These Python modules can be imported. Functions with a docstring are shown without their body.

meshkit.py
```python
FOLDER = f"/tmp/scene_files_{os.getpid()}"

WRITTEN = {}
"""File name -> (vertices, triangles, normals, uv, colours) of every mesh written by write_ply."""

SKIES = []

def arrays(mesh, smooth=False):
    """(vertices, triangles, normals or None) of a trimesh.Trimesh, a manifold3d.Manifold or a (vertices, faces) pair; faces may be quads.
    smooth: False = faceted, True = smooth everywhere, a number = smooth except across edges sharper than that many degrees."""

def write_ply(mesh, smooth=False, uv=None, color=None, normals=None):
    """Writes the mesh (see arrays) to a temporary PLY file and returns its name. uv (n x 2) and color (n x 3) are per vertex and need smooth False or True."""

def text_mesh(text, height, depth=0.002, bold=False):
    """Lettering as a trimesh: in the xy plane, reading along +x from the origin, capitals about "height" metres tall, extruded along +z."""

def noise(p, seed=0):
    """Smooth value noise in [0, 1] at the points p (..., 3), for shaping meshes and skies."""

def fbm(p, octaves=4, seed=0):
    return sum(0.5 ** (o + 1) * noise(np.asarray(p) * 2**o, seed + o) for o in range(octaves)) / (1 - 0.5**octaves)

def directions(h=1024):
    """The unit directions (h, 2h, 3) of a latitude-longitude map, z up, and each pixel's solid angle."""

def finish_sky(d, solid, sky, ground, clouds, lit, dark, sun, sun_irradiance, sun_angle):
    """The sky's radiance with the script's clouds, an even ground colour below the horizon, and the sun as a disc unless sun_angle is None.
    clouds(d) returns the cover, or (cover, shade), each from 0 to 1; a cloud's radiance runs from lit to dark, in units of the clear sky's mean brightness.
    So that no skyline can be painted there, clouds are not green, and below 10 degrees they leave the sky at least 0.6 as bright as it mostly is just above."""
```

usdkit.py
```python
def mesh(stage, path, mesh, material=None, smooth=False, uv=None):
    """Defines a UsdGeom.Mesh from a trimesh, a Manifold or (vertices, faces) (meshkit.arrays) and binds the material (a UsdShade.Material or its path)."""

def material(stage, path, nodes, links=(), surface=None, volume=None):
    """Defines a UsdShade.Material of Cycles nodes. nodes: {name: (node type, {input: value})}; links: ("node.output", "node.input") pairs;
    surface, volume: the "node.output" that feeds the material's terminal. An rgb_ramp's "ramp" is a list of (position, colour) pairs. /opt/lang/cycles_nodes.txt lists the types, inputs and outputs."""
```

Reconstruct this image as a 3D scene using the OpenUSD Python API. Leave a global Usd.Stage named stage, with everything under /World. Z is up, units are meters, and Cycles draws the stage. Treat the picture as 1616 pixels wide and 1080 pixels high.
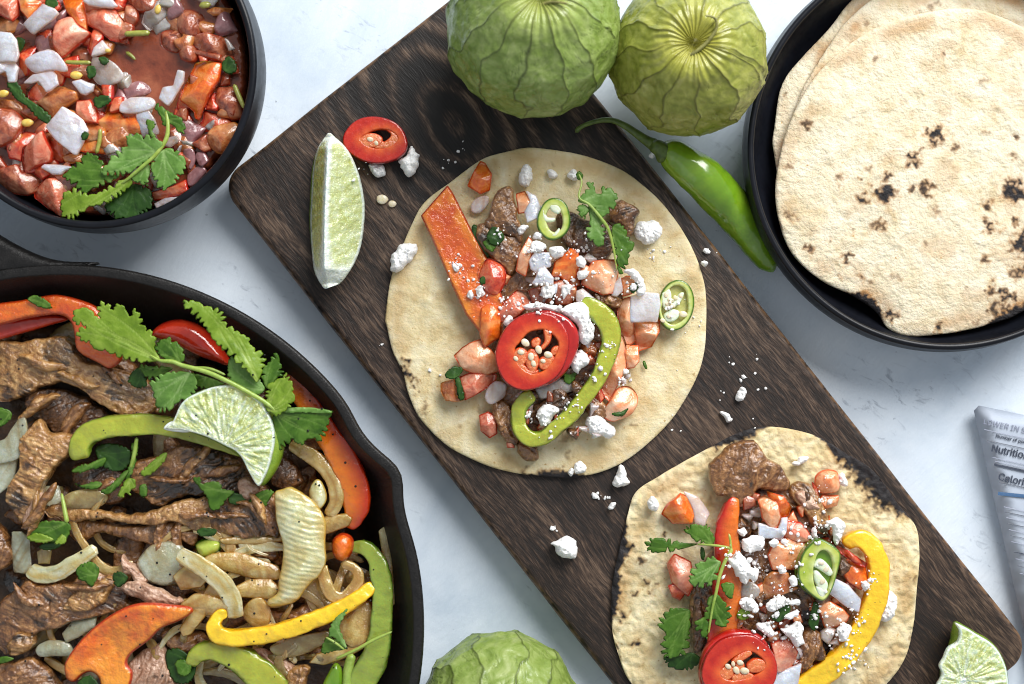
import math, random
import numpy as np
import trimesh, shapely
from shapely.geometry import Polygon
from scipy.spatial import Delaunay, cKDTree
from pxr import Usd, UsdGeom, UsdLux, UsdShade, Gf, Sdf, Vt
import usdkit, meshkit
from meshkit import fbm, noise

random.seed(7)
RNG = np.random.default_rng(7)

# ------------------------------------------------------------------ stage, camera, light
stage = Usd.Stage.CreateInMemory()
UsdGeom.SetStageUpAxis(stage, UsdGeom.Tokens.z)
UsdGeom.SetStageMetersPerUnit(stage, 1.0)
UsdGeom.Xform.Define(stage, '/World')
UsdGeom.Scope.Define(stage, '/World/Looks')

H = 0.75            # camera height above the table
PX = 0.0003         # metres of table per pixel of the 1616-wide photograph
cam = UsdGeom.Camera.Define(stage, '/World/camera')
cam.AddTranslateOp().Set(Gf.Vec3d(0, 0, H))
cam.CreateHorizontalApertureAttr(36.0)
cam.CreateVerticalApertureAttr(36.0 * 684 / 1024)
cam.CreateFocalLengthAttr(36.0 * H / (1616 * PX))
cam.CreateClippingRangeAttr(Gf.Vec2f(0.05, 20))
cam.CreateFocusDistanceAttr(H - 0.026)
cam.CreateFStopAttr(7.0)
cam.CreateExposureAttr(0.62)


def aim(prim, eye, target):
    eye, target = Gf.Vec3d(*eye), Gf.Vec3d(*target)
    m = Gf.Matrix4d().SetLookAt(eye, target, Gf.Vec3d(0, 0, 1)).GetInverse()
    UsdGeom.Xformable(prim).AddTransformOp().Set(m)


def rect_light(name, eye, target, w, h, power, color):
    l = UsdLux.RectLight.Define(stage, '/World/' + name)
    l.CreateWidthAttr(w); l.CreateHeightAttr(h)
    l.CreateIntensityAttr(power); l.CreateColorAttr(Gf.Vec3f(*color))
    aim(l, eye, target)


rect_light('window_lamp', (0.62, 1.10, 0.95), (0.0, 0.0, 0.0), 1.0, 1.1, 10.2, (1.0, 0.985, 0.965))
rect_light('fill_lamp', (-0.9, -0.8, 1.3), (0, 0, 0), 1.2, 1.0, 0.26, (0.93, 0.96, 1.0))
dome = UsdLux.DomeLight.Define(stage, '/World/room_light')
dome.CreateIntensityAttr(0.10)
dome.CreateColorAttr(Gf.Vec3f(0.88, 0.94, 1.0))

# ------------------------------------------------------------------ naming and defining things
_used = {}


def numbered(path):
    n = _used.get(path, 0)
    _used[path] = n + 1
    return path if n == 0 else f'{path}_{n:03d}'


class Thing:
    """An Xform at the thing's base; its parts are meshes under it."""

    def __init__(self, name, label, cat, base, group=None, kind=None):
        self.path = numbered('/World/' + name)
        self.base = np.asarray(base, float)
        x = UsdGeom.Xform.Define(stage, self.path)
        x.AddTranslateOp().Set(Gf.Vec3d(*map(float, self.base)))
        mark(x.GetPrim(), label, cat, group, kind)

    def add(self, name, mesh, mat, parent=None, label=None):
        p = numbered((parent or self.path) + '/' + name)
        m = put_mesh(p, mesh, mat, self.base)
        if label:
            m.GetPrim().SetCustomDataByKey('label', label)
        return p


def mark(prim, label=None, cat=None, group=None, kind=None):
    for k, v in (('label', label), ('category', cat), ('group', group), ('kind', kind)):
        if v:
            prim.SetCustomDataByKey(k, v)


def put_mesh(path, mesh, mat, base=(0, 0, 0)):
    v, f = mesh[0], mesh[1]
    wt = mesh[2] if len(mesh) > 2 else None
    v = np.asarray(v, float) - np.asarray(base)
    f = np.asarray(f, int)
    m = usdkit.mesh(stage, path, (v, f), f'/World/Looks/{mat}', smooth=True)
    if wt is not None:
        UsdGeom.PrimvarsAPI(m).CreatePrimvar('wt', Sdf.ValueTypeNames.Color3fArray, 'vertex').Set(
            Vt.Vec3fArray.FromNumpy(np.ascontiguousarray(wt, np.float32)))
    return m


def one(name, mesh, mat, label, cat, group=None, kind=None, base=None):
    """A thing that is one mesh."""
    p = numbered('/World/' + name)
    if base is None:
        v = mesh[0]
        base = (v[:, 0].mean(), v[:, 1].mean(), v[:, 2].min())
    m = put_mesh(p, mesh, mat, base)
    UsdGeom.Xformable(m).AddTranslateOp().Set(Gf.Vec3d(*map(float, base)))
    mark(m.GetPrim(), label, cat, group, kind)
    return p


def join(*ms):
    v, f, w, n = [], [], [], 0
    for m in ms:
        v.append(m[0]); f.append(np.asarray(m[1]) + n); n += len(m[0])
        w.append(m[2] if len(m) > 2 else np.zeros((len(m[0]), 3)))
    return np.vstack(v), np.vstack(f), np.vstack(w)


# ------------------------------------------------------------------ geometry helpers
def at(px, z_mm):
    """A place in the photograph, at a height in millimetres, as points of the scene."""
    p = np.asarray(px, float)
    z = np.broadcast_to(np.asarray(z_mm, float) / 1000.0, p.shape[:-1])
    k = PX * (H - z) / H
    return np.stack([(p[..., 0] - 808) * k, (540 - p[..., 1]) * k, z], -1)


HM = np.zeros((600, 880), np.float32)     # tallest surface so far, mm, 2 photograph pixels a cell


def note_heights(v):
    z = v[:, 2]
    s = H / (H - z) / PX
    c = np.clip(((v[:, 0] * s + 808 + 60) / 2).astype(int), 1, 878)
    r = np.clip(((540 - v[:, 1] * s + 50) / 2).astype(int), 1, 598)
    for dr in (-1, 0, 1):
        for dc in (-1, 0, 1):
            np.maximum.at(HM, (r + dr, c + dc), (z * 1000).astype(np.float32))


def height(px, py):
    return float(HM[min(max(int((py + 50) / 2), 0), 599), min(max(int((px + 60) / 2), 0), 879)])


def catmull(p, n=8, closed=True):
    p = np.asarray(p, float)
    if closed:
        q = np.vstack([p[-1:], p, p[:2]])
    else:
        q = np.vstack([2 * p[0] - p[1], p, 2 * p[-1] - p[-2]])
    t = np.linspace(0, 1, n, endpoint=False)[:, None]
    out = []
    for i in range(len(q) - 3):
        a, b, c, d = q[i], q[i + 1], q[i + 2], q[i + 3]
        out.append(0.5 * (2 * b + (c - a) * t + (2 * a - 5 * b + 4 * c - d) * t ** 2 + (3 * b - a - 3 * c + d) * t ** 3))
    out = np.vstack(out)
    return out if closed else np.vstack([out, p[-1:]])


def biggest(g):
    g = g if g.is_valid else g.buffer(0)
    if g.geom_type != 'Polygon':
        g = max(g.geoms, key=lambda a: a.area)
    return Polygon(g.exterior)


def shape_of(px, z_mm, soft, rr):
    xy = at(px, z_mm)[:, :2]
    if soft:
        return biggest(Polygon(catmull(xy, 8)))
    g = biggest(Polygon(xy))
    r = rr / 1000
    g2 = g.buffer(-r).buffer(2 * r).buffer(-r)
    return biggest(g2) if not g2.is_empty and g2.area > 0.6 * g.area else g


def resample(ring, h):
    c = np.asarray(ring.coords)[:, :2]
    L = ring.length
    n = max(int(L / h), 8)
    s = np.concatenate([[0], np.cumsum(np.hypot(*np.diff(c, axis=0).T))])
    t = np.linspace(0, s[-1], n, endpoint=False)
    return np.stack([np.interp(t, s, c[:, 0]), np.interp(t, s, c[:, 1])], 1)


def serrate(poly, tooth, amp, base, keep):
    """Rounded teeth along a leaf's edge, fading out near its base point."""
    c = resample(poly.exterior, 0.00022)
    area2 = np.sum(c[:, 0] * np.roll(c[:, 1], -1) - np.roll(c[:, 0], -1) * c[:, 1])
    t = np.roll(c, -2, 0) - np.roll(c, 2, 0)
    t /= np.linalg.norm(t, axis=1, keepdims=True) + 1e-12
    n = np.stack([t[:, 1], -t[:, 0]], 1) * (1 if area2 > 0 else -1)
    s = np.arange(len(c)) * 0.00022
    L = s[-1]
    k = max(round(L / tooth), 3)
    ph = s / L * k + 0.34 * np.sin(s / L * 6.28 * 3 + c[0, 0] * 9000) + 0.2 * np.sin(s / L * 6.28 * 7 + c[0, 1] * 5000)
    a = np.abs(np.sin(np.pi * ph)) ** 0.6 - 0.70
    a = a * 1.25 + 0.34 * (np.abs(np.sin(np.pi * ph * 2.5 + 1)) ** 0.7 - 0.62)
    big = 1 + 0.65 * np.sin(s / L * 6.28 * 4 + c[1, 1] * 7000)
    d = np.linalg.norm(c - base, axis=1)
    fade = np.clip((d - keep * 0.3) / (keep * 0.7), 0, 1)
    return biggest(Polygon(c + n * (a * amp * big * fade)[:, None]))


def plate(poly, h, ztop, th, r, zf=None, holes=(), bump=None, dome=0.0, tilt=(0, 0), jag=(0, 0), seed=0, flat=False, info=None):
    """A solid whose outline is POLY (metres): rounded edge of radius R, thickness TH, top at ZTOP (mm except POLY, H in metres)."""
    rings = [poly.exterior] + [x.exterior for x in holes]
    B = [resample(g, h) for g in rings]
    if jag[0]:
        for i, b in enumerate(B):
            q = np.c_[b * jag[1], np.full(len(b), seed * 3.7)]
            B[i] = b + (np.stack([fbm(q, 3, 1), fbm(q, 3, 2)], 1) - 0.5) * 2 * jag[0] / 1000
    full = Polygon(B[0], [b for b in B[1:]])
    if not full.is_valid:
        full = full.buffer(0)
        if full.geom_type != 'Polygon':
            full = max(full.geoms, key=lambda a: a.area)
        B = [resample(g, h) for g in [full.exterior, *full.interiors]]
        full = Polygon(B[0], B[1:])
    nb = sum(map(len, B))
    Ball = np.vstack(B)
    dense = np.vstack([resample(g, h * 0.25) for g in [full.exterior, *full.interiors]])
    tree, treeb = cKDTree(dense), cKDTree(np.vstack([resample(full.exterior, h * 0.25)]))
    rm = r / 1000
    pts = []
    if rm > 0.5 * h:
        for b in B:
            t = np.roll(b, -1, 0) - np.roll(b, 1, 0)
            t /= np.linalg.norm(t, axis=1, keepdims=True) + 1e-12
            for sgn in (1, -1):
                n = np.stack([-t[:, 1], t[:, 0]], 1) * sgn
                for d in (0.08, 0.3, 0.62):
                    q = b + n * d * rm
                    ok = shapely.contains_xy(full, q[:, 0], q[:, 1])
                    q = q[ok]
                    if len(q):
                        q = q[tree.query(q)[0] > 0.92 * d * rm]
                        pts.append(q)
    x0, y0, x1, y1 = full.bounds
    gx, gy = np.meshgrid(np.arange(x0, x1 + h, h), np.arange(y0, y1 + h, h * 0.866))
    gx = gx + (np.arange(gx.shape[0]) % 2)[:, None] * h * 0.5
    g = np.stack([gx.ravel(), gy.ravel()], 1)
    g = g[shapely.contains_xy(full, g[:, 0], g[:, 1])]
    if len(g):
        dg = tree.query(g)[0]
        g = g[dg > (max(rm * 0.8, 0.5 * h) if rm > 0.5 * h else 0.5 * h)]
        pts.append(g)
    I = np.vstack(pts) if pts else np.zeros((0, 2))
    P = np.vstack([Ball, I])
    P = P + RNG.normal(0, 1e-8, P.shape)
    tri = Delaunay(P).simplices
    c = P[tri].mean(1)
    tri = tri[shapely.contains_xy(full, c[:, 0], c[:, 1])]
    a, b, cc = P[tri[:, 0]], P[tri[:, 1]], P[tri[:, 2]]
    cr = (b[:, 0] - a[:, 0]) * (cc[:, 1] - a[:, 1]) - (b[:, 1] - a[:, 1]) * (cc[:, 0] - a[:, 0])
    tri = np.where((cr < 0)[:, None], tri[:, ::-1], tri)
    d = tree.query(P)[0]
    d[:nb] = 0
    dext = treeb.query(P)[0]
    R = max(d.max(), 1e-6)
    t = np.sqrt(np.clip(1 - (1 - np.minimum(d / max(rm, 1e-6), 1)) ** 2, 0, 1))
    cx, cy = P.mean(0)
    mid = ztop - th / 2 + (tilt[0] * (P[:, 0] - cx) + tilt[1] * (P[:, 1] - cy)) * 1000
    if zf is not None:
        mid = mid + zf(P, d)
    dm = dome * (1 - (1 - np.minimum(d / R, 1)) ** 2)
    zt = mid + th / 2 * t + dm
    if bump is not None:
        zt = zt + bump(P, d) * np.minimum(t * 1.2, 1)
    zb = mid - th / 2 * (t if not flat else np.minimum(t * 1.5, 1))
    wt = np.zeros((len(P), 3))
    wt[:, 0] = dext * 1000
    if info is not None:
        wt[:, 1:] = info(P, d)
    top = np.c_[P, zt / 1000]
    bot = np.c_[P[nb:], zb[nb:] / 1000]
    m = np.where(np.arange(len(P)) < nb, np.arange(len(P)), np.arange(len(P)) + len(P) - nb)
    note_heights(top)
    return np.vstack([top, bot]), np.vstack([tri, m[tri][:, ::-1]]), np.vstack([wt, wt[nb:]])


def piece(px, ztop, th, soft=False, rr=0.5, r=None, h=None, res=16, bumpy=(0.25, 350), serr=None, base=None, holes=(), grow=1.0, **k):
    """A chunk of food whose outline in the photograph is PX; see plate."""
    if grow != 1:
        px = [tuple(q) for q in (np.asarray(px, float) - np.mean(px, axis=0)) * grow + np.mean(px, axis=0)]
    poly = shape_of(px, ztop, soft, rr)
    if serr:
        b = at([base], ztop)[0, :2]
        poly = serrate(poly, serr[0] / 1000, serr[1] / 1000, b, serr[2] / 1000)
    hs = [shape_of(q, ztop, True, 0) for q in holes]
    if h is None:
        h = min(max(math.sqrt(poly.area) / res, 0.00035), 0.0014)
    if r is None:
        r = min(th / 2, 1000 * math.sqrt(poly.area) / 5)
    seed = abs(int(px[0][0] * 31 + px[0][1] * 17)) % 9973
    if 'bump' not in k and bumpy:
        k['bump'] = lambda P, d: (fbm(np.c_[P * bumpy[1], np.full(len(P), seed * 1.3)], 4, 3) - 0.5) * 2 * bumpy[0]
    return plate(poly, h, ztop, th, r, holes=hs, seed=seed, **k)


def sweep(path, widths, ztop, th, power=2.6, n=16, step=0.0009, wob=0.0, seed=0, cap=1.0, roll=0.0, note=True, grooves=0.0):
    """A strip along PATH (photograph pixels), WIDTHS in pixels, top height(s) in mm, thickness in mm (number or list).
    wt: (along 0..1, side -1..1, up -1..1)."""
    p = np.asarray(path, float)
    n0 = len(p)
    par = np.arange(n0)
    zt = np.broadcast_to(np.asarray(ztop, float), (n0,))
    tt = np.broadcast_to(np.asarray(th, float), (n0,))
    ww = np.broadcast_to(np.asarray(widths, float), (n0,))
    q = catmull(np.c_[p, zt, tt, ww, par], 10, closed=False)
    c = at(q[:, :2], q[:, 2] - q[:, 3] / 2)
    s = np.concatenate([[0], np.cumsum(np.linalg.norm(np.diff(c, axis=0), axis=1))])
    m = max(int(s[-1] / step), 6)
    u = np.linspace(0, s[-1], m)
    f = lambda a: np.interp(u, s, a)
    c = np.stack([f(c[:, k]) for k in range(3)], 1)
    hw = f(q[:, 4]) / 2 * PX * (H - c[:, 2]) / H
    ht = f(q[:, 3]) / 2000
    e = np.minimum(u, s[-1] - u)
    re = np.minimum(np.minimum(hw, ht) * cap, s[-1] * 0.3) + 1e-6
    k = np.sqrt(np.clip(1 - (1 - np.minimum(e / re, 1)) ** 2, 0, 1))
    k = np.maximum(k, 0.03)
    t = np.gradient(c, axis=0)
    t /= np.linalg.norm(t, axis=1, keepdims=True) + 1e-12
    side = np.cross([0, 0, 1.0], t)
    side /= np.linalg.norm(side, axis=1, keepdims=True) + 1e-12
    up = np.cross(t, side)
    if roll:
        ra = np.radians(np.interp(u / s[-1], np.linspace(0, 1, np.size(roll)), np.atleast_1d(roll)))[:, None]
        side, up = side * np.cos(ra) + up * np.sin(ra), up * np.cos(ra) - side * np.sin(ra)
    a = np.arange(n) * 2 * np.pi / n
    ca, sa = np.cos(a), np.sin(a)
    cs = np.sign(ca) * np.abs(ca) ** (2 / power)
    ss = np.sign(sa) * np.abs(sa) ** (2 / power)
    v = c[:, None] + side[:, None] * (hw * k)[:, None, None] * cs[None, :, None] + up[:, None] * (ht * k)[:, None, None] * ss[None, :, None]
    streak = None
    if grooves:
        G = np.stack([np.repeat(u * 60, n), np.tile(cs * 4.5, m), np.tile(ss, m) + seed], 1)
        streak = fbm(G, 3, 7).reshape(m, n)
        v = v + up[:, None] * ((np.abs(2 * streak - 1) - 0.3) * grooves / 1000 * k[:, None])[:, :, None]
    v = v.reshape(-1, 3)
    if wob:
        v = v + (np.stack([fbm(v * 170 + seed, 4, 5 + i) for i in range(3)], 1) - 0.5) * 3.2 * wob / 1000
    i, j = np.meshgrid(np.arange(m - 1), np.arange(n), indexing='ij')
    A, Bq = i * n + j, i * n + (j + 1) % n
    C, D = (i + 1) * n + (j + 1) % n, (i + 1) * n + j
    fq = np.stack([A, D, C, Bq], -1).reshape(-1, 4)
    fc = np.vstack([fq[:, [0, 1, 2]], fq[:, [0, 2, 3]]])
    cap0 = np.array([[0, jj, jj + 1] for jj in range(1, n - 1)])
    cap1 = np.array([[0, jj + 1, jj] for jj in range(1, n - 1)]) + (m - 1) * n
    fc = np.vstack([fc, cap0, cap1])
    wt = np.stack([np.repeat(u / s[-1], n), np.tile(cs, m), np.tile(ss, m)], 1)
    if grooves:
        wt = np.stack([np.full(len(v), 9.0), np.clip((streak.ravel() - 0.47) * 4, 0, 0.9), np.zeros(len(v))], 1)
    vol = np.einsum('ij,ij->i', v[fc[:, 0]], np.cross(v[fc[:, 1]], v[fc[:, 2]])).sum()
    if vol < 0:
        fc = fc[:, ::-1]
    if note:
        note_heights(v)
    return v, fc, wt


def ball(px, py, z, r, sq=(1, 1, 1), sub=3, wob=0.0, freq=600, rot=0.0, seed=0, note=True):
    """A lumpy ellipsoid centred at a photograph place; z, r in mm."""
    m = trimesh.creation.icosphere(sub)
    v = np.array(m.vertices)
    if wob:
        v = v * (1 + wob * 2 * (fbm(v * freq * r / 1000 + seed * 5.1 + 11, 3, 4) - 0.5))[:, None]
    v = v * np.asarray(sq) * r / 1000
    c, s = math.cos(rot), math.sin(rot)
    v = v @ np.array([[c, s, 0], [-s, c, 0], [0, 0, 1]])
    v = v + at([(px, py)], z)[0]
    if note:
        note_heights(v)
    return v, np.array(m.faces), np.zeros((len(v), 3))


def lathe(profile, cx, cy, n=160):
    """Revolves (radius, z) in mm around a vertical axis; cx, cy in metres."""
    pr = np.asarray(profile, float) / 1000
    a = np.arange(n) * 2 * np.pi / n
    v = np.stack([cx + pr[:, :1] * np.cos(a), cy + pr[:, :1] * np.sin(a), np.repeat(pr[:, 1:], n, 1)], -1).reshape(-1, 3)
    m = len(pr)
    i, j = np.meshgrid(np.arange(m - 1), np.arange(n), indexing='ij')
    q = np.stack([i * n + j, i * n + (j + 1) % n, (i + 1) * n + (j + 1) % n, (i + 1) * n + j], -1).reshape(-1, 4)
    f = np.vstack([q[:, [0, 1, 2]], q[:, [0, 2, 3]]])
    return v, f, np.zeros((len(v), 3))


def arc(cx, cz, r, a0, a1, n=8):
    return [(cx + r * math.cos(math.radians(a)), cz + r * math.sin(math.radians(a))) for a in np.linspace(a0, a1, n)]
# ------------------------------------------------------------------ materials
def mat(name, nodes, links, surface='p.BSDF'):
    usdkit.material(stage, '/World/Looks/' + name, nodes, links, surface=surface)
    return name


def food(name, cols, scale=300, detail=4, rough=0.35, rvar=0.12, sss=0.0, sscale=0.004, srad=(1, .35, .15), bump=(900, 0.25, 0.0006), coat=0.0,
         transm=0.0, edge=None, m1=None, m2=None, speck=None, stretch=None, spec=0.5, trans=0.0, distort=0.6, rings=None):
    """Noise-coloured food. edge = (colour, width mm): a skin along the outline; m1, m2: colours where wt.g, wt.b are 1;
    speck = (colour, scale, threshold); stretch = (angle degrees, (sx, sy, sz))."""
    N = {'g': ('geometry', {}), 'a': ('attribute', {'attribute': 'wt'}), 'sp': ('separate_color', {}),
         'n': ('noise_texture', {'scale': scale, 'detail': detail, 'roughness': 0.6, 'distortion': distort}),
         'r': ('rgb_ramp', {'ramp': cols}),
         'nb': ('noise_texture', {'scale': bump[0], 'detail': 4, 'roughness': 0.6}),
         'b': ('bump', {'strength': bump[1], 'distance': bump[2]}),
         'rr': ('map_range', {'from_min': 0.3, 'from_max': 0.7, 'to_min': max(rough - rvar, 0.02), 'to_max': rough + rvar, 'clamp': True}),
         'p': ('principled_bsdf', {'subsurface_weight': sss, 'subsurface_scale': sscale, 'subsurface_radius': srad, 'coat_weight': coat, 'coat_roughness': 0.12, 'specular_ior_level': spec, 'transmission_weight': transm})}
    L = [('a.color', 'sp.color'), ('n.fac', 'r.fac'), ('nb.fac', 'b.height'), ('b.normal', 'p.normal'), ('b.normal', 'p.coat_normal'), ('nb.fac', 'rr.value'), ('rr.result', 'p.roughness')]
    if stretch:
        N['ro'] = ('vector_rotate', {'rotate_type': 'z_axis', 'angle': math.radians(stretch[0])})
        N['mp'] = ('mapping', {'scale': stretch[1]})
        L += [('g.position', 'ro.vector'), ('ro.vector', 'mp.vector'), ('mp.vector', 'n.vector'), ('mp.vector', 'nb.vector')]
    else:
        L += [('g.position', 'n.vector'), ('g.position', 'nb.vector')]
    cur = 'r.color'
    if speck:
        N['ns'] = ('noise_texture', {'scale': speck[1], 'detail': 3, 'roughness': 0.6})
        N['ks'] = ('map_range', {'from_min': speck[2], 'from_max': speck[2] + 0.05, 'clamp': True})
        N['xs'] = ('mix_color', {'b': speck[0]})
        L += [('g.position', 'ns.vector'), ('ns.fac', 'ks.value'), ('ks.result', 'xs.fac'), (cur, 'xs.a')]
        cur = 'xs.result'
    for tag, ch, col in (('m1', 'sp.g', m1), ('m2', 'sp.b', m2)):
        if col:
            N[tag] = ('mix_color', {'b': col})
            L += [(ch, tag + '.fac'), (cur, tag + '.a')]
            cur = tag + '.result'
    if edge:
        N['ed'] = ('map_range', {'from_min': edge[1] * 0.5, 'from_max': edge[1], 'to_min': 1, 'to_max': 0, 'clamp': True})
        N['ex'] = ('mix_color', {'b': edge[0]})
        L += [('sp.r', 'ed.value'), ('ed.result', 'ex.fac'), (cur, 'ex.a')]
        cur = 'ex.result'
    L += [(cur, 'p.base_color')]
    if trans:
        N['t'] = ('translucent_bsdf', {})
        N['mx'] = ('mix_closure', {'fac': trans})
        L += [(cur, 't.color'), ('p.BSDF', 'mx.closure1'), ('t.BSDF', 'mx.closure2')]
        return mat(name, N, L, 'mx.closure')
    return mat(name, N, L)


# table top: pale blue-grey painted plaster, brushed, with dark scuffs
mat('painted_table', {
    'g': ('geometry', {}),
    'n1': ('noise_texture', {'scale': 11, 'detail': 6, 'roughness': 0.6, 'distortion': 0.6}),
    'r1': ('rgb_ramp', {'ramp': [(0.28, (0.43, 0.515, 0.615)), (0.5, (0.585, 0.66, 0.745)), (0.72, (0.69, 0.75, 0.81))]}),
    'ro': ('vector_rotate', {'rotate_type': 'z_axis', 'angle': 0.55}),
    'mp': ('mapping', {'scale': (90, 210, 1)}),
    'n2': ('noise_texture', {'scale': 1, 'detail': 7, 'roughness': 0.72, 'distortion': 0.8}),
    'k2': ('map_range', {'from_min': 0.55, 'from_max': 0.70, 'to_max': 0.8, 'clamp': True}),
    'n3': ('noise_texture', {'scale': 17, 'detail': 3, 'roughness': 0.6}),
    'k3': ('map_range', {'from_min': 0.49, 'from_max': 0.62, 'clamp': True}),
    'ml': ('math', {'math_type': 'multiply'}),
    'n4': ('noise_texture', {'scale': 120, 'detail': 4, 'roughness': 0.7}),
    'k4': ('map_range', {'from_min': 0.70, 'from_max': 0.76, 'clamp': True}),
    'mxm': ('math', {'math_type': 'maximum'}),
    'c1': ('mix_color', {'b': (0.19, 0.225, 0.285)}),
    'ro5': ('vector_rotate', {'rotate_type': 'z_axis', 'angle': -0.9}),
    'mp5': ('mapping', {'scale': (90, 420, 1)}),
    'n5': ('noise_texture', {'scale': 1, 'detail': 6, 'roughness': 0.65}),
    'b': ('bump', {'strength': 0.45, 'distance': 0.0008}),
    'p': ('principled_bsdf', {'roughness': 0.7, 'specular_ior_level': 0.25})},
    [('g.position', 'n1.vector'), ('n1.fac', 'r1.fac'), ('g.position', 'ro.vector'), ('ro.vector', 'mp.vector'), ('mp.vector', 'n2.vector'), ('n2.fac', 'k2.value'),
     ('g.position', 'n3.vector'), ('n3.fac', 'k3.value'), ('k2.result', 'ml.value1'), ('k3.result', 'ml.value2'), ('g.position', 'n4.vector'), ('n4.fac', 'k4.value'),
     ('ml.value', 'mxm.value1'), ('k4.result', 'mxm.value2'), ('mxm.value', 'c1.fac'), ('r1.color', 'c1.a'), ('c1.result', 'p.base_color'),
     ('g.position', 'ro5.vector'), ('ro5.vector', 'mp5.vector'), ('mp5.vector', 'n5.vector'), ('n5.fac', 'b.height'), ('b.normal', 'p.normal')])

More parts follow.
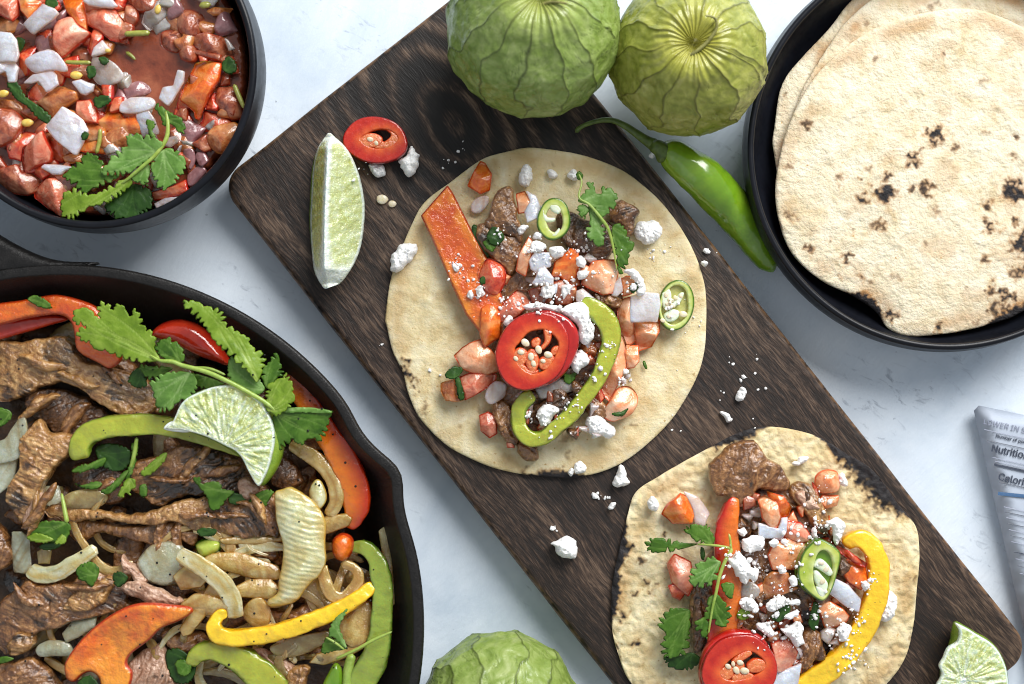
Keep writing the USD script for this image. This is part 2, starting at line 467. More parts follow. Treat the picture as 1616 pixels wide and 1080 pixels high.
# dark stained board: pores along the grain, growth arcs round a knot, worn paler arrises (wt.r = mm from the edge)
GR = math.atan2(-0.785, 0.619)
KN = at([(742, 196)], 18)[0]
mat('dark_wood', {
    'g': ('geometry', {}), 'a': ('attribute', {'attribute': 'wt'}), 'sp': ('separate_color', {}),
    'mv': ('mapping', {'location': (-KN[0], -KN[1], 0)}),
    'ro': ('vector_rotate', {'rotate_type': 'z_axis', 'angle': -GR}),
    'nw': ('noise_texture', {'scale': 18, 'detail': 2}),
    'wv': ('vector_math', {'math_type': 'multiply_add', 'vector2': (0.010, 0.010, 0)}),
    'mk': ('mapping', {'scale': (11, 20, 0)}),
    'ln': ('vector_math', {'math_type': 'length'}),
    'ws': ('math', {'math_type': 'multiply', 'value2': 34}),
    'wn': ('math', {'math_type': 'sine'}),
    'wf': ('map_range', {'from_min': 0.2, 'from_max': 1.5, 'to_min': 0.16, 'to_max': 0.0, 'clamp': True}),
    'wm': ('math', {'math_type': 'multiply'}),
    'kd': ('map_range', {'from_min': 0.0, 'from_max': 1.0, 'to_min': 0.14, 'to_max': 0.0, 'clamp': True}),
    'm1': ('mapping', {'scale': (150, 1150, 200)}),
    'n1': ('noise_texture', {'scale': 1, 'detail': 4, 'roughness': 0.62, 'distortion': 0.35}),
    'm2': ('mapping', {'scale': (9, 70, 40)}),
    'n2': ('noise_texture', {'scale': 1, 'detail': 5, 'roughness': 0.6, 'distortion': 0.6}),
    'h1': ('math', {'math_type': 'multiply', 'value2': 0.62}),
    'h2': ('math', {'math_type': 'multiply_add', 'value2': 0.52}),
    'h3': ('math', {'math_type': 'add'}),
    'h4': ('math', {'math_type': 'subtract'}),
    'r': ('rgb_ramp', {'ramp': [(0.40, (0.0045, 0.0028, 0.0022)), (0.53, (0.013, 0.0072, 0.0046)), (0.61, (0.038, 0.0225, 0.0150)), (0.76, (0.135, 0.088, 0.058))]}),
    'ed': ('map_range', {'from_min': 0.3, 'from_max': 2.6, 'to_min': 1, 'to_max': 0, 'clamp': True}),
    'ne': ('noise_texture', {'scale': 240, 'detail': 4}),
    'ke': ('map_range', {'from_min': 0.40, 'from_max': 0.58, 'clamp': True}),
    'em': ('math', {'math_type': 'multiply'}),
    'c1': ('mix_color', {'b': (0.22, 0.12, 0.055)}),
    'b': ('bump', {'strength': 0.6, 'distance': 0.0007}),
    'rg': ('map_range', {'from_min': 0.35, 'from_max': 0.7, 'to_min': 0.60, 'to_max': 0.42, 'clamp': True}),
    'p': ('principled_bsdf', {'specular_ior_level': 0.36})},
    [('a.color', 'sp.color'), ('g.position', 'mv.vector'), ('mv.vector', 'ro.vector'), ('g.position', 'nw.vector'), ('nw.color', 'wv.vector1'), ('ro.vector', 'wv.vector3'),
     ('wv.vector', 'mk.vector'), ('mk.vector', 'ln.vector1'), ('ln.value', 'ws.value1'), ('ws.value', 'wn.value1'), ('ln.value', 'wf.value'), ('wn.value', 'wm.value1'), ('wf.result', 'wm.value2'),
     ('ln.value', 'kd.value'), ('wv.vector', 'm1.vector'), ('m1.vector', 'n1.vector'), ('wv.vector', 'm2.vector'), ('m2.vector', 'n2.vector'),
     ('n1.fac', 'h1.value1'), ('n2.fac', 'h2.value1'), ('h1.value', 'h2.value3'), ('h2.value', 'h3.value1'), ('wm.value', 'h3.value2'), ('h3.value', 'h4.value1'), ('kd.result', 'h4.value2'),
     ('h4.value', 'r.fac'), ('sp.r', 'ed.value'), ('g.position', 'ne.vector'), ('ne.fac', 'ke.value'), ('ed.result', 'em.value1'), ('ke.result', 'em.value2'),
     ('em.value', 'c1.fac'), ('r.color', 'c1.a'), ('c1.result', 'p.base_color'), ('h3.value', 'b.height'), ('b.normal', 'p.normal'), ('n1.fac', 'rg.value'), ('rg.result', 'p.roughness')])

food('black_glaze', [(0.3, (0.004, 0.0045, 0.0065)), (0.7, (0.007, 0.008, 0.012))], scale=60, rough=0.32, rvar=0.05, bump=(300, 0.06, 0.0004), spec=0.22)
food('cast_iron', [(0.3, (0.0045, 0.0042, 0.004)), (0.7, (0.011, 0.010, 0.0095))], scale=250, rough=0.44, rvar=0.14, bump=(1300, 0.45, 0.0005), spec=0.3)
CHAR = (0.012, 0.010, 0.011)
food('corn_tortilla', [(0.28, (0.50, 0.365, 0.17)), (0.48, (0.63, 0.515, 0.30)), (0.72, (0.72, 0.64, 0.45))], scale=95, detail=6, rough=0.62, bump=(700, 0.55, 0.0009),
     m1=(0.40, 0.235, 0.09), m2=CHAR, speck=((0.42, 0.28, 0.12), 420, 0.66), sss=0.1, sscale=0.002, spec=0.3)
food('pale_tortilla', [(0.28, (0.50, 0.385, 0.225)), (0.46, (0.625, 0.53, 0.375)), (0.72, (0.70, 0.63, 0.495))], scale=80, detail=6, rough=0.65, bump=(480, 0.8, 0.0013),
     m1=(0.36, 0.17, 0.05), m2=CHAR, speck=((0.50, 0.31, 0.14), 380, 0.69), sss=0.1, sscale=0.002, spec=0.3)
SS = dict(sss=0.12, sscale=0.0025)
food('tomato', [(0.30, (0.36, 0.016, 0.006)), (0.50, (0.52, 0.055, 0.018)), (0.72, (0.62, 0.16, 0.065))], scale=240, rough=0.16, rvar=0.08, bump=(520, 0.5, 0.0009), coat=0.9, detail=6, distort=1.2, edge=((0.40, 0.014, 0.006), 0.9), m1=(0.66, 0.24, 0.12), **SS)
food('pink_tomato', [(0.30, (0.42, 0.060, 0.028)), (0.50, (0.58, 0.150, 0.080)), (0.72, (0.68, 0.300, 0.19))], scale=240, rough=0.16, rvar=0.08, bump=(520, 0.5, 0.0009), coat=0.9, detail=6, distort=1.2, edge=((0.46, 0.030, 0.010), 0.8), m1=(0.70, 0.37, 0.25), **SS)
food('pale_tomato', [(0.30, (0.58, 0.15, 0.045)), (0.50, (0.70, 0.28, 0.125)), (0.72, (0.78, 0.43, 0.25))], scale=220, rough=0.16, rvar=0.08, bump=(520, 0.5, 0.0009), coat=0.9, detail=6, distort=1.2, edge=((0.60, 0.085, 0.020), 0.7), m1=(0.80, 0.52, 0.36), **SS)
food('orange_tomato', [(0.30, (0.50, 0.060, 0.004)), (0.50, (0.63, 0.115, 0.008)), (0.72, (0.74, 0.24, 0.035))], scale=220, rough=0.16, rvar=0.08, bump=(520, 0.5, 0.0009), coat=0.9, detail=6, distort=1.2, edge=((0.56, 0.055, 0.004), 0.8), m1=(0.74, 0.30, 0.09), **SS)
food('stewed_tomato', [(0.30, (0.12, 0.017, 0.007)), (0.50, (0.26, 0.055, 0.022)), (0.72, (0.42, 0.145, 0.07))], scale=240, rough=0.16, rvar=0.08, bump=(520, 0.5, 0.0009), coat=0.9, detail=6, distort=1.2, edge=((0.28, 0.030, 0.009), 0.8), m1=(0.48, 0.20, 0.105), **SS)
food('amber_tomato', [(0.30, (0.20, 0.042, 0.010)), (0.50, (0.37, 0.100, 0.026)), (0.72, (0.52, 0.22, 0.08))], scale=240, rough=0.16, rvar=0.08, bump=(520, 0.5, 0.0009), coat=0.9, detail=6, distort=1.2, edge=((0.46, 0.15, 0.03), 0.8), m1=(0.52, 0.27, 0.12), **SS)
food('white_onion', [(0.30, (0.52, 0.43, 0.41)), (0.50, (0.71, 0.655, 0.65)), (0.72, (0.85, 0.82, 0.82))], scale=120, rough=0.2, rvar=0.08, bump=(420, 0.5, 0.0010), coat=0.8, detail=5, sss=0.5, sscale=0.006, edge=((0.66, 0.50, 0.44), 0.6), m1=(0.54, 0.42, 0.385))
food('soaked_onion', [(0.30, (0.44, 0.33, 0.31)), (0.50, (0.63, 0.56, 0.55)), (0.72, (0.80, 0.765, 0.765))], scale=130, rough=0.18, rvar=0.08, bump=(380, 0.5, 0.0010), coat=0.9, detail=5, sss=0.5, sscale=0.006, edge=((0.58, 0.40, 0.33), 0.7), m1=(0.46, 0.32, 0.285))
food('pink_onion', [(0.30, (0.55, 0.32, 0.25)), (0.55, (0.68, 0.48, 0.42)), (0.75, (0.78, 0.64, 0.59))], scale=120, rough=0.2, rvar=0.08, bump=(420, 0.45, 0.0009), coat=0.7, sss=0.5, sscale=0.005, m1=(0.52, 0.30, 0.24))
food('grey_onion', [(0.30, (0.28, 0.20, 0.16)), (0.55, (0.42, 0.34, 0.30)), (0.75, (0.55, 0.48, 0.45))], scale=120, rough=0.2, rvar=0.08, bump=(420, 0.45, 0.0009), coat=0.7, sss=0.4, sscale=0.005, m1=(0.30, 0.19, 0.15))
food('purple_onion', [(0.30, (0.13, 0.05, 0.055)), (0.55, (0.24, 0.11, 0.115)), (0.75, (0.36, 0.21, 0.21))], scale=200, rough=0.14, bump=(600, 0.3, 0.0006), coat=0.8)
food('fried_onion', [(0.28, (0.34, 0.150, 0.026)), (0.50, (0.52, 0.295, 0.085)), (0.75, (0.68, 0.48, 0.21))], scale=130, detail=5, rough=0.16, rvar=0.08, bump=(420, 0.6, 0.0010), coat=1.0, sss=0.4, sscale=0.006, edge=((0.34, 0.145, 0.022), 0.6), speck=((0.06, 0.03, 0.01), 900, 0.71), m1=(0.36, 0.155, 0.028))
food('pale_fried_onion', [(0.28, (0.48, 0.35, 0.125)), (0.50, (0.64, 0.53, 0.27)), (0.75, (0.77, 0.70, 0.47))], scale=130, detail=5, rough=0.16, rvar=0.08, bump=(420, 0.6, 0.0010), coat=1.0, sss=0.4, sscale=0.006, edge=((0.52, 0.28, 0.05), 0.7), speck=((0.07, 0.05, 0.02), 900, 0.715), m1=(0.52, 0.29, 0.06))
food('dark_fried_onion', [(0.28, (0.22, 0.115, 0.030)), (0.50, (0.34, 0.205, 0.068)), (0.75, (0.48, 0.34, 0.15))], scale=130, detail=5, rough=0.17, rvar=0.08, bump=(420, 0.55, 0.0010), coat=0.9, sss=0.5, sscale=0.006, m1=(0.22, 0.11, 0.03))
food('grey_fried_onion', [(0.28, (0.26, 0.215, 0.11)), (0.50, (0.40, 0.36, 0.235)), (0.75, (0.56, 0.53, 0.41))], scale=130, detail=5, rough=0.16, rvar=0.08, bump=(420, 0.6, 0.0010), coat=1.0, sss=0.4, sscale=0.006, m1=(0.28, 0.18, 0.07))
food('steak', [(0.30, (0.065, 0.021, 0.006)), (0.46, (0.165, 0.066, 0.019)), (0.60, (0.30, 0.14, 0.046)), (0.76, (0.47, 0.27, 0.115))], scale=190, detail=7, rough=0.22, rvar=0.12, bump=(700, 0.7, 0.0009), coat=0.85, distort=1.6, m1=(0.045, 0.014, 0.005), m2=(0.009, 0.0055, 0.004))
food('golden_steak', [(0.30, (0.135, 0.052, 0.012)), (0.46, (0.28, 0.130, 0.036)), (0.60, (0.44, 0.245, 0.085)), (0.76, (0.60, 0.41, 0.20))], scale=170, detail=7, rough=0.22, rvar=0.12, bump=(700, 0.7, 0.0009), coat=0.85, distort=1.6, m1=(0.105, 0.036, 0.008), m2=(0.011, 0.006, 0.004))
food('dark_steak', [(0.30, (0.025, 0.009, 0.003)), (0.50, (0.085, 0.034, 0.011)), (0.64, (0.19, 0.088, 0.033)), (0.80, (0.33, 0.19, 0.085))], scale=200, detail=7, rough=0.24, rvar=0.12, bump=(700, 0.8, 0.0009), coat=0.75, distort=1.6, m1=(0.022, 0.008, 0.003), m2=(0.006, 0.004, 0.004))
food('pink_steak', [(0.30, (0.26, 0.125, 0.070)), (0.50, (0.44, 0.26, 0.17)), (0.75, (0.62, 0.45, 0.34))], scale=200, detail=7, rough=0.24, rvar=0.12, bump=(700, 0.8, 0.0009), coat=0.75, distort=1.6, m1=(0.20, 0.085, 0.036), m2=(0.09, 0.036, 0.012))
food('pan_juice', [(0.3, (0.018, 0.008, 0.003)), (0.7, (0.075, 0.036, 0.014))], scale=120, rough=0.3, bump=(300, 0.6, 0.002), coat=0.15, spec=0.3)
food('salsa_juice', [(0.3, (0.10, 0.020, 0.009)), (0.5, (0.20, 0.046, 0.020)), (0.75, (0.30, 0.095, 0.045))], scale=60, detail=6, rough=0.12, rvar=0.06, bump=(220, 0.45, 0.0016), coat=0.5)


def pepper(name, skin, flesh, rough=0.24, sides=(0.74, 1.0), both=True):
    """A pepper strip: skin along its sides (or one side, wt.g = +1), flesh between."""
    mat(name, {'g': ('geometry', {}), 'a': ('attribute', {'attribute': 'wt'}), 'sp': ('separate_color', {}),
               'n': ('noise_texture', {'scale': 130, 'detail': 4, 'roughness': 0.6}),
               'm': ('math', {'math_type': 'multiply_add', 'value2': 0.5, 'value3': -0.25}),
               'ad': ('math', {'math_type': 'add'}), 'ab': ('math', {'math_type': 'absolute' if both else 'add', 'value2': 0.0}),
               'k': ('map_range', {'from_min': sides[0], 'from_max': sides[1], 'clamp': True}),
               'c': ('mix_color', {'a': flesh, 'b': skin}),
               'nv': ('map_range', {'from_min': 0.3, 'from_max': 0.7, 'to_min': 0.82, 'to_max': 1.12}),
               'h': ('hsv', {}), 'ns': ('noise_texture', {'scale': 700, 'detail': 2}), 'ks': ('map_range', {'from_min': 0.735, 'from_max': 0.76, 'clamp': True}),
               'cs': ('mix_color', {'b': (0.05, 0.05, 0.015)}),
               'nb': ('noise_texture', {'scale': 420, 'detail': 4}), 'b': ('bump', {'strength': 0.5, 'distance': 0.0009}),
               'p': ('principled_bsdf', {'roughness': rough, 'coat_weight': 0.45, 'coat_roughness': 0.14, 'subsurface_weight': 0.25, 'subsurface_scale': 0.003})},
        [('a.color', 'sp.color'), ('g.position', 'n.vector'), ('n.fac', 'm.value1'), ('m.value', 'ad.value1'), ('sp.g', 'ab.value1'), ('ab.value', 'ad.value2'), ('ad.value', 'k.value'), ('k.result', 'c.fac'),
         ('n.fac', 'nv.value'), ('nv.result', 'h.value'), ('c.result', 'h.color'), ('g.position', 'ns.vector'), ('ns.fac', 'ks.value'), ('ks.result', 'cs.fac'), ('h.color', 'cs.a'),
         ('cs.result', 'p.base_color'), ('g.position', 'nb.vector'), ('nb.fac', 'b.height'), ('b.normal', 'p.normal'), ('b.normal', 'p.coat_normal')])


pepper('green_pepper', (0.105, 0.165, 0.007), (0.335, 0.365, 0.035))
pepper('deep_green_pepper', (0.060, 0.120, 0.008), (0.24, 0.31, 0.038))
pepper('orange_pepper', (0.46, 0.028, 0.003), (0.64, 0.145, 0.007), sides=(-0.35, 0.75), both=False)
pepper('red_pepper', (0.42, 0.010, 0.004), (0.64, 0.135, 0.012), sides=(-0.35, 0.75), both=False)
pepper('yellow_pepper', (0.72, 0.33, 0.004), (0.82, 0.50, 0.022))
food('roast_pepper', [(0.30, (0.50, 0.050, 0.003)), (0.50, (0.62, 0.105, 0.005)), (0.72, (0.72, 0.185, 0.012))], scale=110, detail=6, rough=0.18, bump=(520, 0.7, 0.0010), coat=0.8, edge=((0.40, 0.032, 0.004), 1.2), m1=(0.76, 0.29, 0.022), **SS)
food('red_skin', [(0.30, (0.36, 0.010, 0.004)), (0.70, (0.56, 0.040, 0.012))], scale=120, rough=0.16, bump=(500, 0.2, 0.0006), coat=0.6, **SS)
food('chili_skin', [(0.30, (0.27, 0.004, 0.004)), (0.70, (0.42, 0.012, 0.008))], scale=120, rough=0.13, bump=(400, 0.15, 0.0006), coat=0.7)
food('chili_flesh', [(0.30, (0.33, 0.007, 0.004)), (0.70, (0.49, 0.026, 0.009))], scale=190, detail=5, rough=0.2, bump=(800, 0.3, 0.0006), coat=0.5, edge=((0.25, 0.003, 0.003), 0.9), m1=(0.66, 0.12, 0.022), **SS)
food('chili_membrane', [(0.30, (0.52, 0.070, 0.016)), (0.70, (0.68, 0.22, 0.07))], scale=420, detail=5, rough=0.22, bump=(700, 0.7, 0.0008), coat=0.6, edge=((0.55, 0.06, 0.012), 0.8), **SS)
food('seed', [(0.30, (0.72, 0.54, 0.29)), (0.70, (0.84, 0.72, 0.50))], scale=600, rough=0.3, bump=(900, 0.3, 0.0004), sss=0.3)
food('yellow_seed', [(0.30, (0.66, 0.36, 0.05)), (0.70, (0.78, 0.52, 0.12))], scale=500, rough=0.3, bump=(900, 0.1, 0.0004), sss=0.3)
food('jalapeno_flesh', [(0.30, (0.26, 0.36, 0.035)), (0.70, (0.44, 0.50, 0.09))], scale=200, rough=0.22, bump=(700, 0.2, 0.0005), coat=0.5, edge=((0.035, 0.11, 0.003), 1.25), m1=(0.58, 0.62, 0.28), **SS)
food('jalapeno_core', [(0.30, (0.30, 0.30, 0.06)), (0.70, (0.48, 0.47, 0.17))], scale=260, rough=0.2, bump=(500, 0.5, 0.0007), coat=0.5, m1=(0.66, 0.66, 0.36))
food('jalapeno_skin', [(0.30, (0.085, 0.20, 0.008)), (0.70, (0.19, 0.33, 0.020))], scale=90, rough=0.16, bump=(300, 0.12, 0.0006), coat=0.6, sss=0.15)
food('chili_green', [(0.30, (0.085, 0.185, 0.006)), (0.55, (0.135, 0.265, 0.010)), (0.75, (0.21, 0.35, 0.022))], scale=45, rough=0.20, bump=(180, 0.10, 0.0012), coat=0.5, sss=0.1)
food('chili_stem', [(0.30, (0.045, 0.075, 0.010)), (0.70, (0.10, 0.155, 0.022))], scale=300, rough=0.5, bump=(700, 0.4, 0.0006))
food('white_flesh', [(0.30, (0.70, 0.74, 0.46)), (0.70, (0.82, 0.84, 0.64))], scale=300, rough=0.3, bump=(700, 0.3, 0.0006), sss=0.3)
food('lime_pulp', [(0.28, (0.46, 0.46, 0.13)), (0.50, (0.61, 0.62, 0.28)), (0.74, (0.74, 0.75, 0.47))], scale=230, detail=4, rough=0.12, bump=(420, 0.9, 0.0012), coat=0.9, sss=0.35, sscale=0.006, edge=((0.78, 0.79, 0.60), 1.3), m1=(0.84, 0.84, 0.68), m2=(0.42, 0.41, 0.09))
food('lime_pith', [(0.30, (0.78, 0.80, 0.68)), (0.70, (0.87, 0.88, 0.80))], scale=260, rough=0.4, bump=(700, 0.2, 0.0005), sss=0.3)
food('lime_peel', [(0.30, (0.075, 0.155, 0.006)), (0.70, (0.20, 0.30, 0.022))], scale=120, rough=0.3, bump=(1300, 0.5, 0.0005), coat=0.3)
food('cheese', [(0.30, (0.80, 0.79, 0.765)), (0.60, (0.90, 0.895, 0.88)), (0.75, (0.93, 0.925, 0.91))], scale=420, rough=0.6, bump=(1500, 0.6, 0.0007), sss=0.15, sscale=0.0015, srad=(1, .8, .6), spec=0.3)
LF = dict(rough=0.36, bump=(700, 0.3, 0.0006), spec=0.4, trans=0.30)
food('cilantro', [(0.28, (0.032, 0.095, 0.007)), (0.50, (0.068, 0.165, 0.014)), (0.75, (0.125, 0.250, 0.032))], scale=150, m1=(0.20, 0.33, 0.07), **LF)
food('pale_cilantro', [(0.28, (0.075, 0.185, 0.026)), (0.50, (0.135, 0.280, 0.050)), (0.75, (0.23, 0.40, 0.105))], scale=150, m1=(0.35, 0.52, 0.19), **LF)
food('lime_cilantro', [(0.28, (0.105, 0.195, 0.010)), (0.50, (0.185, 0.305, 0.024)), (0.75, (0.29, 0.42, 0.055))], scale=150, m1=(0.38, 0.50, 0.11), **LF)
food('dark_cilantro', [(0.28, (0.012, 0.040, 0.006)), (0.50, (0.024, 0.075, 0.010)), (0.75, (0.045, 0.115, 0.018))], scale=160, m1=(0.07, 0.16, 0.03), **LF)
food('green_stem', [(0.30, (0.20, 0.30, 0.035)), (0.70, (0.34, 0.44, 0.09))], scale=300, rough=0.35, bump=(700, 0.2, 0.0005), sss=0.2)
food('olive_stem', [(0.30, (0.17, 0.19, 0.022)), (0.70, (0.33, 0.33, 0.07))], scale=300, rough=0.3, bump=(700, 0.2, 0.0005), coat=0.4)
HUSK = dict(scale=90, detail=7, rough=0.31, bump=(230, 0.35, 0.0013), spec=0.6, distort=1.8, trans=0.22)
food('husk_green', [(0.25, (0.135, 0.205, 0.030)), (0.45, (0.215, 0.305, 0.062)), (0.60, (0.30, 0.385, 0.115)), (0.8, (0.43, 0.50, 0.22))], m1=(0.075, 0.105, 0.020), m2=(0.35, 0.38, 0.09), **HUSK)
food('husk_yellow', [(0.25, (0.155, 0.185, 0.022)), (0.45, (0.255, 0.28, 0.042)), (0.60, (0.345, 0.36, 0.075)), (0.8, (0.48, 0.48, 0.17))], m1=(0.10, 0.105, 0.012), m2=(0.44, 0.42, 0.07), **HUSK)
food('husk_stem', [(0.30, (0.12, 0.115, 0.03)), (0.70, (0.28, 0.27, 0.08))], scale=300, rough=0.5, bump=(900, 0.4, 0.0005))
food('carton', [(0.30, (0.34, 0.385, 0.46)), (0.70, (0.40, 0.445, 0.52))], scale=20, rough=0.6, bump=(60, 0.08, 0.001), spec=0.3)
food('ink', [(0.3, (0.030, 0.038, 0.06)), (0.7, (0.045, 0.055, 0.08))], scale=50, rough=0.4)
food('blue_ink', [(0.3, (0.035, 0.09, 0.19)), (0.7, (0.05, 0.11, 0.22))], scale=50, rough=0.4)
food('grey_ink', [(0.3, (0.20, 0.22, 0.30)), (0.7, (0.24, 0.26, 0.34))], scale=50, rough=0.4)
# ------------------------------------------------------------------ the table, board and vessels
tv = trimesh.creation.box((2.4, 2.4, 0.03)); tv.apply_translation((0, 0, -0.015))
p = put_mesh('/World/table_top', (np.array(tv.vertices), np.array(tv.faces)), 'painted_table')
mark(p.GetPrim(), 'pale blue grey painted table top with dark scuffs', 'table', kind='structure')
UsdGeom.Mesh(p).GetNormalsAttr().Clear()

U, V = np.array([0.619, 0.785]), np.array([0.785, -0.619])


def uv(u, v):
    return U * u + V * v


BT = 18.0   # board top, mm
bc = np.array([uv(436, 89), uv(436, 647), uv(1822, 647), uv(1822, 89)])
bp = Polygon(at(bc, BT)[:, :2]).buffer(-0.0125).buffer(0.0125, quad_segs=16)
board = plate(bp, 0.0016, BT, 18.0 - 0.3, 2.2, flat=True, jag=(0.5, 22), seed=3,
              bump=lambda P, d: 0.10 * (fbm(np.c_[P * 160, np.zeros(len(P))], 3, 2) - 0.5) - 0.5 * np.exp(-d * 1000 / 1.2) * fbm(np.c_[P * 90, np.ones(len(P))], 3, 6))
one('cutting_board', board, 'dark_wood', 'dark brown stained wooden serving board with rounded corners under the two tacos', 'cutting board')


def closed(m):
    v, f = m[0], m[1]
    vol = np.einsum('ij,ij->i', v[f[:, 0]], np.cross(v[f[:, 1]], v[f[:, 2]])).sum()
    return (v, f[:, ::-1] if vol < 0 else f, m[2])


def bowl(px, r_px, zrim, base_r, lip, floor, belly, name, label, cat):
    c = at([px], zrim)[0]
    R = r_px * PX * (H - zrim / 1000) / H * 1000
    prof = [(0, 0), (base_r * R - 1.5, 0)] + arc(base_r * R - 1.5, 1.5, 1.5, -90, 0, 4)
    for t in np.linspace(0.08, 0.97, 14):
        rr = base_r * R + (R - base_r * R) * (1 - (1 - t) ** belly) + (2.2 * math.sin(t * math.pi) if belly > 2 else 0)
        prof.append((rr, 1.5 + (zrim - lip - 1.5) * t))
    prof += arc(R - lip / 2, zrim - lip / 2, lip / 2, -10, 190, 12)
    for t in np.linspace(0.95, 0.0, 14):
        rr = base_r * R + (R - base_r * R) * (1 - (1 - t) ** belly) - lip
        prof.append((rr - 2 * (1 - t) ** 2, floor + (zrim - lip - floor) * t))
    prof += [(base_r * R - lip - 10, floor), (0, floor)]
    m = closed(lathe(prof, c[0], c[1], 200))
    note_heights(m[0][m[0][:, 2] > (zrim - 8) / 1000])
    one(name, m, 'black_glaze', label, cat, base=(c[0], c[1], 0))
    return c, R


SB, SR = bowl((147, 103), 258, 58, 0.74, 3.4, 6, 2.6, 'salsa_bowl', 'matte black ceramic bowl holding the tomato salsa', 'bowl')
PB, PR = bowl((1497, 236), 317, 34, 0.86, 3.0, 7, 2.2, 'tortilla_plate', 'matte black low rimmed dish holding the stack of tortillas', 'dish')

# skillet: traced rim with pouring lip, flared wall
SKC, SKR, SZ = np.array([97.0, 989.0]), 570.0, 48.0
sk = []
for a in np.linspace(0, 360, 240, endpoint=False):
    r = SKR
    ta = math.degrees(math.atan2(-(745 - SKC[1]), 632 - SKC[0]))     # the lip towards the board
    d = (a - ta + 180) % 360 - 180
    r += 15 * math.exp(-(d / 3.6) ** 2) - 7 * math.exp(-((d - 8.5) / 4.0) ** 2) - 2 * math.exp(-((d + 8) / 4) ** 2)
    sk.append(SKC + r * np.array([math.cos(math.radians(a)), -math.sin(math.radians(a))]))
sk = np.array(sk)
rim = at(sk, SZ)[:, :2]
cc = at([SKC], SZ)[0, :2]
n_ = np.roll(rim, -1, 0) - np.roll(rim, 1, 0)
n_ = np.stack([n_[:, 1], -n_[:, 0]], 1)
n_ /= np.linalg.norm(n_, axis=1, keepdims=True)
if ((rim - cc) * n_).sum() < 0:
    n_ = -n_
circ = (rim - cc) / np.linalg.norm(rim - cc, axis=1, keepdims=True)
Rr = SKR * PX * (H - SZ / 1000) / H
loops = []


def loop(pts, z):
    loops.append(np.c_[pts, np.full(len(pts), z / 1000)])


loop(cc + circ * 0.001, 0.2)
loop(cc + circ * (Rr * 0.87), 0.2)
loop(cc + circ * (Rr * 0.875), 1.5)
for t in np.linspace(0.1, 0.86, 7):
    loop((1 - t) * (cc + circ * Rr * 0.885) + t * (rim - n_ * 0.001), 1.5 + t * (SZ - 5))
for z, o in ((SZ - 5.5, 0.0002), (SZ - 2.0, 0.0006), (SZ - 0.6, 0.0001), (SZ, -0.0006), (SZ, -0.0034), (SZ - 0.5, -0.0042), (SZ - 1.6, -0.0046)):
    loop(rim + n_ * o, z)
for t in np.linspace(0.92, 0.06, 10):
    loop((1 - t) * (cc + circ * Rr * 0.845) + t * (rim - n_ * 0.0050), 6 + t * (SZ - 8))
loop(cc + circ * Rr * 0.82, 5.0)
loop(cc + circ * 0.001, 5.0)
L_ = np.vstack(loops); m_, n__ = len(loops), len(rim)
i, j = np.meshgrid(np.arange(m_ - 1), np.arange(n__), indexing='ij')
q = np.stack([i * n__ + j, i * n__ + (j + 1) % n__, (i + 1) * n__ + (j + 1) % n__, (i + 1) * n__ + j], -1).reshape(-1, 4)
body = closed((L_, np.vstack([q[:, [0, 1, 2]], q[:, [0, 2, 3]]]), np.zeros((len(L_), 3))))
skillet = Thing('skillet', 'black cast iron skillet full of steak fajitas', 'skillet', (cc[0], cc[1], 0))
skillet.add('body', body, 'cast_iron')
handle = piece([(-420, 110), (-390, 70), (-340, 70), (-200, 205), (-90, 305), (-20, 360), (43, 396), (92, 411), (155, 414), (120, 424), (60, 428), (-20, 437), (-90, 455), (-150, 490), (-170, 440), (-230, 330), (-330, 230)],
               SZ - 0.4, 10, soft=True, r=3.5, h=0.0022, bumpy=(0.1, 200))
skillet.add('handle', handle, 'cast_iron')

# pan juices and salsa juice lying in their vessels
pc = at([SKC], 18)[0]
pj = Polygon([(pc[0] + Rr * 0.872 * math.cos(a), pc[1] + Rr * 0.872 * math.sin(a)) for a in np.linspace(0, 6.283, 120, endpoint=False)])
one('pan_juices', plate(pj, 0.0022, 15.5, 8, 0.3, bump=lambda P, d: (fbm(np.c_[P * 90, np.zeros(len(P))], 4, 9) - 0.5) * 5), 'pan_juice', 'dark brown pan juices between the pieces of fajita in the skillet', 'juice')
sj = Polygon([(SB[0] + SR * 0.000965 * math.cos(a), SB[1] + SR * 0.000965 * math.sin(a)) for a in np.linspace(0, 6.283, 140, endpoint=False)])
sj = sj.buffer(-0.0042)
one('salsa_juice', plate(sj, 0.0016, 42.5, 10, 0.3, bump=lambda P, d: (fbm(np.c_[P * 140, np.zeros(len(P))], 4, 9) - 0.5) * 1.6), 'salsa_juice', 'brownish red tomato juice pooled between the chunks in the salsa bowl', 'juice')


